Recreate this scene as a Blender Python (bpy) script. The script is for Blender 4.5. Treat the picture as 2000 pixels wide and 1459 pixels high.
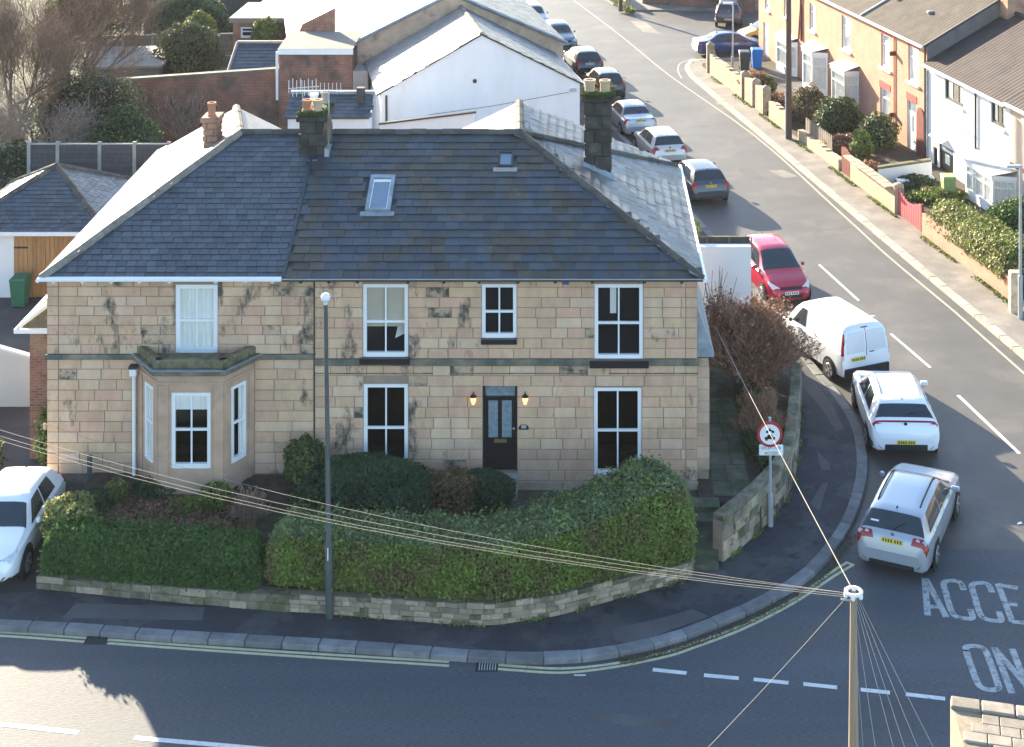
import bpy, bmesh, math, random
import numpy as np
from mathutils import Vector, Matrix
random.seed(7); RNG = np.random.default_rng(7)
SC = bpy.context.scene
for o in list(bpy.data.objects): bpy.data.objects.remove(o)
# ------------------------------------------------------------------ camera
FPX, PPX, PPY, CH, CD = 3000.0, 1139.0, -540.0, 21.1, 41.1   # focal px, principal point, height, distance to the stone front
cam = bpy.data.cameras.new('camera'); camo = bpy.data.objects.new('camera', cam); SC.collection.objects.link(camo)
camo.location = (0, -CD, CH); camo.rotation_euler = (math.pi/2, 0, 0)
cam.sensor_width = 36; cam.sensor_fit = 'HORIZONTAL'; cam.lens = FPX/2000*36
cam.shift_x = -(PPX-1000)/2000; cam.shift_y = (PPY-729.5)/2000
cam.clip_start = 0.5; cam.clip_end = 3000
SC.camera = camo
SC.render.resolution_x = 1024; SC.render.resolution_y = 747
# ------------------------------------------------------------------ light
SUN = Vector((-1.65, 2.75, 1.0)).normalized()          # towards the sun
EL = math.asin(SUN.z); AZ = math.atan2(SUN.x, SUN.y)
world = bpy.data.worlds.new('World'); SC.world = world; world.use_nodes = True
wn = world.node_tree.nodes; wl = world.node_tree.links
sky = wn.new('ShaderNodeTexSky'); sky.sky_type = 'NISHITA'; sky.sun_disc = False
sky.sun_elevation = EL; sky.sun_rotation = AZ; sky.altitude = 50; sky.air_density = 1.0; sky.dust_density = 0.8; sky.ozone_density = 2.0
wl.new(sky.outputs[0], wn['Background'].inputs[0]); wn['Background'].inputs[1].default_value = 0.115
sl = bpy.data.lights.new('sun', 'SUN'); sl.energy = 5.0; sl.angle = math.radians(0.55); sl.color = (1.0, 0.87, 0.66)
so = bpy.data.objects.new('sun', sl); SC.collection.objects.link(so)
so.rotation_euler = (-SUN).to_track_quat('-Z', 'Y').to_euler(); so.location = SUN*200
vs = SC.view_settings; vs.view_transform = 'Standard'; vs.look = 'None'; vs.gamma = 1.0; vs.use_curve_mapping = False
vs.exposure = 2.27
SC.render.engine = 'CYCLES'
# ------------------------------------------------------------------ pixel -> place
def G(px, py, z=0.0):
    s = (py-PPY)/(CH-z); return Vector(((px-PPX)/s, FPX/s-CD, z))
def Wp(px, py, Y):
    s = FPX/(CD+Y); return Vector(((px-PPX)/s, Y, CH-(py-PPY)/s))
def fx(px): return (px-PPX)*CD/FPX
def fz(py): return CH-(py-PPY)*CD/FPX
# ------------------------------------------------------------------ materials
MATS = {}
def _n(nt, t, **k):
    n = nt.nodes.new(t)
    for a, b in k.items(): setattr(n, a, b)
    return n
def mat(name, col, rough=0.85, var=0.18, scale=3.0, bump=0.0, bscale=30.0, rnd=0.0, col2=None, f2=(0.45, 0.65), s2=1.2, spec=0.3,
        metal=0.0, coat=0.0, brick=None, hue=0.0, det=4.0, stretch=None, trans=0.0, col3=None, f3=(0.6, 0.7), s3=0.5, fine=0.0, rows=None):
    if name in MATS: return MATS[name]
    m = bpy.data.materials.new(name); m.use_nodes = True; MATS[name] = m
    nt = m.node_tree; L = nt.links; B = nt.nodes['Principled BSDF']
    B.inputs['Roughness'].default_value = rough; B.inputs['Metallic'].default_value = metal
    B.inputs['Specular IOR Level'].default_value = spec
    if coat: B.inputs['Coat Weight'].default_value = coat; B.inputs['Coat Roughness'].default_value = 0.05
    geo = _n(nt, 'ShaderNodeNewGeometry'); pos = geo.outputs['Position']
    if stretch:
        mp = _n(nt, 'ShaderNodeMapping'); mp.inputs['Scale'].default_value = stretch; L.new(pos, mp.inputs[0]); pos = mp.outputs[0]
    def noise(sc, d=det, r=0.6):
        n = _n(nt, 'ShaderNodeTexNoise'); n.inputs['Scale'].default_value = sc; n.inputs['Detail'].default_value = d
        n.inputs['Roughness'].default_value = r; L.new(pos, n.inputs['Vector']); return n.outputs[0]
    def mixc(f, a, b, bt='MIX'):
        x = _n(nt, 'ShaderNodeMix', data_type='RGBA', blend_type=bt)
        for s, v in ((x.inputs[0], f), (x.inputs[6], a), (x.inputs[7], b)):
            if hasattr(v, 'is_output'): L.new(v, s)
            else: s.default_value = v if not isinstance(v, tuple) or len(v) == 4 else (*v, 1)
        return x.outputs[2]
    def ramp(v, a, b):
        r = _n(nt, 'ShaderNodeMapRange'); r.inputs[1].default_value = a; r.inputs[2].default_value = b; L.new(v, r.inputs[0]); return r.outputs[0]
    c = (*col, 1)
    base = c
    if brick:
        uv = _n(nt, 'ShaderNodeUVMap'); bt = _n(nt, 'ShaderNodeTexBrick')
        L.new(uv.outputs[0], bt.inputs['Vector'])
        bt.inputs['Color1'].default_value = c; bt.inputs['Color2'].default_value = (*brick['c2'], 1); bt.inputs['Mortar'].default_value = (*brick['m'], 1)
        bt.inputs['Scale'].default_value = 1.0; bt.inputs['Brick Width'].default_value = brick['w']; bt.inputs['Row Height'].default_value = brick['h']
        bt.inputs['Mortar Size'].default_value = brick.get('ms', 0.008); bt.inputs['Bias'].default_value = brick.get('bias', 0.0)
        bt.offset = brick.get('off', 0.5)
        base = bt.outputs[0]
    lo = tuple(1-var for _ in range(3)); hi = tuple(1+var for _ in range(3))
    f = ramp(noise(scale), 0.3, 0.7)
    mul = mixc(f, (*lo, 1), (*hi, 1))
    cc = mixc(1.0, base, mul, 'MULTIPLY')
    if col2: cc = mixc(ramp(noise(s2, 5.0, 0.65), *f2), cc, (*col2, 1))
    if col3: cc = mixc(ramp(noise(s3, 6.0, 0.7), *f3), cc, (*col3, 1))
    if fine:
        cc = mixc(1.0, cc, mixc(ramp(noise(90.0, 2.0), 0.3, 0.7), (1-fine,)*3+(1,), (1+fine,)*3+(1,)), 'MULTIPLY')
    if rnd or hue:
        at = _n(nt, 'ShaderNodeAttribute', attribute_name='rnd'); oi = _n(nt, 'ShaderNodeObjectInfo')
        ad = _n(nt, 'ShaderNodeMath', operation='ADD'); L.new(at.outputs['Fac'], ad.inputs[0]); L.new(oi.outputs['Random'], ad.inputs[1])
        fr = _n(nt, 'ShaderNodeMath', operation='FRACT'); L.new(ad.outputs[0], fr.inputs[0])
        hs = _n(nt, 'ShaderNodeHueSaturation')
        L.new(ramp(fr.outputs[0], 0, 1), hs.inputs['Value'])
        r = nt.nodes[-1]
        mr = [n for n in nt.nodes if n.type == 'MAP_RANGE'][-1]; mr.inputs[3].default_value = 1-rnd; mr.inputs[4].default_value = 1+rnd
        if hue:
            m3 = _n(nt, 'ShaderNodeMath', operation='MULTIPLY'); m3.inputs[1].default_value = 7.31; L.new(fr.outputs[0], m3.inputs[0])
            f4 = _n(nt, 'ShaderNodeMath', operation='FRACT'); L.new(m3.outputs[0], f4.inputs[0])
            h = ramp(f4.outputs[0], 0, 1); mh = [n for n in nt.nodes if n.type == 'MAP_RANGE'][-1]
            mh.inputs[3].default_value = 0.5-hue; mh.inputs[4].default_value = 0.5+hue; L.new(h, hs.inputs['Hue'])
        L.new(cc, hs.inputs['Color']); cc = hs.outputs[0]
    L.new(cc, B.inputs['Base Color']) if hasattr(cc, 'is_output') else None
    if bump or rows:
        src = None
        if bump: src = noise(bscale, 3.0)
        if rows:
            uv2 = _n(nt, 'ShaderNodeUVMap'); sx = _n(nt, 'ShaderNodeSeparateXYZ'); L.new(uv2.outputs[0], sx.inputs[0])
            acc = None
            for i, g in enumerate(rows[:2]):
                if not g: continue
                d = _n(nt, 'ShaderNodeMath', operation='DIVIDE'); d.inputs[1].default_value = g; L.new(sx.outputs[i], d.inputs[0])
                fr = _n(nt, 'ShaderNodeMath', operation='FRACT'); L.new(d.outputs[0], fr.inputs[0]); v = fr.outputs[0]
                if i == 0:
                    pp = _n(nt, 'ShaderNodeMath', operation='PINGPONG'); pp.inputs[1].default_value = 0.5; L.new(v, pp.inputs[0]); v = pp.outputs[0]
                if acc is None: acc = v
                else:
                    a = _n(nt, 'ShaderNodeMath', operation='SUBTRACT'); L.new(acc, a.inputs[0]); L.new(v, a.inputs[1]); acc = a.outputs[0]
            src = acc
        bn = _n(nt, 'ShaderNodeBump'); bn.inputs['Strength'].default_value = bump if not rows else rows[2]
        bn.inputs['Distance'].default_value = 0.02 if not rows else 0.04
        L.new(src, bn.inputs['Height']); L.new(bn.outputs[0], B.inputs['Normal'])
    if trans:
        out = nt.nodes['Material Output']; tr = _n(nt, 'ShaderNodeBsdfTranslucent'); mx = _n(nt, 'ShaderNodeMixShader'); mx.inputs[0].default_value = trans
        if hasattr(cc, 'is_output'): L.new(cc, tr.inputs[0])
        L.new(B.outputs[0], mx.inputs[1]); L.new(tr.outputs[0], mx.inputs[2]); L.new(mx.outputs[0], out.inputs[0])
    return m
def glass_mat(name, tint=(0.55, 0.6, 0.62), extra=0.06):
    if name in MATS: return MATS[name]
    m = bpy.data.materials.new(name); m.use_nodes = True; MATS[name] = m; nt = m.node_tree; L = nt.links
    nt.nodes.remove(nt.nodes['Principled BSDF']); out = nt.nodes['Material Output']
    t = _n(nt, 'ShaderNodeBsdfTransparent'); t.inputs[0].default_value = (*tint, 1)
    g = _n(nt, 'ShaderNodeBsdfGlossy'); g.inputs['Roughness'].default_value = 0.02
    f = _n(nt, 'ShaderNodeFresnel'); f.inputs[0].default_value = 1.5
    a = _n(nt, 'ShaderNodeMath', operation='ADD'); a.inputs[1].default_value = extra; L.new(f.outputs[0], a.inputs[0])
    ge = _n(nt, 'ShaderNodeNewGeometry'); iv = _n(nt, 'ShaderNodeMath', operation='SUBTRACT'); iv.inputs[0].default_value = 1.0; L.new(ge.outputs['Backfacing'], iv.inputs[1])
    ml = _n(nt, 'ShaderNodeMath', operation='MULTIPLY'); L.new(a.outputs[0], ml.inputs[0]); L.new(iv.outputs[0], ml.inputs[1])
    mx = _n(nt, 'ShaderNodeMixShader'); L.new(ml.outputs[0], mx.inputs[0]); L.new(t.outputs[0], mx.inputs[1]); L.new(g.outputs[0], mx.inputs[2]); L.new(mx.outputs[0], out.inputs[0])
    return m
def emit_mat(name, col, s):
    if name in MATS: return MATS[name]
    m = mat(name, col, 0.4, 0.05); B = m.node_tree.nodes['Principled BSDF']
    B.inputs['Emission Color'].default_value = (*col, 1); B.inputs['Emission Strength'].default_value = s
    return m
# ------------------------------------------------------------------ mesh tools
def link(o, parent=None, M=None):
    SC.collection.objects.link(o)
    if parent is not None:
        o.parent = parent
        if parent.type == 'EMPTY' and not parent.get('_loc'): o.matrix_parent_inverse = Matrix.Translation(parent.location).inverted()
    if M is not None: o.matrix_basis = M
    return o
def tag(o, label=None, cat=None, group=None, kind=None):
    if label: o['label'] = label
    if cat: o['category'] = cat
    if group: o['group'] = group
    if kind: o['kind'] = kind
    return o
def thing(name, label, cat, loc, group=None, rz=None):
    o = bpy.data.objects.new(name, None); o.empty_display_size = 0.2; o.location = loc
    SC.collection.objects.link(o)
    if rz is not None: o.rotation_euler = (0, 0, rz); o['_loc'] = 1
    return tag(o, label, cat, group)
def set_uv(me):
    n = len(me.loops)
    if not n: return
    uv = me.uv_layers.new(name='UVMap')
    co = np.empty(len(me.vertices)*3, np.float32); me.vertices.foreach_get('co', co); co = co.reshape(-1, 3)
    nf = len(me.polygons); nr = np.empty(nf*3, np.float32); me.polygons.foreach_get('normal', nr); nr = nr.reshape(-1, 3)
    lt = np.empty(nf, np.int32); me.polygons.foreach_get('loop_total', lt)
    vi = np.empty(n, np.int32); me.loops.foreach_get('vertex_index', vi)
    N = np.repeat(nr, lt, axis=0); P = co[vi]
    T = np.stack([-N[:, 1], N[:, 0], np.zeros(n)], 1); ln = np.linalg.norm(T, axis=1); flat = ln < 0.03
    T[flat] = (1, 0, 0); ln[flat] = 1; T /= ln[:, None]
    Wd = np.cross(N, T); Wd[flat] = (0, 1, 0)
    out = np.stack([(P*T).sum(1), (P*Wd).sum(1)], 1).astype(np.float32)
    uv.data.foreach_set('uv', out.ravel())
class MB:
    def __init__(s): s.v = []; s.f = []
    def add(s, vs, fs):
        k = len(s.v); s.v += [tuple(p) for p in vs]; s.f += [tuple(i+k for i in f) for f in fs]; return s
    def quad(s, *p): return s.add(p, [tuple(range(len(p)))])
    def box(s, x0, x1, y0, y1, z0, z1, M=None):
        vs = [(x, y, z) for x in (x0, x1) for y in (y0, y1) for z in (z0, z1)]
        if M is not None: vs = [M @ Vector(p) for p in vs]
        return s.add(vs, [(0, 1, 3, 2), (4, 6, 7, 5), (0, 4, 5, 1), (2, 3, 7, 6), (0, 2, 6, 4), (1, 5, 7, 3)])
    def prism(s, poly, z0, z1):            # poly ccw list of (x,y); z0/z1 numbers or per-vertex lists
        n = len(poly); a = z0 if isinstance(z0, (list, tuple)) else [z0]*n; b = z1 if isinstance(z1, (list, tuple)) else [z1]*n
        ar = sum(poly[i][0]*poly[(i+1) % n][1]-poly[(i+1) % n][0]*poly[i][1] for i in range(n))
        vs = [(p[0], p[1], a[i]) for i, p in enumerate(poly)]+[(p[0], p[1], b[i]) for i, p in enumerate(poly)]
        fs = [tuple(range(n-1, -1, -1)), tuple(range(n, 2*n))]+[(i, (i+1) % n, n+(i+1) % n, n+i) for i in range(n)]
        if ar < 0: fs = [tuple(reversed(f)) for f in fs]
        return s.add(vs, fs)
    def slab(s, pts, t):                   # planar polygon thickened downwards by t
        n = len(pts); vs = [Vector(p) for p in pts]+[Vector(p)-Vector((0, 0, t)) for p in pts]
        nrm = sum(((vs[i]-vs[0]).cross(vs[i+1]-vs[0]) for i in range(1, n-1)), Vector())
        fs = [tuple(range(n)), tuple(range(2*n-1, n-1, -1))]+[(i, n+i, n+(i+1) % n, (i+1) % n) for i in range(n)]
        if nrm.z < 0: fs = [tuple(reversed(f)) for f in fs]
        return s.add(vs, fs)
    def tube(s, pts, r, n=6, cap=True):
        pts = [Vector(p) for p in pts]; rs = r if isinstance(r, (list, tuple)) else [r]*len(pts)
        k = len(s.v); ref = None
        for i, p in enumerate(pts):
            d = (pts[min(i+1, len(pts)-1)]-pts[max(i-1, 0)]).normalized()
            if ref is None: ref = d.orthogonal().normalized()
            a = (ref-d*ref.dot(d)).normalized(); b = d.cross(a); ref = a
            for j in range(n):
                t = 2*math.pi*j/n; s.v.append(tuple(p+(a*math.cos(t)+b*math.sin(t))*rs[i]))
        for i in range(len(pts)-1):
            for j in range(n):
                s.f.append((k+i*n+j, k+i*n+(j+1) % n, k+(i+1)*n+(j+1) % n, k+(i+1)*n+j))
        if cap: s.f.append(tuple(k+j for j in range(n-1, -1, -1))); s.f.append(tuple(k+(len(pts)-1)*n+j for j in range(n)))
        return s
    def lathe(s, prof, c=(0, 0, 0), n=16, axis='Z'):
        k = len(s.v); c = Vector(c)
        for r, h in prof:
            for j in range(n):
                t = 2*math.pi*j/n; p = Vector((r*math.cos(t), r*math.sin(t), h))
                if axis == 'X': p = Vector((p.z, p.x, p.y))
                if axis == 'Y': p = Vector((p.x, -p.z, p.y))
                s.v.append(tuple(c+p))
        m = len(prof)
        for i in range(m-1):
            for j in range(n): s.f.append((k+i*n+j, k+i*n+(j+1) % n, k+(i+1)*n+(j+1) % n, k+(i+1)*n+j))
        s.f.append(tuple(k+j for j in range(n-1, -1, -1))); s.f.append(tuple(k+(m-1)*n+j for j in range(n)))
        return s
    def build(s, name, m, parent=None, M=None, smooth=0, uv=True, bev=0):
        me = bpy.data.meshes.new(name); me.from_pydata(s.v, [], s.f)
        if M is not None: me.transform(M)
        me.update()
        if bev:
            bm = bmesh.new(); bm.from_mesh(me); bmesh.ops.bevel(bm, geom=bm.edges[:], offset=bev, segments=1, affect='EDGES', clamp_overlap=True); bm.to_mesh(me); bm.free(); me.update()
        if uv: set_uv(me)
        me.materials.append(m)
        if smooth:
            me.shade_smooth()
            try: me.set_sharp_from_angle(angle=math.radians(smooth))
            except Exception: pass
        o = bpy.data.objects.new(name, me); return link(o, parent)
def npmesh(name, V, Fq, m, parent=None, rnd=None, smooth=False):
    me = bpy.data.meshes.new(name); V = np.asarray(V, np.float32); Fq = np.asarray(Fq, np.int32); k = Fq.shape[1]
    me.vertices.add(len(V)); me.vertices.foreach_set('co', V.ravel())
    me.loops.add(Fq.size); me.loops.foreach_set('vertex_index', Fq.ravel())
    me.polygons.add(len(Fq)); me.polygons.foreach_set('loop_start', np.arange(0, Fq.size, k, dtype=np.int32))
    try: me.polygons.foreach_set('loop_total', np.full(len(Fq), k, np.int32))
    except Exception: pass
    if rnd is not None:
        a = me.attributes.new('rnd', 'FLOAT', 'FACE'); a.data.foreach_set('value', np.asarray(rnd, np.float32))
    me.update(calc_edges=True); me.validate()
    me.shade_smooth() if smooth else me.shade_flat()
    me.materials.append(m)
    return link(bpy.data.objects.new(name, me), parent)
def leaves(P, N, size, name, m, parent=None, jit=0.9, asp=0.55):
    n = len(P); d = N+RNG.normal(size=(n, 3))*jit; d /= np.linalg.norm(d, axis=1)[:, None]+1e-9
    a = np.cross(d, RNG.normal(size=(n, 3))); a /= np.linalg.norm(a, axis=1)[:, None]+1e-9; b = np.cross(d, a)
    s = (size*(0.6+0.8*RNG.random(n)))[:, None]
    V = np.stack([P-a*s, P+b*s*asp, P+a*s, P-b*s*asp], 1).reshape(-1, 3)
    return npmesh(name, V, np.arange(4*n).reshape(n, 4), m, parent, RNG.random(n))
def twigs(segs, name, m, parent=None):     # segs: (p0,p1,r0,r1) -> 3-sided spikes
    S = np.array([(*a, *b, r, q) for a, b, r, q in segs], float); p, q = S[:, :3], S[:, 3:6]
    d = q-p; d /= np.linalg.norm(d, axis=1)[:, None]+1e-9
    h = np.where(np.abs(d[:, 2:3]) < 0.9, np.array([[0, 0, 1.0]]), np.array([[1.0, 0, 0]]))
    a = np.cross(d, h); a /= np.linalg.norm(a, axis=1)[:, None]+1e-9; b = np.cross(d, a)
    V = []
    for e, r in ((p, S[:, 6:7]), (q, S[:, 7:8])):
        for k in range(3):
            t = 2*math.pi*k/3; V.append(e+(a*math.cos(t)+b*math.sin(t))*r)
    V = np.stack(V, 1).reshape(-1, 3); n = len(S); o = np.arange(n)[:, None]*6
    F = np.concatenate([o+np.array([[k, (k+1) % 3, 3+(k+1) % 3, 3+k]]) for k in range(3)], 0)
    return npmesh(name, V, F, m, parent, np.tile(RNG.random(n), 3))
def grow(p, d, ln, r, depth, segs, spread=0.5, kids=(2, 4), up=0.15, rnd=random):
    d = d.normalized(); steps = 2; q = p
    for i in range(steps):
        d = (d+Vector((rnd.gauss(0, .12), rnd.gauss(0, .12), rnd.gauss(0, .08)+up*.3))).normalized()
        e = q+d*(ln/steps); r2 = r*0.8
        segs.append((tuple(q), tuple(e), r, r2)); q = e; r = r2
        if depth > 0:
            for k in range(rnd.randint(*kids)):
                nd = (d+Vector((rnd.gauss(0, spread), rnd.gauss(0, spread), rnd.gauss(0, spread*.7)+up))).normalized()
                grow(q, nd, ln*rnd.uniform(.55, .8), r*.6, depth-1, segs, spread, kids, up, rnd)
def shared(name, mb, m, bev=0):
    o = mb.build(name, m, None, bev=bev); me = o.data; bpy.data.objects.remove(o); return me
def inst(name, me, parent, M): return link(bpy.data.objects.new(name, me), parent, M)
def inpoly(p, poly):
    x, y = p; c = False; n = len(poly)
    for i in range(n):
        x1, y1 = poly[i]; x2, y2 = poly[(i+1) % n]
        if (y1 > y) != (y2 > y) and x < (x2-x1)*(y-y1)/(y2-y1)+x1: c = not c
    return c
def frame(o, x, y, z): return Matrix(((x.x, y.x, z.x, o.x), (x.y, y.y, z.y, o.y), (x.z, y.z, z.z, o.z), (0, 0, 0, 1)))
def resample(pts, step):
    out = [Vector(pts[0])]; acc = 0.0
    L = []
    for a, b in zip(pts[:-1], pts[1:]): L.append((Vector(b)-Vector(a)).length)
    tot = sum(L); n = max(1, round(tot/step)); st = tot/n
    for k in range(1, n+1):
        t = k*st; i = 0
        while i < len(L)-1 and t > L[i]: t -= L[i]; i += 1
        a, b = Vector(pts[i]), Vector(pts[i+1]); out.append(a+(b-a)*min(1.0, t/max(L[i], 1e-6)))
    return out
def smoothline(pts, k=8):
    P = [Vector(p) for p in pts]; P = [P[0]*2-P[1]]+P+[P[-1]*2-P[-2]]; out = []
    for i in range(1, len(P)-2):
        for j in range(k):
            t = j/k; a, b, c, d = P[i-1], P[i], P[i+1], P[i+2]
            out.append(0.5*((2*b)+(c-a)*t+(2*a-5*b+4*c-d)*t*t+(3*b-a-3*c+d)*t**3))
    out.append(P[-2]); return out
def offset_line(pts, d):                    # to the left of travel, in plan
    out = []
    for i, p in enumerate(pts):
        t = (pts[min(i+1, len(pts)-1)]-pts[max(i-1, 0)]); t.z = 0; t.normalize(); out.append(p+Vector((-t.y, t.x, 0))*d)
    return out
# ================================================================== materials
M_asph = mat('asphalt', (0.066, 0.073, 0.082), 0.70, 0.22, 0.6, bump=0.5, bscale=55, col2=(0.075, 0.075, 0.076), f2=(0.5, 0.62), s2=0.35, spec=0.4, fine=0.45, stretch=(0.10, 1, 1))
M_asphst = mat('street_asphalt', (0.069, 0.063, 0.056), 0.60, 0.22, 0.5, bump=0.3, bscale=55, col2=(0.112, 0.098, 0.081), f2=(0.52, 0.68), s2=0.33, spec=0.55, fine=0.3)
M_pav = mat('pavement_tarmac', (0.040, 0.043, 0.050), 0.8, 0.25, 0.9, bump=0.4, bscale=50, col2=(0.068, 0.070, 0.072), f2=(0.48, 0.58), s2=0.7, col3=(0.024, 0.026, 0.028), f3=(0.56, 0.66), s3=1.6, fine=0.3, spec=0.3)
M_pav2 = mat('worn_pavement', (0.095, 0.092, 0.09), 0.85, 0.2, 0.9, bump=0.3, bscale=50, fine=0.3)
M_pavR = mat('pale_pavement', (0.22, 0.195, 0.165), 0.8, 0.25, 0.8, bump=0.3, bscale=40, fine=0.2, col2=(0.16, 0.145, 0.125), s2=0.7)
M_kerb = mat('kerb_stone', (0.175, 0.176, 0.176), 0.8, 0.2, 3, bump=0.3, bscale=40, rnd=0.22, col2=(0.10, 0.105, 0.09), f2=(0.55, 0.75), s2=2)
M_kerbR = mat('pale_kerb', (0.36, 0.31, 0.25), 0.85, 0.2, 3, bump=0.3, bscale=40, rnd=0.15)
M_yel = mat('yellow_line_paint', (0.50, 0.46, 0.27), 0.7, 0.15, 6, col2=(0.12, 0.12, 0.1), f2=(0.60, 0.72), s2=7)
M_wht = mat('white_line_paint', (0.62, 0.62, 0.60), 0.65, 0.12, 5, col2=(0.12, 0.12, 0.12), f2=(0.60, 0.74), s2=9)
M_letter = mat('worn_letter_paint', (0.36, 0.37, 0.36), 0.75, 0.2, 4, col2=(0.10, 0.10, 0.10), f2=(0.50, 0.66), s2=6)
M_soil = mat('garden_soil', (0.062, 0.047, 0.036), 0.95, 0.35, 4, bump=1.0, bscale=18, col2=(0.05, 0.07, 0.025), f2=(0.52, 0.66), s2=1.5)
M_grassy = mat('rough_ground', (0.075, 0.085, 0.045), 0.95, 0.35, 2, bump=1.0, bscale=14, col2=(0.09, 0.07, 0.05), s2=0.6)
M_yard = mat('yard_tarmac', (0.062, 0.062, 0.062), 0.85, 0.25, 0.8, bump=0.4, bscale=40, fine=0.3)
M_flag = mat('mossy_flagstone', (0.10, 0.105, 0.075), 0.9, 0.3, 2.5, bump=0.5, bscale=20, rnd=0.25, col2=(0.05, 0.07, 0.03), s2=2)
M_stone = mat('sandstone', (0.535, 0.375, 0.265), 0.85, 0.16, 2.2, bump=0.25, bscale=35, rnd=0.07, hue=0.008, col2=(0.43, 0.31, 0.21), f2=(0.5, 0.75), s2=1.6, fine=0.08, col3=(0.12, 0.10, 0.085), f3=(0.575, 0.69), s3=0.9)
M_stone2 = mat('pale_sandstone', (0.57, 0.42, 0.30), 0.85, 0.13, 2.2, bump=0.25, bscale=35, rnd=0.08, hue=0.008, fine=0.08, col3=(0.12, 0.10, 0.08), f3=(0.62, 0.74), s3=0.85)
M_stone3 = mat('pink_sandstone', (0.53, 0.355, 0.26), 0.85, 0.13, 2.2, bump=0.25, bscale=35, rnd=0.07, fine=0.08, col3=(0.12, 0.10, 0.085), f3=(0.575, 0.69), s3=0.9)
def stones_of(tag_, f3):
    k = dict(bump=0.3, bscale=35, fine=0.10, stretch=(1, 1, .5), col3=(0.085, 0.075, 0.065), s3=1.15, f3=f3)
    return dict(a=mat('sandstone_'+tag_, (0.575, 0.378, 0.245), 0.85, 0.14, 2.2, rnd=0.06, hue=0.007, col2=(0.46, 0.30, 0.195), f2=(0.5, 0.75), s2=1.6, **k), b=mat('pale_sandstone_'+tag_, (0.60, 0.42, 0.285), 0.85, 0.12, 2.2, rnd=0.07, hue=0.007, **k),
                c=mat('pink_sandstone_'+tag_, (0.565, 0.35, 0.24), 0.85, 0.12, 2.2, rnd=0.06, **k))
M_soot = mat('sooty_sandstone', (0.44, 0.31, 0.21), 0.9, 0.2, 3, bump=0.3, bscale=35, rnd=0.15, col2=(0.075, 0.07, 0.065), f2=(0.47, 0.60), s2=2.4, fine=0.08)
M_mort = mat('mortar', (0.29, 0.22, 0.16), 0.95, 0.15, 3)
M_trim = mat('stone_trim', (0.46, 0.335, 0.24), 0.85, 0.16, 2, bump=0.25, bscale=30, col2=(0.16, 0.15, 0.12), f2=(0.55, 0.75), s2=1.3)
M_bay = mat('bay_stone', (0.49, 0.325, 0.225), 0.8, 0.13, 2, bump=0.2, bscale=30, col2=(0.37, 0.25, 0.18), f2=(0.5, 0.7), s2=1.4)
M_string = mat('weathered_string', (0.19, 0.165, 0.125), 0.9, 0.3, 2, bump=0.3, bscale=30, col2=(0.09, 0.10, 0.085), f2=(0.42, 0.6), s2=1.5)
M_moss = mat('mossy_stone', (0.16, 0.14, 0.085), 0.95, 0.35, 5, bump=0.8, bscale=18, col2=(0.07, 0.078, 0.03), f2=(0.50, 0.66), s2=4)
M_leadsh = mat('lead_sheet', (0.27, 0.31, 0.34), 0.5, 0.2, 3, spec=0.5, col2=(0.18, 0.21, 0.23), s2=2)
M_upvc = mat('white_upvc', (0.80, 0.80, 0.80), 0.35, 0.03, 2, spec=0.5)
M_white = mat('white_paint', (0.78, 0.78, 0.77), 0.6, 0.06, 2)
M_black = mat('black_paint', (0.012, 0.012, 0.014), 0.35, 0.1, 3, spec=0.5)
M_dkgrey = mat('dark_grey_paint', (0.045, 0.047, 0.05), 0.55, 0.15, 3)
M_glass = glass_mat('window_glass', (0.95, 0.96, 0.96), 0.03)
M_frost = mat('frosted_glass', (0.20, 0.25, 0.28), 0.25, 0.25, 8, spec=0.5)
M_dark = mat('unlit_room_black', (0.02, 0.02, 0.022), 0.9, 0.1)  # near-black colour painted on room surfaces so windows look unlit
M_net = mat('net_curtain', (0.88, 0.86, 0.80), 0.9, 0.12, 3, stretch=(9, 1, .4))
M_blind = mat('roller_blind', (0.52, 0.45, 0.34), 0.9, 0.05, 2)
M_slateL = mat('blue_slate', (0.034, 0.050, 0.064), 0.45, 0.14, 2.5, bump=0.2, bscale=30, rnd=0.34, spec=0.5, hue=0.01, col2=(0.046, 0.062, 0.075), s2=1.0)
M_slateR = mat('mossy_slate', (0.034, 0.047, 0.059), 0.48, 0.2, 2.0, bump=0.25, bscale=30, rnd=0.30, spec=0.5, col2=(0.046, 0.040, 0.026), f2=(0.47, 0.56), s2=0.95, col3=(0.070, 0.064, 0.048), f3=(0.58, 0.64), s3=2.1)
M_slateS = mat('sun_grazed_slate', (0.15, 0.15, 0.15), 0.5, 0.2, 2.0, bump=0.2, bscale=30, rnd=0.3, spec=0.45, col2=(0.09, 0.09, 0.09), s2=1.5)  # paler copy of the slate, grazing sunlight painted into its colour
M_slateB = mat('sunlit_glossy_slate', (0.24, 0.235, 0.23), 0.32, 0.15, 2.0, bump=0.08, bscale=30, rnd=0.15, spec=0.6)  # glossy slate, base made paler to paint sun glare on left slopes
M_ridge = mat('ridge_tile', (0.085, 0.078, 0.068), 0.85, 0.25, 4, bump=0.5, bscale=25, rnd=0.25, col2=(0.10, 0.11, 0.05), f2=(0.58, 0.7), s2=3)
M_hipL = mat('lichen_hip', (0.23, 0.195, 0.155), 0.9, 0.25, 4, bump=0.5, bscale=25, rnd=0.2)
M_chim = mat('sooty_block', (0.045, 0.042, 0.037), 0.9, 0.3, 3, bump=0.5, bscale=20, rnd=0.25, col2=(0.10, 0.09, 0.07), f2=(0.5, 0.68), s2=2)
M_terra = mat('terracotta', (0.42, 0.19, 0.11), 0.8, 0.15, 4)
M_buff = mat('buff_clay', (0.50, 0.37, 0.23), 0.8, 0.15, 4)
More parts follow.
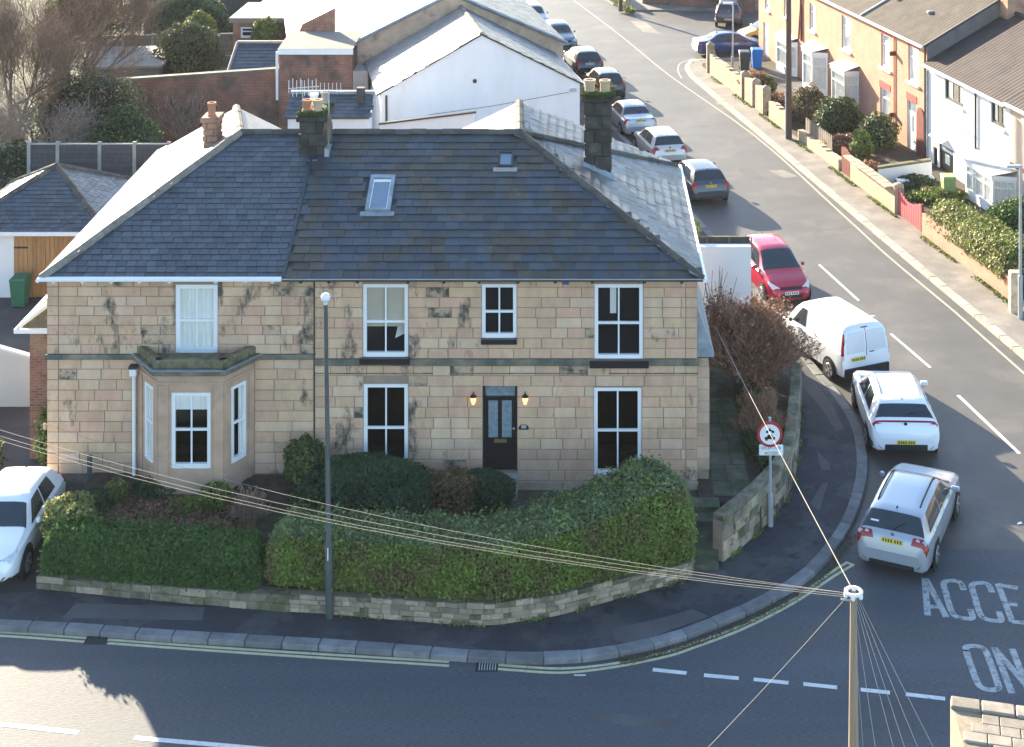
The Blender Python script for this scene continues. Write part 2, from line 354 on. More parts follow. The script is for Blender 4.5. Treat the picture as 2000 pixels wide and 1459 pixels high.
M_mossg = mat('moss', (0.075, 0.095, 0.03), 0.95, 0.4, 12, bump=1.0, bscale=25, rnd=0.3)
B_red = dict(c2=(0.20, 0.075, 0.05), m=(0.24, 0.19, 0.15), w=0.225, h=0.075, ms=0.009)
M_brick = mat('old_red_brick', (0.26, 0.10, 0.065), 0.9, 0.25, 1.2, brick=B_red, col2=(0.085, 0.07, 0.058), f2=(0.48, 0.66), s2=0.8)
M_brickO = mat('orange_brick', (0.47, 0.225, 0.155), 0.9, 0.12, 1.5, brick=dict(c2=(0.41, 0.19, 0.13), m=(0.45, 0.30, 0.2), w=0.225, h=0.075, ms=0.008), col2=(0.46, 0.26, 0.18), f2=(0.5, 0.8), s2=0.6)
M_brickW = mat('red_wall_brick', (0.33, 0.13, 0.08), 0.9, 0.2, 1.5, brick=B_red, col2=(0.40, 0.24, 0.16), s2=1.0)
M_tile = mat('brown_pantile', (0.056, 0.043, 0.033), 0.85, 0.25, 1.0, rows=(0.28, 0.3, 1.0), col2=(0.075, 0.06, 0.045), f2=(0.45, 0.65), s2=1.3, col3=(0.09, 0.085, 0.04), f3=(0.6, 0.75), s3=1.1)
M_tileR = mat('purple_pantile', (0.050, 0.036, 0.034), 0.85, 0.25, 1.0, rows=(0.28, 0.3, 1.0), col2=(0.062, 0.047, 0.041), f2=(0.45, 0.65), s2=1.3)
M_render = mat('white_render', (0.72, 0.73, 0.74), 0.85, 0.05, 1.0, bump=0.2, bscale=50, stretch=(1, 1, .3), col2=(0.60, 0.61, 0.61), f2=(0.55, 0.85), s2=1.4)
M_renderB = mat('beige_render', (0.56, 0.43, 0.34), 0.9, 0.08, 1.0, bump=0.3, bscale=60)
M_cream = mat('cream_panel', (0.60, 0.57, 0.49), 0.6, 0.05, 0.8)
M_wood = mat('golden_wood', (0.36, 0.20, 0.085), 0.65, 0.18, 3, stretch=(6, 6, .6), rnd=0.12)
M_woodG = mat('weathered_fence', (0.175, 0.15, 0.125), 0.9, 0.2, 3, stretch=(4, 4, .8), rnd=0.15)
M_woodD = mat('dark_fence', (0.075, 0.075, 0.078), 0.9, 0.2, 3, stretch=(4, 4, .8), rnd=0.15)
M_conc = mat('concrete', (0.34, 0.33, 0.30), 0.9, 0.18, 3, bump=0.3, bscale=30)
M_concD = mat('dirty_concrete', (0.13, 0.135, 0.115), 0.9, 0.25, 1.5, bump=0.3, bscale=20)
M_felt = mat('pale_roof_felt', (0.24, 0.205, 0.17), 0.85, 0.1, 1.0, bump=0.2, bscale=20)
M_rubble = mat('rubble_stone', (0.34, 0.27, 0.19), 0.9, 0.25, 4, bump=0.5, bscale=18, rnd=0.28, col2=(0.16, 0.14, 0.10), f2=(0.52, 0.7), s2=2.5)
M_rubbleL = mat('pale_rubble', (0.47, 0.37, 0.255), 0.9, 0.2, 5, bump=0.8, bscale=9, rnd=0.2, col2=(0.30, 0.23, 0.16), f2=(0.45, 0.65), s2=4)
M_rubbleD = mat('mossy_rubble', (0.20, 0.175, 0.125), 0.95, 0.3, 4, bump=0.5, bscale=18, rnd=0.25, col2=(0.10, 0.105, 0.05), f2=(0.46, 0.62), s2=2.2)
M_copeL = mat('pale_coping', (0.40, 0.31, 0.215), 0.85, 0.15, 3, bump=0.4, bscale=20, rnd=0.12, col2=(0.42, 0.36, 0.18), f2=(0.6, 0.75), s2=3)
M_metal = mat('galvanised_steel', (0.42, 0.44, 0.45), 0.45, 0.1, 4, spec=0.5, metal=0.3)
M_postg = mat('green_grey_post', (0.055, 0.068, 0.064), 0.55, 0.2, 4, spec=0.5)
M_pole = mat('creosoted_pole', (0.30, 0.225, 0.15), 0.85, 0.2, 3, stretch=(8, 8, .5))
M_poleD = mat('dark_timber_pole', (0.095, 0.065, 0.05), 0.85, 0.2, 3, stretch=(8, 8, .5))
M_cable = mat('cream_cable', (0.26, 0.235, 0.19), 0.7, 0.1)
M_iron = mat('cast_iron', (0.025, 0.024, 0.023), 0.7, 0.2)
M_red = mat('red_paint', (0.42, 0.03, 0.035), 0.45, 0.08, spec=0.5)
M_dkred = mat('dark_red_wood', (0.17, 0.045, 0.035), 0.6, 0.15)
M_redgate = mat('faded_red_gate', (0.45, 0.09, 0.10), 0.6, 0.12)
M_lintel = mat('red_lintel', (0.40, 0.06, 0.055), 0.7, 0.1)
def leafm(n, c, c2=None, rnd=0.45, tr=0.25): return mat(n, c, 0.6, 0.25, 1.5, rnd=rnd, hue=0.02, col2=c2, s2=1.1, f2=(0.45, 0.62), spec=0.35, trans=tr)
M_hedge = leafm('privet_leaf', (0.165, 0.225, 0.042), (0.17, 0.145, 0.055))
M_hedge2 = leafm('dark_hedge_leaf', (0.066, 0.128, 0.028))
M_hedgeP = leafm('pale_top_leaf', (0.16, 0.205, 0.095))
M_yew = leafm('yew_leaf', (0.045, 0.095, 0.040))
M_olive = leafm('olive_leaf', (0.115, 0.115, 0.038), (0.12, 0.07, 0.04))
M_lime = leafm('lime_leaf', (0.16, 0.19, 0.045))
M_vari = leafm('variegated_leaf', (0.28, 0.28, 0.10), (0.14, 0.16, 0.05))
M_ever = leafm('evergreen_leaf', (0.062, 0.092, 0.038))
M_rust = leafm('rusty_leaf', (0.29, 0.155, 0.09), (0.20, 0.125, 0.085))
M_twig = mat('brown_twig', (0.20, 0.135, 0.095), 0.9, 0.2, 3, rnd=0.35)
M_twigP = mat('pale_twig', (0.30, 0.225, 0.17), 0.9, 0.2, 3, rnd=0.35)
M_twigR = mat('reddish_twig', (0.29, 0.165, 0.11), 0.9, 0.2, 3, rnd=0.35)
M_bark = mat('bark', (0.10, 0.085, 0.068), 0.95, 0.25, 5, bump=0.6, bscale=15)
M_core = mat('hedge_shade_core', (0.014, 0.02, 0.008), 0.95, 0.2)  # near-black solid core added inside foliage to block light

# ================================================================== the setting
U = 0.22                                              # street runs along X = u - 0.22 Y
SD = Vector((-0.215, 0.977, 0)); SP = Vector((0.977, 0.215, 0))
def Su(u, Y, z=0.0): return Vector((u-U*Y, Y, z))
g = MB().quad((-400, -400, -0.06), (400, -400, -0.06), (400, 400, -0.06), (-400, 400, -0.06)).build('ground', M_grassy)
tag(g, 'rough grassy ground stretching away beyond the streets', 'ground', kind='structure')
road = MB().quad((-70, -60, 0), (70, -60, 0), (70, -1.85, 0), (-70, -1.85, 0)).build('road', M_asph)
tag(road, 'dark blue grey asphalt main road in front of the stone houses', 'road', kind='structure')
st = MB().quad(Vector((3, -1.85, 0)), Vector((48, -1.85, 0)), Su(45, 120, 0.0), Su(5, 120, 0.0)).build('side_street', M_asphst)
tag(st, 'pale worn asphalt side street running away past the parked cars', 'road', kind='structure')
kerb_px = [(-500, 1200), (-200, 1214), (0, 1224), (145, 1231), (295, 1242), (420, 1250), (530, 1256), (645, 1263), (805, 1275), (935, 1285), (1030, 1288), (1120, 1286), (1205, 1275), (1255, 1265),
           (1340, 1242), (1430, 1207), (1500, 1175), (1575, 1130), (1625, 1080), (1665, 1020), (1688, 955), (1694, 905), (1688, 852), (1671, 810), (1636, 761), (1604, 726)]
KE = smoothline([G(x, y, 0.12) for x, y in kerb_px], 5)
KE = KE+[Su(9.75, 12, .12), Su(10.0, 16, .12), Su(10.2, 22, .12), Su(10.25, 30, .12), Su(10.3, 45, .12), Su(10.3, 60, .12), Su(10.3, 118, .12)]
KI = offset_line(KE, 0.30)
def pave(name, m, line, close, z, label, cat='pavement'):
    poly = [(p.x, p.y) for p in line]+close
    o = MB().prism(poly, -0.04, z).build(name, m); return tag(o, label, cat, kind='structure')
pv = pave('pavement', M_pav, KI, [(-45, 118), (-45, KI[0].y)], 0.115, 'dark tarmac pavement curving round the corner below the garden wall')
def kerbrow(parent, E, I, m, step, name='kerb_stone', z0=-0.03, smin=0, lim=300):
    a = resample(E, step); n = 0
    # matching inner points by nearest arclength
    for p, q in zip(a[:-1], a[1:]):
        t = (q-p); ln = t.length; t.normalize(); nrm = Vector((-t.y, t.x, 0)); w = 0.30
        c = (p+q)/2
        if n >= lim: break
        zz = 0.125+random.uniform(-.006, .006)
        me = MB().box(-ln/2+.010, ln/2-.010, 0, w, 0, zz-z0)
        o = me.build(name, m, parent, M=frame(Vector((c.x, c.y, z0)), t, nrm, Vector((0, 0, 1))), bev=0.015); n += 1
kr = MB().prism([(p.x, p.y) for p in offset_line(KE, 0.07)]+[(p.x, p.y) for p in reversed(offset_line(KE, 0.30))], -0.05, 0.10).build('kerb', M_dkgrey)
tag(kr, 'line of pale stone kerbs curving round the corner pavement', 'kerb', kind='structure')
kerbrow(kr, KE, KI, M_kerb, 0.86)
# right-hand pavement of the side street
KR = [Su(16.75, -8, .12), Su(16.7, 5, .12), Su(16.85, 15, .12), Su(17.0, 25, .12), Su(17.25, 38, .12), Su(17.4, 48, .12), Su(17.6, 51.5, .12), Su(18.4, 54.0, .12), Su(21, 55.2, .12), Su(40, 57, .12)]
KRs = smoothline(KR, 6)
pr = pave('pavement', M_pavR, offset_line(KRs, -0.30), [(45, 50), (45, -8)], 0.115, 'sunlit worn pavement on the terrace side of the side street')
kr2 = MB().prism([(p.x, p.y) for p in offset_line(KRs, -.01)]+[(p.x, p.y) for p in reversed(offset_line(KRs, -.31))], -0.05, 0.10).build('kerb', M_conc)
tag(kr2, 'sunlit pale kerb along the terrace side of the side street', 'kerb', kind='structure')
for p, q in zip(*(lambda a: (a[:-1], a[1:]))(resample(KRs[:54], 0.95))):
    t = (q-p); ln = t.length; t.normalize(); c = (p+q)/2
    MB().box(-ln/2+.01, ln/2-.01, -0.3, 0, 0, 0.155+random.uniform(-.006, .006)).build('kerb_stone', M_kerbR, kr2, M=frame(Vector((c.x, c.y, -.03)), t, Vector((-t.y, t.x, 0)), Vector((0, 0, 1))), bev=.015)
# far block behind the junction
pf = pave('pavement', M_pavR, [Su(18.5, 118, .12), Su(18.5, 74, .12), Su(19.5, 71.5, .12)], [(20, 72), (45, 74), (45, 118)], 0.115, 'far pavement beyond the side junction with yellow verge')
# painted markings
def ribbon(name, pts, w, m, parent, z=0.004):
    pts = [Vector((p[0], p[1], z)) for p in pts]; a = offset_line(pts, w/2); b = offset_line(pts, -w/2)
    mb = MB()
    for i in range(len(pts)-1): mb.quad(b[i], b[i+1], a[i+1], a[i])
    return mb.build(name, m, parent)
yl1 = [(-300, 1221), (0, 1235), (170, 1246.5), (210, 1249.5), (500, 1270), (930, 1296), (1000, 1301), (1100, 1306), (1200, 1296), (1300, 1274), (1350, 1258), (1450, 1221), (1550, 1170), (1625, 1117), (1652, 1100)]
yl2 = [(-300, 1228), (0, 1242), (170, 1254), (210, 1256.5), (500, 1277), (930, 1304), (1000, 1309), (1100, 1314), (1200, 1303), (1300, 1283), (1350, 1267), (1450, 1229), (1550, 1178), (1625, 1128), (1667, 1103)]
for yl in (yl1, yl2):
    P = smoothline([G(x, y) for x, y in yl], 6)
    ribbon('yellow_line', P[:12+2], 0.085, M_yel, road); ribbon('yellow_line', P[18:5*6], 0.085, M_yel, road); ribbon('yellow_line', P[31:], 0.085, M_yel, road)
ribbon('yellow_line', [G(1651, 1098), G(1668, 1104)], 0.085, M_yel, road, .006)
for a, b, w in (((-200, 1393), (153, 1431), .13), ((262, 1441), (560, 1467), .13)): ribbon('white_dash', [G(*a), G(*b)], w, M_wht, road)
for x0, y0, x1, y1 in ((1275, 1308, 1341, 1315), (1375, 1319, 1443, 1325), (1472, 1327, 1540, 1334), (1569, 1336, 1635, 1343), (1681, 1347, 1738, 1353), (1769, 1356, 1846, 1365)):
    ribbon('white_dash', [G(x0, y0), G(x1, y1)], 0.13, M_wht, road)
ribbon('white_dash', [G(1121, 1319), G(1144, 1319)], 0.05, M_wht, road)
for a, b in (((1871, 772), (1991, 886)),): ribbon('white_dash', [G(*a), G(*b)], 0.11, M_wht, road)
for a, b in (((1600, 517), (1677, 587)), ((1740, 652), (1817, 718)), ((2040, 935), (2100, 990))): ribbon('white_dash', [G(*a), G(*b)], 0.10, M_wht, st if a[1] < 700 else road)
sp = [(1120, 0), (1215, 72), (1307, 147), (1475, 266), (1650, 423), (1734, 500), (1866, 610)]
P = [G(x, y) for x, y in sp]
M_edge = mat('edge_line_paint', (0.36, 0.32, 0.24), 0.7, 0.12, 4, col2=(0.2, 0.19, 0.17), f2=(0.6, 0.75), s2=4)
ribbon('edge_line', smoothline(P, 4), 0.10, M_edge, st)
ribbon('edge_line', smoothline([G(1866, 610), G(1940, 676), G(2010, 738), G(2200, 905)], 4), 0.10, M_edge, road)
ribbon('edge_line', smoothline([Su(16.9, 50.2), Su(17.3, 52.4), Su(18.2, 54.6), Su(20, 55.6), Su(24, 56.2)], 5), 0.09, M_edge, st)
def zl(pts): return [G(1740+x/4.066, 1100+y/4.066) for x, y in pts]
def letter(name, strokes, w=0.155):
    mb = MB()
    for k, s in enumerate(strokes):
        pts = zl(s); pts = smoothline(pts, 4) if len(pts) > 3 else pts
        pts = [Vector((p.x, p.y, .004+.001*k)) for p in pts]
        a = offset_line(pts, w/2); b = offset_line(pts, -w/2)
        for i in range(len(pts)-1): mb.quad(b[i], b[i+1], a[i+1], a[i])
    mb.build(name, M_letter, road)
letter('letter_a', [[(268, 120), (292, 415)], [(278, 125), (440, 430)], [(270, 345), (395, 348)]])
Cs = [(580, 215), (545, 150), (470, 140), (420, 160), (435, 230), (480, 380), (525, 425), (600, 440), (650, 435), (630, 365)]
letter('letter_c', [Cs]); letter('letter_c', [[(x+222+y*0.012, y+18) for x, y in Cs]])
letter('letter_e', [[(850, 165), (965, 468)], [(852, 172), (1010, 200)], [(915, 320), (1005, 332)], [(962, 465), (1110, 480)]])
for dx in (655, 880): letter('letter_s', [[(585+dx, 240), (545+dx, 175), (440+dx, 175), (450+dx, 270), (560+dx, 330), (640+dx, 410), (640+dx, 470), (540+dx, 470), (490+dx, 410)]])
letter('letter_o', [[(600, 700), (600, 665), (680, 660), (745, 690), (790, 790), (850, 960), (845, 1000), (770, 1005), (700, 970), (660, 880), (610, 740), (600, 690)]])
letter('letter_n', [[(822, 670), (962, 1035)], [(825, 680), (1110, 1010)], [(962, 680), (1110, 1055)]])
letter('letter_l', [[(1110, 690), (1250, 1070)], [(1250, 1065), (1370, 1080)]])
letter('letter_y', [[(1410, 735), (1505, 925)], [(1545, 755), (1505, 925)], [(1505, 920), (1560, 1105)]])
# drain grates
def grate(px, py, w=0.42):
    c = G(px, py); r = thing('drain_grate', 'black iron drain grate set into the gutter '+('with clear slots on the bend' if px > 500 else 'at the left of the kerb line'), 'drain', c)
    MB().box(c.x-w/2-.04, c.x+w/2+.04, c.y-.17, c.y+.17, 0.001, 0.010).build('plate', M_iron, r)
    for i in range(7):
        x = c.x-w/2+.03+i*w/7; MB().box(x, x+.022, c.y-.13, c.y+.13, 0.010, .017).build('bar', M_metal if px > 500 else M_dkgrey, r)
grate(951, 1303); grate(188, 1250)
# pavement patches and cracks
def patch(pxs, m, z=0.119, parent=pv): MB().add([Vector((*G(x, y, .115).xy, z)) for x, y in pxs], [tuple(range(len(pxs)-1, -1, -1))]).build('tarmac_patch', m, parent)
patch([(122, 1207), (148, 1178), (400, 1186), (395, 1212)], M_pav2)
patch([(1195, 1228), (1200, 1252), (1240, 1256), (1385, 1204), (1352, 1190), (1290, 1208)], M_pav2)
patch([(1582, 985), (1606, 944), (1618, 942), (1600, 998)], M_pav2); patch([(1596, 880), (1620, 905), (1622, 918), (1604, 918), (1590, 860)], M_pav2)
patch([(1590, 745), (1625, 790), (1650, 840), (1632, 842), (1606, 800), (1572, 760)], M_pav2)
patch([(1410, 1160), (1500, 1105), (1552, 1092), (1470, 1160)], mat('green_tarmac', (0.06, 0.068, 0.06), .85, .2))
# ================================================================== garden ground of the stone pair
wall_base = [(70, 1150), (250, 1168), (500, 1191), (650, 1201), (850, 1217), (950, 1222), (1020, 1214), (1100, 1200), (1200, 1172), (1300, 1145), (1352, 1128)]
WB = smoothline([G(x, y, 0.115) for x, y in wall_base], 5)
WI = offset_line(WB, 0.26)
ge = MB().prism([(p.x, p.y) for p in WI]+[(2.55, -1.0), (3.15, -0.9), (3.15, 1.5), (-14.2, 1.5), (-13.15, -0.2)], -0.02, 0.52).build('front_garden', M_soil)
tag(ge, 'brown front garden soil between the hedges and the stone houses', 'garden', kind='structure')
bed = MB().add([(-13.1, .05, 1.08), (-7.3, .05, 1.02), (-7.3, -3.4, .60), (-8.4, -3.9, .60), (-12.9, -3.1, .60), (-13.1, -1.2, .85), (-13.1, .05, .3), (-7.3, .05, .3), (-7.3, -3.4, .3), (-8.4, -3.9, .3), (-12.9, -3.1, .3), (-13.1, -1.2, .3)], [(5, 4, 3, 2, 1, 0), (1, 2, 8, 7), (4, 5, 11, 10), (5, 0, 6, 11)]).build('garden_bed', M_soil)
tag(bed, 'sloping brown bed of bare soil below the bay window', 'garden', kind='structure')
def bedz(y): return 1.06+.135*max(y, -3.4)
fp = MB().prism([(-5.4, -1.25), (3.1, -1.15), (3.1, 0.2), (-5.4, 0.2)], 0.4, 0.62).build('front_path', M_flag)
tag(fp, 'narrow flagged path along the front of the right house', 'path', kind='structure')
sg = MB().prism([(3.05, -0.75), (4.6, -1.2), (5.1, -0.1), (5.6, 1.8), (6.05, 4.2), (6.4, 6.6), (6.2, 9.5), (5.6, 14), (3.0, 14), (3.05, 1)], -0.02, 0.74).build('side_garden', M_soil)
tag(sg, 'raised strip of dark soil beside the right house gable', 'garden', kind='structure')
sidep = MB().prism([(3.42, -0.72), (4.45, -0.75), (4.62, 9.8), (3.42, 9.8)], 0.5, 0.755).build('side_path', M_dkgrey)
tag(sidep, 'mossy flagged path running along the side of the right house', 'path', kind='structure')
y = -0.70
while y < 9.4:
    d = random.uniform(.6, 1.0); xs = [3.44, 3.44+random.uniform(.4, .7), 4.45+.016*y]
    for a, b in zip(xs[:-1], xs[1:]): MB().box(a+.01, b-.01, y+.01, y+d-.01, .74, .785+random.uniform(-.01, .012)).build('flagstone', M_flag, sidep, bev=.012)
    y += d
yd = MB().prism([(-45, 0.5), (-14.4, 0.5), (-14.4, 12.5), (5.0, 12.5), (2.5, 34), (-45, 34)], -0.02, 0.55).build('back_yard', M_yard)
tag(yd, 'dark tarmac yard beside and behind the stone houses', 'yard', kind='structure')
bgd = MB().prism([(-120, 34), (-15.5, 34), (-15.5, 40), (-19, 70), (-19, 118), (-120, 118)], -.02, .16).build('back_gardens', M_grassy)
tag(bgd, 'rough grass and earth of the back gardens behind the brick wall', 'garden', kind='structure')
for pxs, mm in (([(1440, 330), (1468, 328), (1490, 348), (1462, 352)], M_pav2), ([(1500, 333), (1530, 332), (1560, 345), (1530, 348)], M_pavR), ([(1590, 430), (1650, 428), (1664, 444), (1600, 450)], M_pav2), ([(1230, 40), (1262, 44), (1290, 66), (1255, 62)], M_pavR), ([(1395, 190), (1440, 196), (1450, 206), (1400, 204)], M_pavR)):
    MB().add([Vector((*G(x, y).xy, .003)) for x, y in pxs], [tuple(range(len(pxs)-1, -1, -1))]).build('tarmac_patch', mm, st)
for pxs, mm in (([(1150, 1390), (1330, 1404), (1325, 1425), (1140, 1410)], M_pav2),):
    MB().add([Vector((*G(x, y).xy, .003)) for x, y in pxs], [tuple(range(len(pxs)-1, -1, -1))]).build('tarmac_patch', mm, road)
dr = MB().quad((-19, -4.4, .125), (-13.25, -4.0, .13), (-13.25, -0.3, .16), (-19, -0.3, .16)).build('driveway', M_yard)
tag(dr, 'dark tarmac driveway with the white car, left of the hedge', 'driveway', kind='structure')
# ================================================================== the stone pair
UNIT = shared('stone', MB().box(-.5, .5, -1, 0, -.5, .5), M_stone)
def unit_stone(m):
    me = UNIT.copy(); me.materials.clear(); me.materials.append(m); return me
# chamfered unit block
def chamf(m):
    mb = MB(); a, b = .5, .485; vs = []
    for y, s, t in ((0, .5, .5), (-.55, .5, .5), (-1, .488, .46)): vs += [(-s, y, -t), (s, y, -t), (s, y, t), (-s, y, t)]
    fs = [(8, 9, 10, 11)]+[(4*k+i, 4*k+4+i, 4*k+4+(i+1) % 4, 4*k+(i+1) % 4) for k in (0, 1) for i in range(4)]
    fs = [tuple(reversed(f)) if f != (8, 9, 10, 11) else f for f in fs]
    mb.add(vs, fs); return shared('stone', mb, m)
ST = {k: chamf(m) for k, m in dict(stones_of('clean', (0.60, 0.70)), d=M_soot).items()}; STL = {k: chamf(m) for k, m in dict(stones_of('stained', (0.535, 0.63)), d=M_soot).items()}
def wall_mesh(x0, x1, z0, z1, ops, y, depth=0.32):
    """front sheet with real openings and reveals; outward is -y"""
    xs = sorted({x0, x1, *[o[0] for o in ops], *[o[1] for o in ops]}); zs = sorted({z0, z1, *[o[2] for o in ops], *[o[3] for o in ops]})
    xs = [x for x in xs if x0 <= x <= x1]; zs = [z for z in zs if z0 <= z <= z1]; mb = MB()
    for xa, xb in zip(xs[:-1], xs[1:]):
        for za, zb in zip(zs[:-1], zs[1:]):
            cx, cz = (xa+xb)/2, (za+zb)/2
            if any(o[0] < cx < o[1] and o[2] < cz < o[3] for o in ops): continue
            mb.quad((xa, y, za), (xb, y, za), (xb, y, zb), (xa, y, zb))
    for a, b, c, d in ops:
        e = y+depth
        mb.quad((a, y, c), (a, y, d), (a, e, d), (a, e, c)); mb.quad((b, y, d), (b, y, c), (b, e, c), (b, e, d))
        mb.quad((a, y, d), (b, y, d), (b, e, d), (a, e, d)); mb.quad((b, y, c), (a, y, c), (a, e, c), (b, e, c))
    return mb
def window(parent, x0, x1, z0, z1, y, M=None, fm=None, fw=0.07, rail=0.5, bars=1, glass=None, back=None, name='window', sill=None, trans=False, curtain=None, bw=0.042, label=None):
    fm = fm or M_upvc; gm = glass or M_glass; f = MB()
    f.box(x0, x0+fw, y, y+.09, z0, z1); f.box(x1-fw, x1, y, y+.09, z0, z1)
    f.box(x0+fw, x1-fw, y, y+.09, z1-fw, z1); f.box(x0+fw, x1-fw, y-.015, y+.09, z0, z0+fw*1.25)
    a, b, c, d = x0+fw, x1-fw, z0+fw*1.25, z1-fw
    zr = c+(d-c)*rail
    segs = [(c, d)] if rail in (0, 1) else [(c, zr-.03), (zr+.03, d)]
    if rail not in (0, 1): f.box(a, b, y+.012, y+.08, zr-.03, zr+.03)
    w = f.build(name, fm, parent, M=M)
    if label: w['label'] = label
    n = bars+1
    for (za, zb) in segs:
        for k in range(n):
            xa = a+(b-a)*k/n; xb = a+(b-a)*(k+1)/n
            MB().box(xa+.004, xb-.004, y+.045, y+.052, za, zb).build('pane', gm, w, M=M)
            if k: MB().box(xa-bw/2, xa+bw/2, y+.03, y+.065, za, zb).build('glazing_bar', fm, w, M=M)
    if curtain: curtain(w, a, b, c, d, y+.085, M)
    return w
def cur_sides(frac, m=None, n=26, top=1.0):
    def fn(w, a, b, c, d, y, M):
        for s in (0, 1):
            mb = MB(); W_ = (b-a)*frac; pts = []
            for i in range(n+1):
                t = i/n; x = (a+W_*t) if s == 0 else (b-W_*t); pts.append((x, y+.014*math.sin(t*W_*55)))
            for p, q in zip(pts[:-1], pts[1:]): mb.quad((*p, c), (*q, c), (*q, d), (*p, d))
            mb.build('curtain', m or M_net, w, M=M)
    return fn
def cur_full(w, a, b, c, d, y, M): cur_sides(.5)(w, a, b, c, d, y, M)
def blind(frac, m=None, slant=0):
    def fn(w, a, b, c, d, y, M):
        MB().quad((a, y, d-(d-c)*frac), (b, y, d-(d-c)*(frac-slant)), (b, y, d), (a, y, d)).build('blind', m or M_blind, w, M=M)
    return fn
HX0, HX1, PX_ = fx(92), fx(1362), fx(614)       # left end, right end, party line
EAV, BASE = fz(538), 0.30
EY = -0.30                                      # eaves line in front of the wall
RY, RZ = 5.0, 8.81
LE, RE = fx(80)*(CD+EY)/CD, fx(1372)*(CD+EY)/CD
RL, RR = (470-PPX)*(CD+RY)/FPX, (1015-PPX)*(CD+RY)/FPX
DIV = -7.95
houseL = thing('stone_house', 'left sandstone house of the pair with canted bay window and white gutter', 'house', (-10.7, 0, .5))
houseR = thing('stone_house', 'right sandstone house of the pair with black front door and roof windows', 'house', (-2, 0, .5))
def P4(px0, px1, py0, py1): return (fx(px0), fx(px1), fz(py1), fz(py0))
opsL = [P4(343, 425, 556, 690)]
opsR = [P4(709, 797, 555, 697), P4(941, 1009, 555, 660), P4(1161, 1256, 555, 702), P4(710, 797, 750, 925), P4(943, 1010, 753, 922), P4(1160, 1253, 757, 928)]
bayhole = (fx(285), fx(482), BASE, fz(712))
def body(h, x0, x1, ops, side, ydeep):
    mb = wall_mesh(x0, x1, BASE, EAV, ops, 0.0)
    w = mb.build('wall', M_mort, h)
    return w
wallL = body(houseL, HX0, PX_, opsL+[bayhole], -1, 10); wallR = body(houseR, PX_, HX1, opsR, 1, 10)
# sides, backs and floors close the hulls
MB().quad((HX0, 11.6, BASE), (HX0, 0, BASE), (HX0, 0, EAV), (HX0, 11.6, EAV)).build('side_wall', M_trim, houseL)
MB().quad((HX1, 0, BASE), (HX1, 9.8, BASE), (HX1, 9.8, EAV), (HX1, 0, EAV)).build('side_wall', M_trim, houseR)
MB().quad((-7.6, 9, BASE), (HX0, 11.6, BASE), (HX0, 11.6, EAV), (-11.1, 8.3, 8.6), (-7.6, 9, 6.4)).build('rear_wall', M_trim, houseL)
MB().quad((HX1, 9.8, BASE), (-7.6, 9, BASE), (-7.6, 9, 6.4), (-2.07, 8.9, 8.6), (HX1, 9.8, EAV)).build('rear_wall', M_trim, houseR)
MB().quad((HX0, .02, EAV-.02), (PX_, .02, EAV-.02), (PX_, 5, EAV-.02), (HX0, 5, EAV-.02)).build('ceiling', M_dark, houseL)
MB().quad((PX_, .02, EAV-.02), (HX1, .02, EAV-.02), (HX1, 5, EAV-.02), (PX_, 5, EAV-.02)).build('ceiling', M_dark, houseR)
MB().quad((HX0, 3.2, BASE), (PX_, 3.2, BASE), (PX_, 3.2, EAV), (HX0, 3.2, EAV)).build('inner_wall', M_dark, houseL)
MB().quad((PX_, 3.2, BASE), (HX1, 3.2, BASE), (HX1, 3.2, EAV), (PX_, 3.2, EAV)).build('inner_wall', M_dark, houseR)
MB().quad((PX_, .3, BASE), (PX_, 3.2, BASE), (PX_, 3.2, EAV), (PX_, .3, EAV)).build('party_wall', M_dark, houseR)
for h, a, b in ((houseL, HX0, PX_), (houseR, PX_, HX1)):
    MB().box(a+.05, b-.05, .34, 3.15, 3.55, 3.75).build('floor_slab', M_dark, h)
def stones(wall, x0, x1, zs, ops, sootf, quoin=None, wmin=.42, wmax=1.12):
    for za, zb in zip(zs[:-1], zs[1:]):
        h = zb-za; cz = (za+zb)/2
        cuts = [(o[0]-.005, o[1]+.005) for o in ops if o[2] < cz+h*.35 and o[3] > cz-h*.35]
        cuts.sort(); spans = []; x = x0
        for a, b in cuts:
            if a > x: spans.append((x, min(a, x1)))
            x = max(x, b)
        if x < x1: spans.append((x, x1))
        for a, b in spans:
            x = a
            while x < b-.02:
                if quoin and abs(x-quoin[0]) < .02 and quoin[1] > 0: w = .31 if int(cz*4) % 2 else .31
                else: w = random.choice([random.uniform(wmin, .62), random.uniform(.5, wmax)])
                if quoin and quoin[2] and b == x1 and x+w > x1-.31 and x < x1-.33: w = x1-.31-x
                if b-(x+w) < .22 and not (quoin and quoin[2] and b == x1): w = b-x
                w = min(w, b-x); cx = x+w/2
                r = random.random(); k = 'd' if r < sootf(cx, cz)*.42 else ('b' if r > .80 else ('c' if r > .66 else 'a'))
                Mx = Matrix.Translation((cx, 0.004, cz)) @ Matrix.Diagonal((w-.017, 0.017+random.uniform(0, .016), h-.016, 1))
                inst('stone', (STL if (cx < fx(900) and (cz > 4.0 or cx > fx(640))) else ST)[k], wall, Mx); x += w
def rowz(py0, py1, n): return [fz(py1)+(fz(py0)-fz(py1))*i/n for i in range(n+1)]
def sootL(x, z):
    p = .06
    if z > 6.0: p = .35
    if abs(x-fx(505)) < .5 and z > 4.2: p = .8
    if abs(x-fx(290)) < .9 and 4.1 < z < 5.2: p = .45
    if 4.0 < z < 4.4: p += .1
    return p
def sootR(x, z):
    p = .05
    if fx(640) < x < fx(705): p = .28
    if fx(797) < x < fx(890): p = .62 if z < 3.6 or 3.9 < z < 5.5 else .3
    if z > 5.95 and x < fx(830): p = .4
    if x > fx(1040): p = .06
    return p
zuL, zlL = rowz(541, 691, 8), rowz(700, 925, 11)
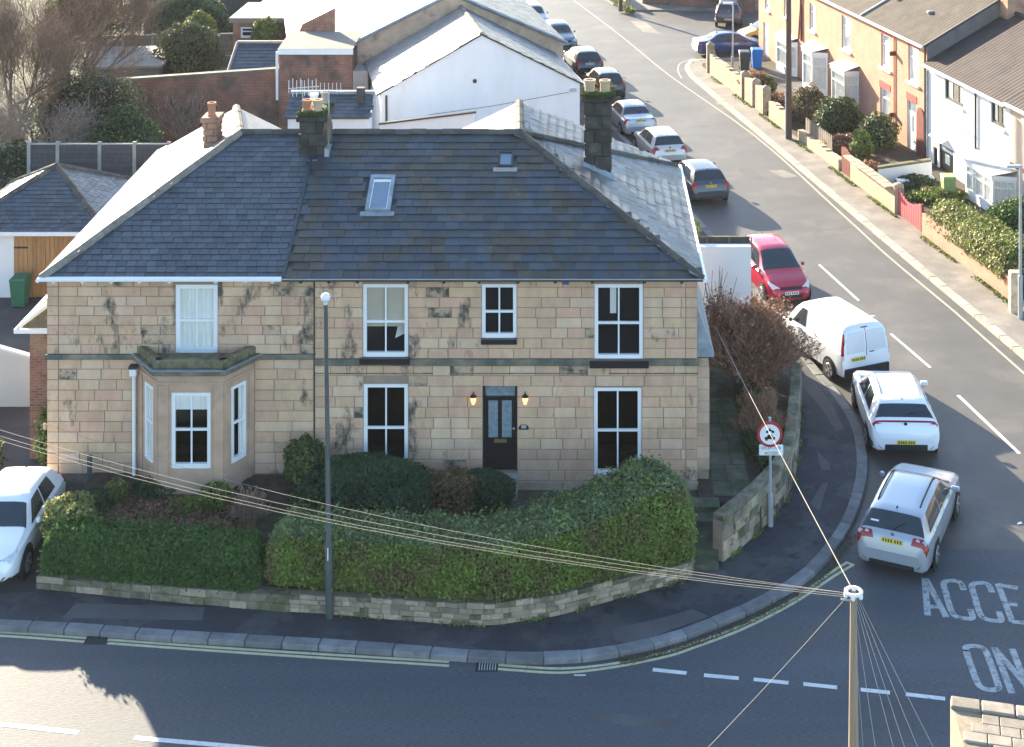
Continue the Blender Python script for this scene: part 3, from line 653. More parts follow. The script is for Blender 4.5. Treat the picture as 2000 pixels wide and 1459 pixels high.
stones(wallL, HX0, PX_-.012, zuL, opsL, sootL, (HX0, 1, 0)); stones(wallL, HX0, PX_-.012, zlL, [(fx(268), fx(497), 0, fz(703))], sootL, (HX0, 1, 0))
stones(wallR, PX_+.012, HX1, rowz(541, 700, 8), opsR, sootR, (0, 0, 1)); stones(wallR, PX_+.012, HX1, rowz(713, 939, 11), opsR, sootR, (0, 0, 1))
MB().box(HX0-.05, PX_-.01, -.075, 0, fz(701), fz(691)).build('string_course', M_string, houseL, bev=.012)
MB().box(PX_+.01, HX1+.05, -.075, 0, fz(713), fz(700)).build('string_course', M_string, houseR, bev=.012)
MB().box(PX_+.01, HX1+.02, -.028, 0, fz(730), fz(727.5)).build('drip_line', M_string, houseR)
MB().box(HX0-.02, PX_-.01, -.06, 0, BASE, fz(925)).build('plinth', M_string, houseL); MB().box(PX_, HX1+.02, -.06, 0, BASE, fz(939.5)).build('plinth', M_trim, houseR)
MB().tube([(PX_, -.03, EAV-.05), (PX_, -.03, 1.2)], .014, 6).build('cable_run', M_dkgrey, houseR)
# windows of the upper left, right
window(houseL, *[opsL[0][i] for i in (0, 1, 2, 3)], .01, fw=.11, rail=.46, curtain=cur_full)
wA = window(houseR, *opsR[0], .02, fw=.095, rail=.47, curtain=blind(.62, None, .0))
MB().quad((fx(768), .40, fz(672)), (fx(793), .40, fz(660)), (fx(793), .40, fz(590)), (fx(785), .40, fz(600))).build('curtain', M_net, wA)
window(houseR, *opsR[1], .02, fw=.095, rail=.47)
wC = window(houseR, *opsR[2], .02, fw=.10, rail=.47)
MB().box(fx(1192), fx(1204), .3, .32, fz(620), fz(560)).build('curtain', M_net, wC)
window(houseR, *opsR[3], .02, fw=.10, rail=.5); window(houseR, *opsR[5], .02, fw=.10, rail=.5)
for a, b, c, d in ((703, 801, 697, 709), (940, 1010, 660, 670), (1152, 1267, 702, 716)):
    MB().box(fx(a), fx(b), -.13, .05, fz(d), fz(c)).build('sill', M_black, houseR, bev=.012)
for a, b, c, d in ((340, 428, 690, 696),): MB().box(fx(a), fx(b), -.05, .05, fz(d), fz(c)).build('sill', M_upvc, houseL)
# front door
dx0, dx1, dz0, dz1 = opsR[4]
door = MB().box(dx0, dx0+.06, .10, .2, dz0, dz1).box(dx1-.06, dx1, .10, .2, dz0, dz1).box(dx0+.06, dx1-.06, .1, .2, dz1-.05, dz1).box(dx0+.06, dx1-.06, .1, .2, fz(781), fz(777)).box(dx0+.06, dx1-.06, .13, .19, dz0, fz(781)).build('front_door', M_black, houseR)
door['label'] = 'black panelled front door with two frosted panes'
MB().box(dx0+.06, dx1-.06, .14, .15, fz(777), dz1-.05).build('transom_pane', M_frost, door)
for a, b in ((953.5, 972), (980, 999)): MB().box(fx(a), fx(b), .118, .131, fz(858), fz(786)).build('frosted_pane', M_frost, door)
for a, b in ((954, 972), (980, 998)): MB().box(fx(a), fx(b), .12, .131, fz(915), fz(876)).build('door_panel', M_dkgrey if 0 else M_black, door, bev=.008)
MB().box(fx(965), fx(989), .112, .131, fz(868.5), fz(862)).build('letterbox', mat('brass', (0.45, 0.34, 0.16), .35, .05, metal=.8), door)
MB().lathe([(.03, 0), (.03, .04)], (fx(1003), .12, fz(840)), 8, 'Y').build('door_handle', M_metal, door)
MB().box(dx0-.02, dx1+.02, -.32, .1, BASE, dz0-.02).build('door_step', M_conc, houseR, bev=.015); MB().box(dx0+.1, dx1+.02, -.62, -.32, BASE, dz0-.15).build('door_step', M_conc, houseR, bev=.015)
M_lampg = emit_mat('lantern_glow', (0.95, 0.55, 0.22), 0.35)
for a in (925, 1026):
    x, z = fx(a), fz(776)
    l = MB().lathe([(.02, .13), (.095, .06), (.10, .05), (.04, .045)], (x, -.13, z+.02), 8).tube([(x, 0, z+.12), (x, -.1, z+.19), (x, -.13, z+.14)], .012, 5).build('wall_lantern', M_iron, houseR)
    MB().lathe([(.035, -.14), (.075, -.03), (.075, .045)], (x, -.13, z+.01), 8).build('lamp_glass', M_lampg, l)
pl = MB().prism([(-.13, 0), (.13, 0), (.13, .07), (.08, .13), (-.08, .13), (-.13, .07)], 0, .02).build('house_plaque', M_black, houseR, M=frame(Vector((fx(1023), -.02, fz(838))), Vector((1, 0, 0)), Vector((0, 0, 1)), Vector((0, -1, 0))))
MB().box(fx(1018), fx(1028), -.046, -.042, fz(835), fz(829)).build('plaque_mark', M_metal, pl)
MB().box(fx(1100), fx(1111), -.09, 0, fz(554), fz(546)).build('alarm_box', mat('blue_plastic', (0.04, 0.10, 0.35), .5), houseR, bev=.01)
# gutters and brackets
MB().box(LE-.02, fx(555), EY-.11, EY+.02, EAV-.03, EAV+.075).build('gutter', M_upvc, houseL, bev=.02)
MB().box(fx(556), RE+.02, EY-.10, EY+.02, EAV-.03, EAV+.05).build('gutter', M_dkgrey, houseR, bev=.015); MB().box(fx(556), RE, EY-.112, EY-.10, EAV+.028, EAV+.052).build('gutter_lip', M_metal, houseR)
for a in (110, 166, 222, 277, 335, 425, 482, 535): MB().box(fx(a)-.05, fx(a)+.05, EY+.06, 0, EAV-.14, EAV-.02).build('eaves_bracket', M_upvc, houseL, bev=.02)
for a in (590, 645, 700, 798, 868, 937, 1012, 1085, 1157, 1258, 1331): MB().box(fx(a)-.045, fx(a)+.045, EY+.06, 0, EAV-.14, EAV-.03).build('eaves_bracket', M_dkgrey, houseR, bev=.02)
MB().box(HX0, PX_, EY, .02, EAV-.03, EAV+.0).build('soffit', M_upvc, houseL); MB().box(PX_, HX1, EY, .02, EAV-.03, EAV).build('soffit', M_dkgrey, houseR)
# ---------------- bay of the left house
BY = -0.92; bz0, bz1 = .35, CH-(729-PPY)*(CD-.92)/FPX
BP = [(fx(270), 0), ((309-PPX)*(CD+BY)/FPX, BY), ((437-PPX)*(CD+BY)/FPX, BY), (fx(496), 0)]
def facet(p, q): # local frame of a bay face, x along, -y outward
    a, b = Vector((*p, 0)), Vector((*q, 0)); t = (b-a).normalized(); n = Vector((-t.y, t.x, 0)); return frame(a, t, n, Vector((0, 0, 1))), (b-a).length
bz = lambda py: CH-(py-PPY)*(CD+BY)/FPX
wz0, wz1 = bz(915), bz(767)
bay = None
for i, (p, q) in enumerate(zip(BP[:-1], BP[1:])):
    Mx, L_ = facet(p, q); ww = 1.03 if i == 1 else .56
    c = L_/2+(0 if i == 1 else (.02 if i == 0 else 0)); o = (c-ww/2, c+ww/2, wz0, wz1 if i == 1 else wz1+.04)
    w = wall_mesh(0, L_, bz0, bz1, [o], 0, .2).build('bay_wall', M_bay, houseL, M=Mx)
    MB().box(0, L_, -.04, 0, bz0, bz0+.5).build('bay_plinth', M_bay, houseL, M=Mx)
    MB().box(0, L_, -.035, 0, bz1-.30, bz1-.22).build('bay_moulding', M_bay, houseL, M=Mx, bev=.01)
    for xa, xb in ((.0, o[0]-.07), (o[1]+.07, L_)): MB().box(xa, xb, -.03, 0, bz0+.5, bz1-.30).build('bay_pilaster', M_bay, houseL, M=Mx, bev=.012)
    window(houseL, *o, .02, M=Mx, fw=.095, rail=.5, bars=1 if i == 1 else 0, curtain=blind(.22, M_net) if i == 1 else cur_sides(.45 if i == 0 else .30))
MB().add([(p[0], p[1], bz1-.05) for p in BP], [(0, 1, 2, 3)]).build('bay_ceiling', M_dark, houseL)
OP = [(fx(256), 0), ((302-PPX)*(CD+BY)/FPX-.02, BY-.2), ((441-PPX)*(CD+BY)/FPX+.04, BY-.2), (fx(513), 0)]
MB().prism(OP, bz1, bz1+.13).build('bay_cornice', M_string, houseL, bev=.02)
lip = [(x*1.0, y) for x, y in OP]
for p, q in zip(OP[:-1], OP[1:]):
    Mx, L_ = facet(p, q); MB().box(-.02, L_+.02, .14, .36, bz1+.13, bz1+.36).build('bay_parapet', M_moss, houseL, M=Mx, bev=.04)
    MB().box(0, L_, -.015, .12, bz1+.13, bz1+.15).build('lead_edge', M_leadsh, houseL, M=Mx)
MB().add([(p[0], p[1]+.05, bz1+.16) for p in OP], [(0, 1, 2, 3)]).build('bay_roof', M_moss, houseL)
# white downpipe beside the bay
MB().tube([(fx(264), -.12, 3.75), (fx(264), -.12, .85), (fx(263), -.2, .72), (fx(259), -.42, .66)], .045, 8).build('downpipe', M_upvc, houseL, smooth=40)
MB().box(fx(257), fx(271), -.24, -.02, 3.72, 3.92).build('hopper', M_upvc, houseL, bev=.02); MB().box(fx(256), fx(272), -.26, -.01, 3.92, 3.98).build('hopper_rim', M_dkgrey, houseL)
# ---------------- side lean-to of the right house
MB().box(HX1, HX1+.33, .30, 4.2, .4, fz(708)).build('side_porch', M_trim, houseR)
for k in range(9):
    z = 1.0+k*.31; MB().box(HX1+.005, HX1+.345, .275, .30, z, z+.297).build('quoin_stone', (M_stone, M_stone2, M_stone3)[k % 3], houseR, bev=.006)
MB().add([(HX1-.01, .10, fz(600)), (HX1+.46, .10, fz(694)), (HX1+.46, 4.4, fz(694)), (HX1-.01, 4.4, fz(600)), (HX1-.01, .10, fz(700)), (HX1+.46, .10, fz(700)), (HX1+.46, 4.4, fz(700)), (HX1-.01, 4.4, fz(700))],
         [(0, 1, 2, 3), (4, 5, 1, 0), (5, 6, 2, 1), (7, 6, 5, 4), (3, 2, 6, 7)]).build('porch_roof', M_leadsh, houseR)
# ---------------- roofs
def slope(h, roof, pts, gauge, sw, m, name='slate', limit=0, skip=(), th=.014, seed=1, near=True):
    """pts: polygon, first two along the eaves left->right seen from outside"""
    P = [Vector(p) for p in pts]; ex = (P[1]-P[0]).normalized(); nrm = ex.cross(P[2]-P[0]).normalized()
    if nrm.z < 0: nrm = -nrm
    up = nrm.cross(ex); O = P[0]; poly = [((p-O).dot(ex), (p-O).dot(up)) for p in P]
    u0, u1 = min(p[0] for p in poly), max(p[0] for p in poly); vmax = max(p[1] for p in poly); rnd = random.Random(seed)
    items = []; r = 0; v = 0.0
    while v < vmax-.05:
        u = u0-rnd.random()*sw*.3-(r % 2)*sw*.5
        while u < u1:
            w = sw*rnd.uniform(.93, 1.07); c = (u+w/2, v+gauge*.5)
            if inpoly(c, poly) and not any(a < c[0] < b and e < c[1] < f for a, b, e, f in skip): items.append((u, w, v, rnd.uniform(-.004, .006), rnd.uniform(-.012, .012)))
            u += w
        v += gauge; r += 1
    Ls = gauge*1.35
    base = shared(name, MB().box(-.5, .5, 0, 1, 0, 1), m)
    tilt = math.atan2(th*1.1, gauge)
    def mx(it):
        u, w, v, dz, rot = it
        y2 = (up*math.cos(tilt)-nrm*math.sin(tilt)); z2 = ex.cross(y2)
        c, s = math.cos(rot), math.sin(rot); xx = ex*c+y2*s; yy = y2*c-ex*s
        return frame(O+ex*(u+w/2)+up*(v-.02)+nrm*(.028+dz), xx, yy, z2) @ Matrix.Diagonal((w-.013, Ls, th, 1))
    items.sort(key=lambda i: i[2]) if near else None
    for it in items[:limit]: inst(name, base, roof, mx(it))
    rest = items[limit:]
    if rest:
        bx = np.array([(x, y, z, 1) for x in (-.5, .5) for y in (0, 1) for z in (0, 1)], float)
        V = np.concatenate([(bx @ np.array(mx(i)).T)[:, :3] for i in rest]); n = len(rest)
        Fb = np.array([(0, 1, 3, 2), (4, 6, 7, 5), (0, 4, 5, 1), (2, 3, 7, 6), (0, 2, 6, 4), (1, 5, 7, 3)])
        F = np.concatenate([Fb+8*k for k in range(n)]); o = npmesh(name+'_courses', V, F, m, roof, np.repeat(RNG.random(n), 6)); o['kind'] = 'stuff'
def ridge_row(roof, a, b, m, step=.42, r=.13, name='ridge_tile', lift=.05):
    a, b = Vector(a), Vector(b); n = max(1, round((b-a).length/step)); d = (b-a)/n; t = d.normalized(); y = Vector((0, 0, 1)).cross(t).normalized(); z = t.cross(y)
    mb = MB(); L_ = d.length; pr = [(-r, -.05), (-r*.75, .03), (0, .075), (r*.75, .03), (r, -.05)]
    vs = [(x, p[0], p[1]) for x in (0, L_*.985) for p in pr]; mb.add(vs, [(i, i+1, 6+i, 5+i) for i in range(4)]+[(0, 1, 2, 3, 4), (9, 8, 7, 6, 5), (4, 9, 5, 0)])
    mb.f = [tuple(reversed(f)) for f in mb.f]
    me = shared(name, mb, m)
    for k in range(n): inst(name, me, roof, frame(a+d*k+Vector((0, 0, lift+random.uniform(-.01, .01))), t, y, z))
eL, eR = Vector((LE, EY, EAV+.02)), Vector((RE, EY, EAV+.02)); rL, rR = Vector((RL, RY, RZ)), Vector((RR, RY, RZ))
wLb, wRb = Vector((-11.1, 8.07, RZ)), Vector((-2.07, 8.73, RZ)); bL, bR = Vector((-14.62, 12.0, EAV+.02)), Vector((RE, 10.1, EAV+.02))
dE, dR = Vector((DIV, EY, EAV+.02)), Vector((DIV, RY, RZ))
vL, vR = Vector((-7.9, 8.07, 7.25)), Vector((-5.6, 8.73, 7.2)); mid = Vector((DIV, 8.3, 7.05))
roofL = MB().add([eL, dE, dR, rL], [(0, 1, 2, 3)]).add([bL, eL, rL, wLb], [(0, 1, 2, 3)]).add([rL, dR, vL, wLb], [(0, 1, 2), (0, 2, 3)]).build('roof', M_dkgrey, houseL)
roofR = MB().add([dE, eR, rR, dR], [(0, 1, 2, 3)]).add([eR, bR, wRb, rR], [(0, 1, 2, 3)]).add([rR, wRb, vR, dR], [(0, 1, 2), (0, 2, 3)]).build('roof', M_dkgrey, houseR)
slope(houseL, roofL, [eL, dE, dR, rL], .217, .27, M_slateL, limit=300, seed=3)
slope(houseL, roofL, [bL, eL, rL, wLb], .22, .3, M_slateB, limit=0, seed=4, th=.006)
slope(houseL, roofL, [dR, rL, wLb, vL][::1] if 0 else [vL, wLb, rL, dR][:0] or [Vector((-7.6, 5.1, 7.1)), Vector((-7.7, 8.07, 7.2)), wLb, Vector((RL, RY+.1, RZ))], .22, .3, M_slateS, limit=0, seed=5) if 0 else None
MB().add([rL+Vector((0, .05, .02)), wLb+Vector((0, 0, .02)), Vector((-8.4, 8.07, 7.52)), Vector((-7.8, 5.1, 7.6))], [(3, 2, 1, 0)]).build('rear_slope', M_slateS, houseL)
MB().add([rR+Vector((0, .05, .02)), wRb+Vector((0, 0, .02)), Vector((-5.0, 8.73, 7.42)), Vector((-5.2, 5.1, 7.5))], [(0, 1, 2, 3)]).build('rear_slope', M_slateB, houseR)
# skylight holes in slope coordinates (u from DIV, v up-slope)
slen = math.hypot(RY-EY, RZ-EAV)
def onslope(px, py):
    lo, hi = 0.0, 1.0
    for _ in range(40):
        t = (lo+hi)/2; Y = EY+(RY-EY)*t; z = EAV+.02+(RZ-EAV-.02)*t; pyy = PPY+FPX/(CD+Y)*(CH-z)
        if pyy > py: lo = t
        else: hi = t
    Y = EY+(RY-EY)*t; return (px-PPX)*(CD+Y)/FPX, t*slen
sk = []
for (xa, ya, xb, yb) in ((713, 416, 773, 348), (972, 330, 1004, 301)):
    a = onslope(xa, ya); b = onslope(xb, yb); sk.append((a[0], b[0], a[1], b[1]))
slope(houseR, roofR, [dE, eR, rR, dR], .30, .42, M_slateR, limit=300, skip=[(s[0]-DIV-.05, s[1]-DIV+.05, s[2]-.1, s[3]+.02) for s in sk], seed=6, th=.02)
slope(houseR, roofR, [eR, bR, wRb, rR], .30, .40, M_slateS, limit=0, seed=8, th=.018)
upv = Vector((0, RY-EY, RZ-EAV-.02)).normalized(); nv = Vector((0, -upv.z, upv.y))
MS = frame(Vector((0, EY, EAV+.02)), Vector((1, 0, 0)), upv, nv)
for i, (a, b, c, d) in enumerate(sk):
    fr = .10 if i == 0 else .06
    s = MB().box(a, a+fr, c, d, .03, .13).box(b-fr, b, c, d, .03, .13).box(a+fr, b-fr, c, c+fr*.8, .03, .125).box(a+fr, b-fr, d-fr*1.3, d, .03, .135).build('skylight', M_leadsh if i == 0 else M_dkgrey, houseR, M=MS)
    MB().box(a+fr, b-fr, c+fr*.8, d-fr*1.3, .07, .08).build('pane', mat('skylight_glass', (0.18, 0.23, 0.28), .06, .05, spec=.8), s, M=MS)
    if i == 0: MB().box(a+fr, a+fr+.025, c+.1, d-.15, .082, .095).box(b-fr-.025, b-fr, c+.1, d-.15, .082, .095).box(a+fr+.025, b-fr-.025, d-.26, d-.16, .082, .095).build('sash', M_upvc, s, M=MS)
    MB().box(a-.12, b+.12, c-.17, c-.01, .035, .06).build('flashing_apron', M_conc if i else M_leadsh, s, M=MS)
ridge_row(roofL, eL, rL, M_hipL, .40, .15); ridge_row(roofL, rL, dR, M_ridge, .45, .13); ridge_row(roofL, rL, wLb, M_hipL, .45)
ridge_row(roofR, dR, rR, M_ridge, .45, .13); ridge_row(roofR, eR, rR, M_ridge, .40, .12); ridge_row(roofR, rR, wRb, M_ridge, .45)
ridge_row(roofR, rR, Vector((RE-.05, 9.9, EAV+.05)), M_ridge, .5, .09, lift=.04)
MB().box(-.05, .02, 0, slen-.2, .035, .062).build('lead_seam', M_slateL, houseR, M=MS @ Matrix.Translation((DIV, 0, 0)))
MB().tube([eL+Vector((-.06, -.1, -.02)), bL+Vector((-.06, 0, -.02))], .06, 6).build('side_gutter', M_upvc, houseL); MB().tube([eR+Vector((.07, -.1, -.02)), bR+Vector((.07, .05, -.02))], .065, 6).build('side_gutter', M_upvc, houseR)
MB().quad((HX0, 0, EAV-.03), eL-Vector((0, 0, .04)), bL-Vector((0, 0, .04)), (HX0, 11.6, EAV-.03)).build('side_soffit', M_upvc, houseL); MB().quad((HX1, 9.8, EAV-.03), bR-Vector((0, 0, .04)), eR-Vector((0, 0, .04)), (HX1, 0, EAV-.03)).build('side_soffit', M_dkgrey, houseR)
# ---------------- chimneys
def chimney(h, x0, x1, y0, y1, z0, z1, rows, m, cap=True, overhang=.07, label=None):
    c = MB().box(x0+.06, x1-.06, y0+.06, y1-.06, z0, z1).build('chimney', M_mort if m is not M_chim else M_dkgrey, h)
    if label: c['label'] = label
    hh = (z1-z0)/rows
    for k in range(rows):
        za, zb = z0+k*hh+.01, z0+(k+1)*hh-.01; s = .02 if k % 2 else 0; xm = (x0+x1)/2+(.12 if k % 2 else -.1)
        for a, b in ((x0+s, xm-.01), (xm+.01, x1-s)): MB().box(a, b, y0+s, y1-s, za, zb).build('chimney_block', m, c, bev=.02)
    if cap: MB().box(x0-overhang, x1+overhang, y0-overhang, y1+overhang, z1, z1+.16).build('chimney_cap', m, c, bev=.03)
    return c
def mossclump(c, x0, x1, y0, y1, z, n, name='moss_cushion', m=None, s=.03, h=.12):
    P = np.stack([RNG.uniform(x0, x1, n), RNG.uniform(y0, y1, n), z+RNG.random(n)*h], 1)
    o = leaves(P, np.tile(np.array([[0, -.4, .8]]), (n, 1)), s, name, m or M_mossg, c); o['kind'] = 'stuff'
def pot(c, x, y, z, r, h, m): MB().lathe([(r*1.1, 0), (r*1.1, .05), (r*.92, .07), (r, h-.08), (r*1.15, h-.07), (r*1.15, h), (r*.8, h), (r*.75, h-.06)], (x, y, z), 14).build('chimney_pot', m, c, smooth=40)
sC = FPX/(CD+4.05); cx0, cx1 = (583-PPX)/sC, (634-PPX)/sC
c1 = chimney(houseL, cx0, cx1, 4.05, 5.5, 7.95, CH-(238-PPY)/sC, 4, M_chim, label='sooty stone chimney with mossy cap and aerials on the ridge')
zt = CH-(238-PPY)/sC+.16
mossclump(c1, cx0-.05, cx1+.05, 3.97, 5.5, zt, 5000); MB().box(cx0, cx1, 4.1, 5.4, zt, zt+.12).build('flaunching', M_mossg, c1, bev=.05)
pot(c1, cx0+.20, 4.35, zt+.1, .13, .32, M_terra); pot(c1, cx0+.52, 4.3, zt+.1, .13, .34, M_buff); pot(c1, cx0+.3, 4.95, zt+.1, .12, .36, M_white); pot(c1, cx0+.6, 5.2, zt+.1, .12, .36, M_conc)
MB().box(cx0-.1, cx1+.12, 3.86, 4.05, 8.12, 8.32).build('lead_flashing', M_leadsh, c1); MB().box(cx1, cx1+.14, 4.0, 4.9, 8.2, 8.62).build('lead_flashing', M_leadsh, c1)
al = MB().tube([(cx1+.1, 4.2, zt-1.1), (cx1+.1, 4.2, zt+.75)], .022, 6).build('aerial_mast', M_metal, c1)
MB().tube([(cx0+.1, 4.3, zt+.1), (cx0+.05, 4.3, zt+1.0)], .015, 5).tube([(cx0-.35, 4.3, zt+.75), (cx0+.55, 4.3, zt+.82)], .02, 5).build('aerial_boom', M_metal, c1)
ae = MB()
for k in range(8):
    x = cx0-.33+k*.115; ae.tube([(x, 4.3, zt+.75-.25*(1 if k % 3 else .5)+.01*k), (x, 4.3, zt+1.0+.05*(k % 2))], .011, 4)
for k in range(6): ae.tube([(cx1-.15+k*.12, 4.2, zt+.65), (cx1-.15+k*.12, 4.2, zt+.95)], .009, 4)
ae.tube([(cx1-.2, 4.2, zt+.72), (cx1+.55, 4.2, zt+.70)], .014, 4); ae.build('aerial_elements', M_white, c1)
tw = []
for k in range(40): p = Vector((cx1+.08+random.uniform(-.08, .1), 4.1, zt+random.uniform(-.2, .1))); tw.append((tuple(p), tuple(p+Vector((random.uniform(-.1, .12), -.05, random.uniform(-.9, -.2)))), .008, .003))
twigs(tw, 'hanging_wires', M_twigP, c1)
MB().box(cx1-.1, cx1+.2, 3.55, 3.85, 7.95, 8.15).build('mortar_patch', M_leadsh, c1, M=Matrix.Identity(4), bev=.03) if 0 else None
cx0, cx1 = .02, .86
c2 = chimney(houseR, cx0, cx1, 4.9, 5.6, 6.9, 9.75, 7, M_chim, label='tall blackened stone chimney with moss and two buff pots')
mossclump(c2, cx0-.1, cx1+.1, 4.8, 5.7, 9.88, 4000, h=.16); MB().box(cx0-.03, cx1+.03, 4.9, 5.6, 9.9, 10.02).build('flaunching', M_mossg, c2, bev=.05)
pot(c2, .2, 5.2, 9.95, .16, .42, M_buff); pot(c2, .66, 5.15, 9.95, .15, .42, M_buff)
MB().box(cx0-.05, cx1+.05, 4.72, 4.9, 7.2, 7.3).build('lead_flashing', M_leadsh, c2)
MB().add([(cx0-.03, 4.80, 7.86), (cx1+.06, 4.80, 7.42), (cx1+.06, 4.93, 7.60), (cx0-.03, 4.93, 8.03)], [(0, 1, 2, 3)]).build('lead_apron', M_leadsh, c2)
c3 = chimney(houseL, -11.64, -11.16, 5.8, 6.5, 7.9, 8.9, 5, M_brickW, overhang=.05, label='small red brick chimney with terracotta pot')
pot(c3, -11.4, 6.05, 9.05, .12, .42, M_terra)
# brick side extension with little hipped roof
sx = 70.0; ex0, ex1 = (57-PPX)/sx, HX0-.01
be = thing('brick_extension', 'red brick side extension with white gutter against the left house', 'extension', (-15, 2, .5))
MB().box(ex0, ex1, 1.8, 7, .4, 4.25).build('wall', M_brickW, be)
MB().add([(ex0-.22, 1.55, 4.28), (ex1, 1.55, 4.28), (ex1, 2.6, 5.15), (ex0-.22, 7, 4.28), (ex1, 7, 5.15)], [(0, 1, 2), (0, 2, 4, 3)]).build('roof', M_moss, be)
MB().box(ex0-.3, ex1, 1.44, 1.55, 4.2, 4.31).box(ex0-.32, ex0-.2, 1.45, 7, 4.2, 4.31).tube([(ex0-.22, 1.5, 4.34), (ex1-.02, 2.62, 5.2)], .05, 6).build('gutter', M_upvc, be)
# ================================================================== garden walls near the camera
def stone_wall(name, label, line, h, thick, m, courses, wmin, wmax, cope=None, hvar=.25, core=None, group=None):
    """line: plan polyline (Vectors) of the outer foot, outside on its right; h: height or function of arclength"""
    lens = [0]
    for a, b in zip(line[:-1], line[1:]): lens.append(lens[-1]+(b-a).length)
    hf = h if callable(h) else (lambda t: h); n = len(line)
    I = offset_line(line, thick); O2 = offset_line(line, .02)
    mb = MB(); z0 = line[0].z-.1
    for i in range(n-1):
        ha, hb = hf(lens[i]/lens[-1])+line[i].z, hf(lens[i+1]/lens[-1])+line[i+1].z
        a, b, c, d = O2[i], O2[i+1], I[i+1], I[i]
        mb.add([(a.x, a.y, z0), (b.x, b.y, z0), (c.x, c.y, z0), (d.x, d.y, z0), (a.x, a.y, ha-.02), (b.x, b.y, hb-.02), (c.x, c.y, hb-.02), (d.x, d.y, ha-.02)], [(0, 1, 5, 4), (2, 3, 7, 6), (4, 5, 6, 7), (0, 4, 7, 3), (1, 2, 6, 5)])
    w = mb.build(name, core or M_mort); tag(w, label, 'wall', group)
    def at(s):
        s = max(0, min(s, lens[-1]-1e-4)); i = 0
        while i < n-2 and lens[i+1] <= s: i += 1
        t = (s-lens[i])/(lens[i+1]-lens[i]); p = line[i].lerp(line[i+1], t); d = (line[i+1]-line[i]); d.z = 0; return p, d.normalized()
    cnt = 0
    for k in range(courses):
        s = 0
        while s < lens[-1]-.05:
            L_ = min(random.uniform(wmin, wmax), lens[-1]-s)
            if lens[-1]-s-L_ < wmin*.5: L_ = lens[-1]-s
            p, d = at(s+L_/2); hh = hf((s+L_/2)/lens[-1]); ch = hh/courses
            za = p.z+ch*k+.006; zb = p.z+ch*(k+1)-.006+(random.uniform(-hvar, hvar)*ch*.3 if k < courses-1 else random.uniform(-.02, .02))
            q = random.uniform(0, .028)
            nrm = Vector((-d.y, d.x, 0)); c = Vector((p.x, p.y, 0))
            mbx = MB(); a = L_/2-.007; j = [random.uniform(-.012, .012) for _ in range(8)]
            mbx.add([(-a+j[0], -q, za), (a+j[1], -q, za), (a+j[2], -q+.004, zb+j[6]), (-a+j[3], -q, zb+j[7]), (-a, .06, za), (a, .06, za), (a, .06, zb), (-a, .06, zb)], [(0, 1, 2, 3), (4, 7, 6, 5), (0, 4, 5, 1), (3, 2, 6, 7), (0, 3, 7, 4), (1, 5, 6, 2)])
            mbx.build('stone', m[cnt % len(m)] if isinstance(m, (list, tuple)) and random.random() < .8 else (m[0] if isinstance(m, (list, tuple)) else m), w, M=frame(c, d, nrm, Vector((0, 0, 1))), bev=.012); cnt += 1; s += L_
    if cope:
        cm, cl, ct, ov = cope; s = 0
        while s < lens[-1]-.03:
            L_ = min(cl*random.uniform(.8, 1.2), lens[-1]-s); p, d = at(s+L_/2); hh = hf((s+L_/2)/lens[-1]); sl = hf(min(1, (s+L_)/lens[-1]))-hf(s/lens[-1])
            a = L_/2-.006; z = p.z+hh; nrm = Vector((-d.y, d.x, 0))
            MB().add([(-a, -ov, z-sl/2), (a, -ov, z+sl/2), (a, thick+ov, z+sl/2), (-a, thick+ov, z-sl/2), (-a, 0, z+ct-sl/2), (a, 0, z+ct+sl/2), (a, thick, z+ct+sl/2), (-a, thick, z+ct-sl/2)], [(3, 2, 1, 0), (4, 5, 6, 7), (0, 1, 5, 4), (1, 2, 6, 5), (2, 3, 7, 6), (3, 0, 4, 7)]).build('coping_stone', cm, w, M=frame(Vector((p.x, p.y, 0)), d, nrm, Vector((0, 0, 1))), bev=.015); s += L_
    return w
iSplit = 22
stone_wall('garden_wall', 'low mossy stone wall under the dark clipped hedge by the driveway', WB[:13], lambda t: .30+.10*t, .26, [M_rubbleD, M_rubbleD, M_rubble], 2, .35, .8, core=M_rubbleD)
stone_wall('garden_wall', 'curved rubble stone retaining wall under the long bulging hedge', WB[12:], lambda t: .40+.12*math.sin(t*3.0)-.02*t, .26, [M_rubble, M_rubble, M_rubbleD], 4, .16, .48, core=M_mort)
cw = [(1412, 1098), (1470, 1050), (1530, 985), (1552, 930), (1561, 850), (1565, 780)]
CW = smoothline([G(x, y, .115) for x, y in cw], 5)
stone_wall('garden_wall', 'curved sandstone wall with rounded coping behind the road sign', CW, lambda t: 1.02, .30, [M_rubble, M_soot, M_rubbleD], 4, .3, .8, cope=(M_rubbleD, .55, .13, .02), core=M_mort)
stone_wall('wall_stub', 'short rough stone wall end at the driveway mouth', [G(-40, 1152, .115), G(-8, 1146, .115), G(10, 1135, .115)], lambda t: .45, .3, [M_rubbleD], 2, .2, .4, core=M_rubbleD)
# steps up to the side path
sp_ = thing('garden_steps', 'worn stone steps climbing between the hedge end and the curved wall', 'steps', (3.0, -2.4, .1))
for k in range(5):
    y0 = -3.05+k*.46; MB().box(2.72+.02*k, 3.36+.05*k, y0, y0+.50, .05, .115+.128*(k+1)).build('step', M_flag, sp_, bev=.012)
MB().box(2.60, 3.55, -3.5, -3.06, .05, .135).build('threshold_slab', M_pav2, sp_)
MB().prism([(2.66, -3.3), (2.72, -3.3), (2.76, -.75), (2.66, -.75)], .1, .6).build('side_kerb', M_rubbleD, sp_)
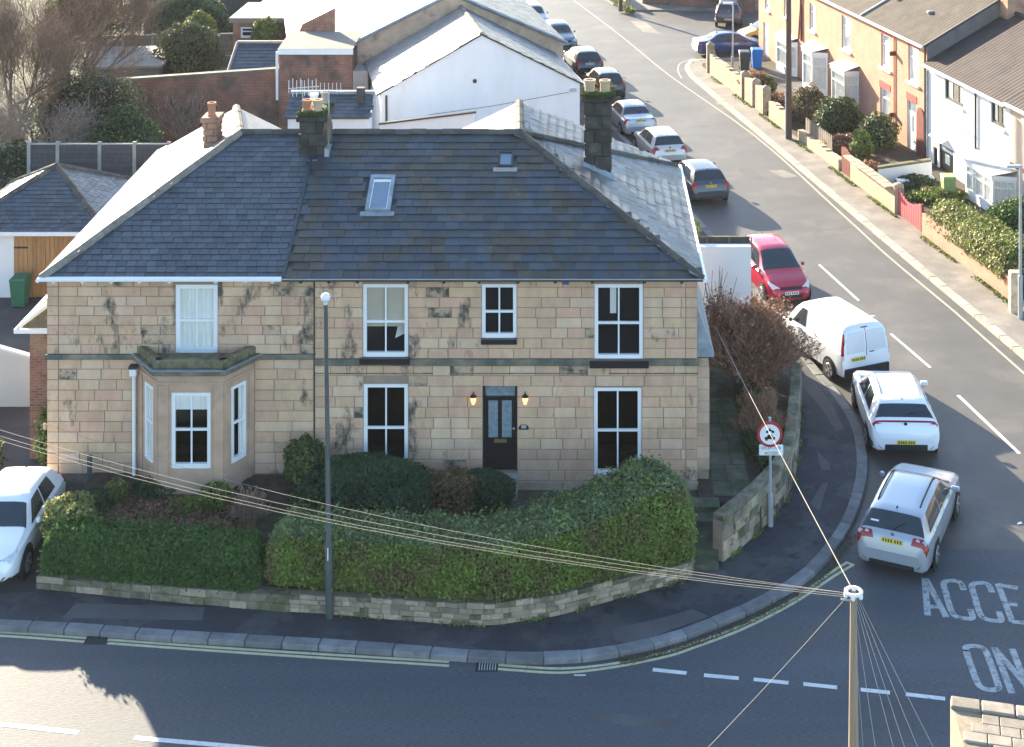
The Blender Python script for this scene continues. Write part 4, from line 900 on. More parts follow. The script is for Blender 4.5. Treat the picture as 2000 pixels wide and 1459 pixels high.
# ================================================================== hedges and shrubs
def hedge(name, label, line, prof, n, m, size, cat='hedge', mtop=None, group=None, thick_noise=.10):
    """prof(t) -> (half width, bottom z, top z)"""
    lens = np.array([0]+list(np.cumsum([(b-a).length for a, b in zip(line[:-1], line[1:])]))); T = lens/lens[-1]
    L = np.array([[p.x, p.y] for p in line]); 
    root = thing(name, label, cat, (float(L[len(L)//2, 0]), float(L[len(L)//2, 1]), prof(.5)[1]), group)
    def place(t, a, shrink):
        x = np.interp(t, T, L[:, 0]); y = np.interp(t, T, L[:, 1]); e = 1e-3
        dx = np.interp(np.minimum(t+.02, 1), T, L[:, 0])-np.interp(np.maximum(t-.02, 0), T, L[:, 0]); dy = np.interp(np.minimum(t+.02, 1), T, L[:, 1])-np.interp(np.maximum(t-.02, 0), T, L[:, 1])
        ln = np.hypot(dx, dy); dx /= ln; dy /= ln
        pr = np.array([prof(v) for v in t]); hw, zb, ztp = pr[:, 0]-shrink, pr[:, 1], pr[:, 2]-shrink
        # superellipse half section: a in [0,pi], 0 = outside foot, pi = inside foot
        ca, sa = np.cos(a), np.sin(a); p = 2/3.6
        cx = np.sign(ca)*np.abs(ca)**p; cz = np.abs(sa)**p
        end = np.minimum(1, np.minimum(t, 1-t)*lens[-1]/np.maximum(hw, .2)); end = np.clip(1-(1-end)**3, 0.05, 1)**.5
        off = cx*hw*np.maximum(end, .3); z = zb+(ztp-zb)*cz*np.maximum(end, .45)
        P = np.stack([x+dy*off, y-dx*off, z], 1)
        N = np.stack([dy*cx, -dx*cx, cz*0.9], 1); N /= np.linalg.norm(N, axis=1)[:, None]+1e-9
        return P, N
    nt, na = 60, 14; tt, aa = np.meshgrid(np.linspace(0.001, .999, nt), np.linspace(0, math.pi, na), indexing='ij')
    P, N = place(tt.ravel(), aa.ravel(), .07)
    F = [(i*na+j, (i+1)*na+j, (i+1)*na+j+1, i*na+j+1) for i in range(nt-1) for j in range(na-1)]
    npmesh('shade_core', P, F, M_core, root)
    t = RNG.random(n); a = np.arccos(np.clip(RNG.uniform(-1, 1, n), -1, 1)); u = RNG.random(n)
    ag = np.linspace(.002, math.pi-.002, 1500); q = 2/3.6; cx_ = np.sign(np.cos(ag))*np.abs(np.cos(ag))**q*.8; cz_ = np.sin(ag)**q*1.15
    cum = np.concatenate([[0], np.cumsum(np.hypot(np.diff(cx_), np.diff(cz_)))]); a = np.interp((u**1.15)*cum[-1], cum, ag)
    P, N = place(t, a, 0.0)
    lum = np.sin(P[:, 0]*3.1+P[:, 2]*2.2)*np.sin(P[:, 1]*2.7+P[:, 0]*1.3)+.6*np.sin(P[:, 0]*7.3+P[:, 2]*5)
    P += N*(RNG.normal(0, .04, n)+np.abs(RNG.normal(0, .05, n))*(RNG.random(n) < .12)*2.2+thick_noise*.5*lum*.6)[:, None]
    if mtop is not None:
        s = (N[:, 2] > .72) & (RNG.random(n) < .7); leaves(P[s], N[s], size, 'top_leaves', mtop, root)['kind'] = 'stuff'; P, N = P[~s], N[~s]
    leaves(P, N, size, 'leaves', m, root)['kind'] = 'stuff'
    return root
def interp(tab):
    xs = [r[0] for r in tab]
    def f(t): return tuple(float(np.interp(t, xs, [r[k] for r in tab])) for k in range(1, len(tab[0])))
    return f
HW1 = offset_line([WB[0]-(WB[1]-WB[0])*.1]+WB[1:11], .62)
hedge('clipped_hedge', 'dark green clipped hedge between the driveway and the lamp post', HW1, interp([(0, .46, .42, 1.36), (.15, .46, .42, 1.40), (1, .48, .46, 1.46)]), 38000, M_hedge2, .042, mtop=None)
HW2 = offset_line(WB[10:], .95); HW2 = HW2+[HW2[-1]+(HW2[-1]-HW2[-2]).normalized()*.42]
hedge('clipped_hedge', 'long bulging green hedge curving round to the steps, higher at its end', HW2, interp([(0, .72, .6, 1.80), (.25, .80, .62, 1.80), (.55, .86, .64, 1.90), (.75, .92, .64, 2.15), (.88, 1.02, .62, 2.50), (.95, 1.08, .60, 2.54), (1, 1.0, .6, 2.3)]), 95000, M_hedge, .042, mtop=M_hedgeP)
def shrub(name, label, c, r, n, m, size, cat='shrub', m2=None, f2=.3, group=None, core=True, squash=2.0, rough=.14, trunk=0):
    c = np.array(c, float); r = np.array(r, float); root = thing(name, label, cat, (float(c[0]), float(c[1]), float(c[2]-r[2])), group)
    d = RNG.normal(size=(n, 3)); d /= np.linalg.norm(d, axis=1)[:, None]; d[:, 2] = np.where(d[:, 2] < -.75, -d[:, 2], d[:, 2])
    ph = RNG.uniform(0, 6, 6)
    lump = 1+rough*(np.sin(d[:, 0]*5+ph[0])*np.sin(d[:, 1]*6+ph[1])+np.sin(d[:, 2]*7+ph[2])*.6+np.sin(d[:, 0]*11+ph[3]+d[:, 2]*9)*.5)
    rad = lump*(RNG.random(n)**.22)
    P = c+d*r*rad[:, None]
    if core:
        k = 14; th, ps = np.meshgrid(np.linspace(0, math.pi, k), np.linspace(0, 2*math.pi, 2*k), indexing='ij')
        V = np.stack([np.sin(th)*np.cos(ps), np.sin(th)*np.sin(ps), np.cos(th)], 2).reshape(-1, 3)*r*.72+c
        F = [(i*2*k+j, (i+1)*2*k+j, (i+1)*2*k+j+1, i*2*k+j+1) for i in range(k-1) for j in range(2*k-1)]
        npmesh('shade_core', V, F, M_core, root)
    if trunk: MB().tube([(c[0], c[1], c[2]-r[2]-trunk), (c[0]+.03, c[1], c[2])], [.05, .03], 6).build('stem', M_bark, root)
    if m2 is not None:
        s = RNG.random(n) < f2; leaves(P[s], d[s], size, 'pale_leaves', m2, root)['kind'] = 'stuff'; P, d = P[~s], d[~s]
    leaves(P, d, size, 'leaves', m, root)['kind'] = 'stuff'; return root
def twiggy(name, label, c, r, n, m, cat='shrub', m2=None, leafn=0, lm=None, ls=.03, up=.5, rad=.006, stems=6, group=None):
    """loose bush of fine twigs radiating from the foot"""
    c = Vector(c); root = thing(name, label, cat, c, group); segs = []; tips = []
    for k in range(stems):
        a = random.uniform(0, 6.28); tipb = c+Vector((math.cos(a)*r[0]*.35, math.sin(a)*r[1]*.35, r[2]*.55)); segs.append((tuple(c+Vector((math.cos(a)*.1, math.sin(a)*.1, 0))), tuple(tipb), .03, .015))
    for k in range(n):
        d = Vector((random.gauss(0, 1), random.gauss(0, 1), random.gauss(0, 1))).normalized(); q = random.random()**.4*(.82+.26*math.sin(d.x*4+1.3)*math.sin(d.z*5+d.y*3)+.14*math.sin(d.x*9+d.z*7))
        p = c+Vector((0, 0, r[2]*.95))+Vector((d.x*r[0]*q, d.y*r[1]*q, d.z*r[2]*.95*q))
        if p.z < c.z+.05: p.z = c.z+.05+random.random()*.2
        dr = (p-(c+Vector((0, 0, r[2]*.2)))).normalized()+Vector((random.gauss(0, .4), random.gauss(0, .4), up*random.random())); dr.normalize()
        L_ = random.uniform(.12, .4)*max(.5, r[2]); segs.append((tuple(p-dr*L_*.5), tuple(p+dr*L_*.5), rad, rad*.4)); tips.append(tuple(p+dr*L_*.5))
    twigs(segs, 'twigs', m, root)['kind'] = 'stuff'
    if leafn:
        ti = np.array(tips); s = RNG.integers(0, len(ti), leafn); P = ti[s]+RNG.normal(0, .05, (leafn, 3)); leaves(P, RNG.normal(size=(leafn, 3)), ls, 'dry_leaves', lm, root)['kind'] = 'stuff'
    return root
def gz(px, py, z): p = G(px, py, z); return p
p = G(712, 1000, .6); shrub('domed_bush', 'large dark green domed evergreen bush in front of the right house', (p.x+.1, p.y, 1.05), (1.9, 1.2, .92), 26000, M_yew, .045, rough=.06)
p = G(880, 1002, .6); shrub('mottled_shrub', 'olive and rust mottled shrub at the foot of the domed bush', (p.x, p.y+.1, 1.05), (.72, .6, .58), 5000, M_olive, .05, m2=M_rust, f2=.3)
p = G(945, 995, .6); shrub('dark_shrub', 'low dark green shrub beside the black front door', (p.x, p.y+.25, .98), (.85, .6, .5), 7000, M_yew, .04, rough=.06)
p = G(600, 940, 1.0); shrub('leafy_shrub', 'leafy green shrub against the wall at the party line', (p.x, -.62, 1.62), (.58, .5, .68), 4500, M_ever, .05, m2=M_lime, f2=.3)
p = G(420, 985, .9); shrub('small_shrub', 'small bright green shrub below the bay window', (p.x, p.y, bedz(p.y)+.25), (.42, .4, .32), 1800, M_hedge, .045, m2=M_lime, f2=.3)
p = G(228, 975, .9); shrub('small_shrub', 'lime leaved plant in the bare bed near the downpipe', (p.x, p.y, bedz(p.y)+.2), (.34, .3, .3), 600, M_lime, .05, core=False)
p = G(300, 965, .9); shrub('low_plant', 'dark low plant in the bare bed left of the bay', (p.x, p.y, bedz(p.y)+.1), (.55, .4, .22), 1500, M_ever, .04, core=False)
p = G(190, 985, .9); shrub('low_plant', 'dark sprawling plant at the corner of the bare bed', (p.x, p.y, bedz(p.y)+.1), (.5, .4, .25), 1300, M_ever, .04, core=False)
p = G(360, 990, .9); shrub('low_plant', 'low green plant at the foot of the bay window', (p.x, p.y, bedz(p.y)+.1), (.4, .35, .2), 1000, M_hedge, .04, core=False)
p = G(487, 1020, .8); twiggy('dry_shrub', 'dry brown twiggy shrub between the two hedges', (p.x, p.y, bedz(p.y)-.05), (.55, .5, .5), 900, M_twigP, leafn=700, lm=M_rust)
p = G(135, 1065, .5); shrub('sunlit_bush', 'pale cream leaved bush catching the sun at the hedge end', (p.x+.05, p.y-.1, 1.18), (.72, .62, .58), 4200, M_vari, .05, m2=M_lime, f2=.25)
p = G(140, 1020, .5); twiggy('dry_shrub', 'pinkish dried flower shrub behind the sunlit bush', (p.x, p.y, .6), (.4, .35, .35), 350, M_twigP, leafn=500, lm=M_rust)
# leaf litter on the bed
n = 5000; q = np.stack([RNG.uniform(-13, -8.3, n), RNG.uniform(-2.9, -1.0, n), np.zeros(n)], 1)
q[:, 2] = 1.075+.135*np.maximum(q[:, 1], -3.4)+RNG.random(n)*.05-.02
tag(leaves(q, np.tile([[0, 0, 1.]], (n, 1)), .05, 'leaf_litter', M_rust, None, jit=.5), 'brown dead leaves and stalks lying on the bare garden bed', 'leaf litter', kind='stuff')
# side bushes by the curved wall
p = Vector((5.15, 4.9, .74))
twiggy('brown_bush', 'big rust brown dead looking bush beside the white van', (5.15, 6.2, .74), (1.95, 1.7, 1.5), 5200, M_twigR, leafn=6500, lm=M_rust, ls=.05, rad=.011, stems=9)
twiggy('thin_bush', 'thin upright brown bush behind the curved wall', (5.05, 2.6, .74), (.85, 1.1, .75), 2600, M_twigR, leafn=600, lm=M_olive, up=1.2, rad=.007)
shrub('ivy_bank', 'dark ivy bank between the side path and the curved wall', (4.95, 3.2, .95), (.45, 2.6, .35), 5000, M_ever, .05, core=False)
bt = thing('bare_sapling', 'bare dark sapling standing against the white yard wall', 'sapling', (4.1, 8.8, .75)); sg_ = []
for k in range(7): grow(Vector((4.05+.05*k, 8.8, .75)), Vector((random.uniform(-.25, .3), 0, 1)), 1.5, .03, 1, sg_, .25, (1, 2), .5)
twigs(sg_, 'branches', M_poleD, bt)
# weeds along the wall foot
for k, (a, nn) in enumerate(((CW, 1400), (WB[14:], 900))):
    t = RNG.integers(0, len(a)-1, nn); f = RNG.random(nn)[:, None]; A = np.array([[q.x, q.y, .12] for q in a]); P_ = A[t]*(1-f)+A[t+1]*f
    keep = np.sin(P_[:, 0]*3.3+P_[:, 1]*5) > .1; P_ = P_[keep]; P_ += np.stack([RNG.uniform(.0, .1, len(P_)), RNG.uniform(-.1, .0, len(P_)), RNG.random(len(P_))*.1], 1)
    tag(leaves(P_, np.tile([[0, -.3, 1.]], (len(P_), 1)), .03, 'weeds', M_hedge, None), 'green weeds growing along the foot of the '+('curved sandstone' if k == 0 else 'rubble retaining')+' wall', 'weeds', kind='stuff')
gu = [q for q in KE[60:95]]; A = np.array([[q.x, q.y, .01] for q in offset_line(gu, -.16)]); nn = 2200; t = RNG.integers(0, len(A)-1, nn); f = RNG.random(nn)[:, None]; P_ = A[t]*(1-f)+A[t+1]*f+np.stack([RNG.normal(0, .06, nn), RNG.normal(0, .06, nn), RNG.random(nn)*.03], 1)
tag(leaves(P_, np.tile([[0, 0, 1.]], (nn, 1)), .022, 'gutter_moss', M_olive, None), 'moss and dead leaves in the gutter along the bend', 'moss', kind='stuff')
# ================================================================== street furniture
b0 = G(644, 1205, .115); lz = CH-(590-PPY)*(CD+b0.y)/FPX
lp = thing('street_lamp', 'tall grey green street lamp with white lantern before the stone pair', 'street lamp', b0)
tp = Vector(((636-PPX)*(CD+b0.y)/FPX, b0.y, lz))
MB().tube([b0, b0.lerp(tp, .235), b0.lerp(tp, .24), tp], [.095, .09, .062, .045], 12).build('post', M_postg, lp, smooth=40)
MB().box(-.012, .012, -.095, -.085, 0, .30).build('number_strip', M_white, lp, M=Matrix.Translation(b0+Vector((-.03, 0, 1.37))))
lh = MB().lathe([(.045, -.08), (.06, 0), (.105, .03), (.115, .11), (.08, .17), (.0, .185)], tp+Vector((0, 0, .02)), 12).build('lantern', M_upvc, lp, smooth=50)
MB().lathe([(.05, .0), (.10, .028)], tp+Vector((0, 0, .015)), 12).build('lamp_bowl', M_frost, lh)
# road sign
b0 = G(1505, 1027, .115); sS = FPX/(CD+b0.y); zz = lambda py: CH-(py-PPY)/sS; xx = lambda px: (px-PPX)/sS
sn = thing('road_sign', 'round red ringed motor vehicle sign on a grey post by the wall', 'sign', b0)
MB().tube([b0, (b0.x, b0.y, .115+.85)], .075, 10).tube([(b0.x, b0.y, .96), (b0.x-.02, b0.y, zz(815))], .038, 10).build('post', M_metal, sn, smooth=40)
sy = b0.y-.06; cz = zz(846)
d = MB().lathe([(.335, 0), (.335, .012)], (xx(1503), sy, cz), 28, 'Y').build('sign_disc', M_red, sn); 
MB().lathe([(.262, .0), (.262, .005)], (xx(1503), sy-.012, cz), 28, 'Y').build('sign_face', M_white, d)
sx0 = xx(1503)
pic = MB()
# motorcycle over car, black
def disc(mb, x, z, r, y=-.021, n=10): mb.lathe([(r, 0), (r, .004)], (sx0+x, sy+y+.004, cz+z), n, 'Y')
disc(pic, -.07, .07, .036); disc(pic, .08, .07, .036)
pic.box(sx0-.06, sx0+.07, sy-.022, sy-.018, cz+.085, cz+.115); pic.box(sx0-.03, sx0+.02, sy-.022, sy-.018, cz+.115, cz+.16)
disc(pic, -.09, -.13, .034); disc(pic, .09, -.13, .034)
pic.box(sx0-.135, sx0+.135, sy-.022, sy-.018, cz-.12, cz-.065); pic.add([(sx0-.08, sy-.022, cz-.066), (sx0+.08, sy-.022, cz-.066), (sx0+.05, sy-.022, cz-.005), (sx0-.05, sy-.022, cz-.005)], [(0, 1, 2, 3)])
pic.build('pictogram', M_black, d)
pt = MB().box(xx(1482), xx(1529), sy-.01, sy+.0, zz(887), zz(866)).build('sign_plate', M_white, sn, bev=.004)
def text(body, name, size, loc, m, parent, rot=(math.pi/2, 0, 0), align='CENTER', sx=1.0):
    cu = bpy.data.curves.new('t', 'FONT'); cu.body = body; cu.size = size; cu.align_x = align; cu.extrude = .001
    t = bpy.data.objects.new('t', cu); SC.collection.objects.link(t); bpy.context.view_layer.update()
    me = bpy.data.meshes.new_from_object(t.evaluated_get(bpy.context.evaluated_depsgraph_get())); bpy.data.objects.remove(t)
    me.materials.clear(); me.materials.append(m); me.transform(Matrix.Translation(loc) @ Matrix.Rotation(rot[2], 4, 'Z') @ Matrix.Rotation(rot[0], 4, 'X') @ Matrix.Diagonal((sx, 1, 1, 1))); o = bpy.data.objects.new(name, me); return link(o, parent)
text('EXCEPT FOR', 'lettering', .105, Vector((xx(1505.5), sy-.013, zz(875))), M_black, pt, sx=.85); text('ACCESS', 'lettering', .105, Vector((xx(1505.5), sy-.013, zz(885))), M_black, pt, sx=.95)
# telegraph pole in front, with wires
tp0 = Vector(((1667-PPX)/130.0, FPX/130-CD, 0)); TT = tp0+Vector((0, 0, CH-(1158-PPY)/130.0))
tg = thing('telegraph_pole', 'pale sunlit telegraph pole with white ring head across the road', 'telegraph pole', tp0)
MB().tube([tp0, tp0.lerp(TT, .72), TT], [.13, .075, .048], 12).build('pole', M_pole, tg, smooth=40)
ring = MB(); N_ = 20
rp = [TT+Vector((.115*math.cos(2*math.pi*k/N_), .115*math.sin(2*math.pi*k/N_), .02)) for k in range(N_+1)]
ring.tube(rp, .026, 6, cap=False).build('ring_head', M_white, tg, smooth=40)
for k in range(6):
    a = k*1.05+.3; MB().lathe([(.018, 0), (.03, .02), (.03, .06), (.012, .08)], TT+Vector((.13*math.cos(a), .13*math.sin(a), -.05)), 8).build('insulator', M_white, tg)
MB().tube([TT+Vector((-.02, 0, -.12)), TT+Vector((-.19, -.02, -.08))], .016, 5).build('bracket', M_metal, tg)
def wire(name, label, a, b, sag=.3, r=.010, m=None, n=14, group='overhead wires from the telegraph pole'):
    a, b = Vector(a), Vector(b); pts = [a.lerp(b, k/n)-Vector((0, 0, 4*sag*(k/n)*(1-k/n))) for k in range(n+1)]
    o = MB().tube(pts, r, 4).build(name, m or M_cable); return tag(o, label, 'cable', group)
wire('service_cable', 'thick cream cable from the pole to the side porch of the right house', TT+Vector((0, .1, 0)), Wp(1398, 640, 3.0), .05, .0075, group=None)
for k, (px, py, sg) in enumerate(((-420, 690, .72), (-420, 700, .76), (-420, 712, .74))):
    wire('overhead_wire', 'long cream overhead wire crossing before the stone pair to the left', TT+Vector((-.12, 0, -.03*k)), Wp(px, py, -6.0), sg, .0036)
wire('overhead_wire', 'single wire from the left house corner bracket to the telegraph pole', TT+Vector((-.1, .05, -.03)), Wp(84, 826, -.1), .45, .0035, group=None)
wire('overhead_wire', 'thin wire drooping from the pole over the main road', TT+Vector((-.12, -.03, -.06)), Vector((-6, -27, 5.5)), .5, .0032, group=None)
for k, (dx, dy) in enumerate(((-1.0, -14), (-.2, -15), (1.2, -14), (2.0, -14), (2.9, -13), (4.0, -13))):
    wire('drop_wire', 'slack drop wire fanning down from the telegraph pole head', TT+Vector((.02*(k-2), -.1, -.02)), TT+Vector((dx*.6, dy*.45, -3.2)), .1, .0045, group='drop wires fanning from the pole')
MB().lathe([(.03, 0), (.05, .03), (.05, .14), (.02, .17)], (HX0-.03, -.09, 2.25), 8).build('wire_bracket', M_buff, houseL)
# far lamp and wooden pole on the terrace side
b0 = G(1431, 143, .115); s_ = FPX/(CD+b0.y); top = Vector((b0.x+.02, b0.y, CH-(10-PPY)/s_))
l2 = thing('street_lamp', 'slim pale street lamp by the far stone garden wall', 'street lamp', b0)
MB().tube([b0, b0+Vector((0, 0, 1)), b0+Vector((0, 0, 1.02)), top, top+Vector((-.25, -.05, .1))], [.08, .08, .05, .045, .04], 10).build('post', M_metal, l2, smooth=40)
MB().box(-.58, .02, -.10, .10, -.03, .07).build('lantern', M_upvc, l2, M=Matrix.Translation(top+Vector((0, 0, .1))), bev=.03)
b0 = Su(18.45, 36.6, .115); s_ = FPX/(CD+b0.y)
t2 = thing('telegraph_pole', 'dark brown timber telegraph pole on the terrace pavement', 'telegraph pole', b0)
MB().tube([b0, (b0.x, b0.y, 9.2)], [.17, .12], 10).build('pole', M_poleD, t2, smooth=40); MB().tube([(b0.x-.16, b0.y-.08, .115), (b0.x-.16, b0.y-.08, 2.6)], .035, 6).build('cable_guard', M_metal, t2)
b0 = G(1212, 22, .115); t3 = thing('telegraph_pole', 'far dark timber pole beside the yellow verge', 'telegraph pole', b0); MB().tube([b0, b0+Vector((0, 0, 8.5))], [.16, .12], 8).build('pole', M_poleD, t3, smooth=40)
b0 = G(1993, 622, .115); l3 = thing('street_lamp', 'grey street lamp post at the end of the brick hedge wall', 'street lamp', b0); s_ = FPX/(CD+b0.y)
MB().tube([b0, b0+Vector((0, 0, 1.5)), b0+Vector((0, 0, 1.52)), b0+Vector((0, 0, CH-(328-PPY)/s_))], [.085, .085, .055, .045], 10).build('post', M_metal, l3, smooth=40); MB().box(-.5, .05, -.09, .09, 0, .09).build('lantern', M_metal, l3, M=Matrix.Translation(b0+Vector((0, 0, CH-(328-PPY)/s_-.1))), bev=.02)
gp_ = G(1983, 608, .115); o = MB().box(gp_.x-.2, gp_.x+.2, gp_.y-.2, gp_.y+.2, 0, 1.55).build('gate_post', M_rubbleL, bev=.04); tag(o, 'squat stone gatepost beside the right hand lamp post', 'gatepost')
# litter
for k, (px, py, lab) in enumerate(((1987, 1025, 'scrap of white paper lying on the asphalt beside the silver estate'), (522, 930, 'blue and white scrap hanging in the garden below the bay'))):
    c = G(px, py, 0 if k == 0 else .55); o = MB().add([(0, 0, 0), (.14, .02, .01), (.13, .1, .03), (.03, .09, 0)], [(0, 1, 2, 3)]).build('paper_scrap', M_white, M=Matrix.Translation(c+Vector((0, 0, .01)))); tag(o, lab, 'litter')
bp = G(175, 945, .95); o = MB().tube([bp, bp+Vector((0, 0, .75))], .07, 8).build('garden_post', M_postg, smooth=40); tag(o, 'short dark post standing in the bed by the left house', 'post')
# ================================================================== vehicles
M_tyre = mat('tyre', (0.018, 0.018, 0.019), .85, .1); M_rim = mat('alloy_rim', (0.34, 0.35, 0.36), .35, .05, metal=.6); M_trimb = mat('black_trim', (0.02, 0.021, 0.023), .55, .1)
M_cgl = mat('car_glass', (0.020, 0.030, 0.036), .06, .15, 2, spec=.75); M_lampr = mat('red_lamp', (0.30, 0.012, 0.018), .2, .1, spec=.6); M_lampc = mat('clear_lamp', (0.55, 0.57, 0.58), .15, .15, 12, spec=.7)
M_py = mat('yellow_plate', (0.66, 0.49, 0.045), .5, .04); M_pw = mat('white_plate', (0.62, 0.62, 0.60), .5, .04); M_chr = mat('chrome', (0.6, 0.6, 0.62), .2, .05, metal=.9)
M_vanp = mat('van_recess_tone', (0.60, 0.61, 0.63), .35, .03)  # darker tone paints the shading of the recessed rear door panels
def paint(n, c, r=.32, metal=0.0): return mat('paint_'+n, c, r, .03, 1.0, spec=.5, coat=.6, metal=metal)
PROF = dict(   # y, top z, belt z, half width, roof half width, bottom z   (fractions of W/2; y rear->front)
 hatch=(4.2, 1.47, [(0, .64, .58, .78, .66, .36), (.03, .74, .66, .88, .76, .30), (.10, .92, .84, .94, .80, .26), (.20, 1.02, .92, .97, .80, .24), (.42, 1.27, .93, .985, .72, .22), (.56, 1.40, .93, .99, .68, .21), (.75, 1.44, .93, 1, .67, .2), (1.6, 1.47, .92, 1, .67, .2), (2.1, 1.45, .91, 1, .67, .2), (2.42, 1.38, .91, 1, .68, .2), (3.12, 1.0, .90, .99, .76, .2), (3.28, .94, .87, .98, .80, .2), (3.8, .82, .77, .94, .78, .2), (4.06, .71, .66, .84, .68, .22), (4.16, .60, .54, .74, .6, .25), (4.2, .52, .48, .66, .55, .3)], dict(wind=(2.44, 3.10), rear=(.24, .55), side=(.70, 2.95), wheels=(.78, 3.40), r=.32)),
 saloon=(4.6, 1.43, [(0, .62, .58, .80, .68, .36), (.03, .78, .70, .90, .78, .3), (.08, .95, .86, .94, .82, .26), (.20, 1.00, .90, .96, .82, .24), (.66, 1.03, .92, .98, .80, .22), (.80, 1.06, .92, .985, .78, .21), (1.32, 1.34, .92, 1, .68, .2), (1.5, 1.39, .92, 1, .67, .2), (2.1, 1.43, .91, 1, .67, .2), (2.55, 1.40, .91, 1, .67, .2), (2.78, 1.34, .90, 1, .68, .2), (3.48, .98, .89, .99, .77, .2), (3.65, .93, .86, .98, .8, .2), (4.2, .81, .76, .94, .78, .2), (4.45, .70, .64, .84, .68, .22), (4.56, .58, .53, .74, .6, .26), (4.6, .5, .47, .66, .55, .3)], dict(wind=(2.80, 3.46), rear=(.84, 1.30), side=(1.15, 3.25), wheels=(.92, 3.72), r=.32)),
 estate=(4.77, 1.50, [(0, .66, .58, .80, .70, .38), (.03, .78, .70, .90, .80, .3), (.09, .98, .88, .95, .84, .26), (.16, 1.06, .95, .97, .82, .24), (.40, 1.33, .96, .985, .74, .22), (.52, 1.44, .96, .99, .71, .21), (.75, 1.48, .95, 1, .70, .2), (1.8, 1.50, .94, 1, .70, .2), (2.4, 1.47, .93, 1, .69, .2), (2.75, 1.38, .92, 1, .69, .2), (3.5, 1.0, .91, .99, .77, .2), (3.68, .95, .88, .98, .8, .2), (4.3, .83, .77, .94, .78, .2), (4.6, .72, .66, .84, .68, .22), (4.72, .6, .54, .74, .6, .26), (4.77, .5, .48, .66, .55, .3)], dict(wind=(2.78, 3.48), rear=(.19, .49), side=(.60, 3.25), wheels=(.98, 3.69), r=.33)),
 suv=(4.5, 1.60, [(0, .70, .64, .80, .70, .42), (.03, .84, .76, .91, .82, .36), (.10, 1.02, .94, .96, .86, .32), (.18, 1.10, 1.0, .98, .84, .3), (.46, 1.30, 1.01, .99, .76, .28), (.66, 1.50, 1.01, 1, .70, .26), (.9, 1.56, 1.0, 1, .69, .26), (1.8, 1.60, .99, 1, .68, .26), (2.3, 1.57, .98, 1, .68, .26), (2.6, 1.49, .98, 1, .68, .26), (3.3, 1.10, .98, .99, .78, .26), (3.46, 1.05, .95, .985, .82, .26), (4.05, .94, .87, .95, .82, .26), (4.34, .82, .74, .86, .72, .28), (4.46, .68, .6, .76, .64, .32), (4.5, .58, .55, .68, .58, .36)], dict(wind=(2.64, 3.28), rear=(.30, .60), side=(.95, 3.0), wheels=(.88, 3.60), r=.35)),
 mpv=(4.05, 1.60, [(0, .66, .6, .78, .68, .36), (.03, .8, .72, .9, .8, .3), (.10, 1.0, .9, .95, .82, .26), (.2, 1.15, .97, .97, .8, .24), (.45, 1.45, .98, .985, .72, .22), (.6, 1.54, .98, 1, .70, .21), (1.3, 1.60, .97, 1, .70, .2), (1.9, 1.58, .96, 1, .69, .2), (2.15, 1.53, .95, 1, .69, .2), (3.05, 1.04, .93, .99, .78, .2), (3.2, .98, .9, .98, .8, .2), (3.66, .84, .78, .93, .78, .2), (3.9, .72, .66, .84, .68, .22), (4.01, .6, .54, .74, .6, .26), (4.05, .52, .48, .66, .55, .3)], dict(wind=(2.20, 3.02), rear=(.22, .55), side=(.65, 2.75), wheels=(.72, 3.26), r=.32)),
 van=(4.42, 1.84, [(0, .66, .58, .86, .80, .40), (.025, .98, .90, .95, .88, .34), (.05, 1.30, 1.0, .975, .87, .30), (.09, 1.62, 1.02, .985, .84, .28), (.15, 1.75, 1.03, .99, .82, .27), (.32, 1.82, 1.04, 1, .81, .26), (1.4, 1.84, 1.04, 1, .81, .25), (2.5, 1.83, 1.03, 1, .80, .25), (2.8, 1.77, 1.02, 1, .79, .25), (3.52, 1.20, 1.0, .99, .80, .25), (3.68, 1.12, .98, .98, .82, .25), (4.1, .95, .88, .94, .8, .25), (4.3, .8, .72, .86, .72, .27), (4.39, .64, .58, .76, .64, .3), (4.42, .56, .52, .7, .6, .34)], dict(wind=(2.84, 3.48), rear=None, side=(2.30, 3.15), wheels=(.75, 3.41), r=.33)))
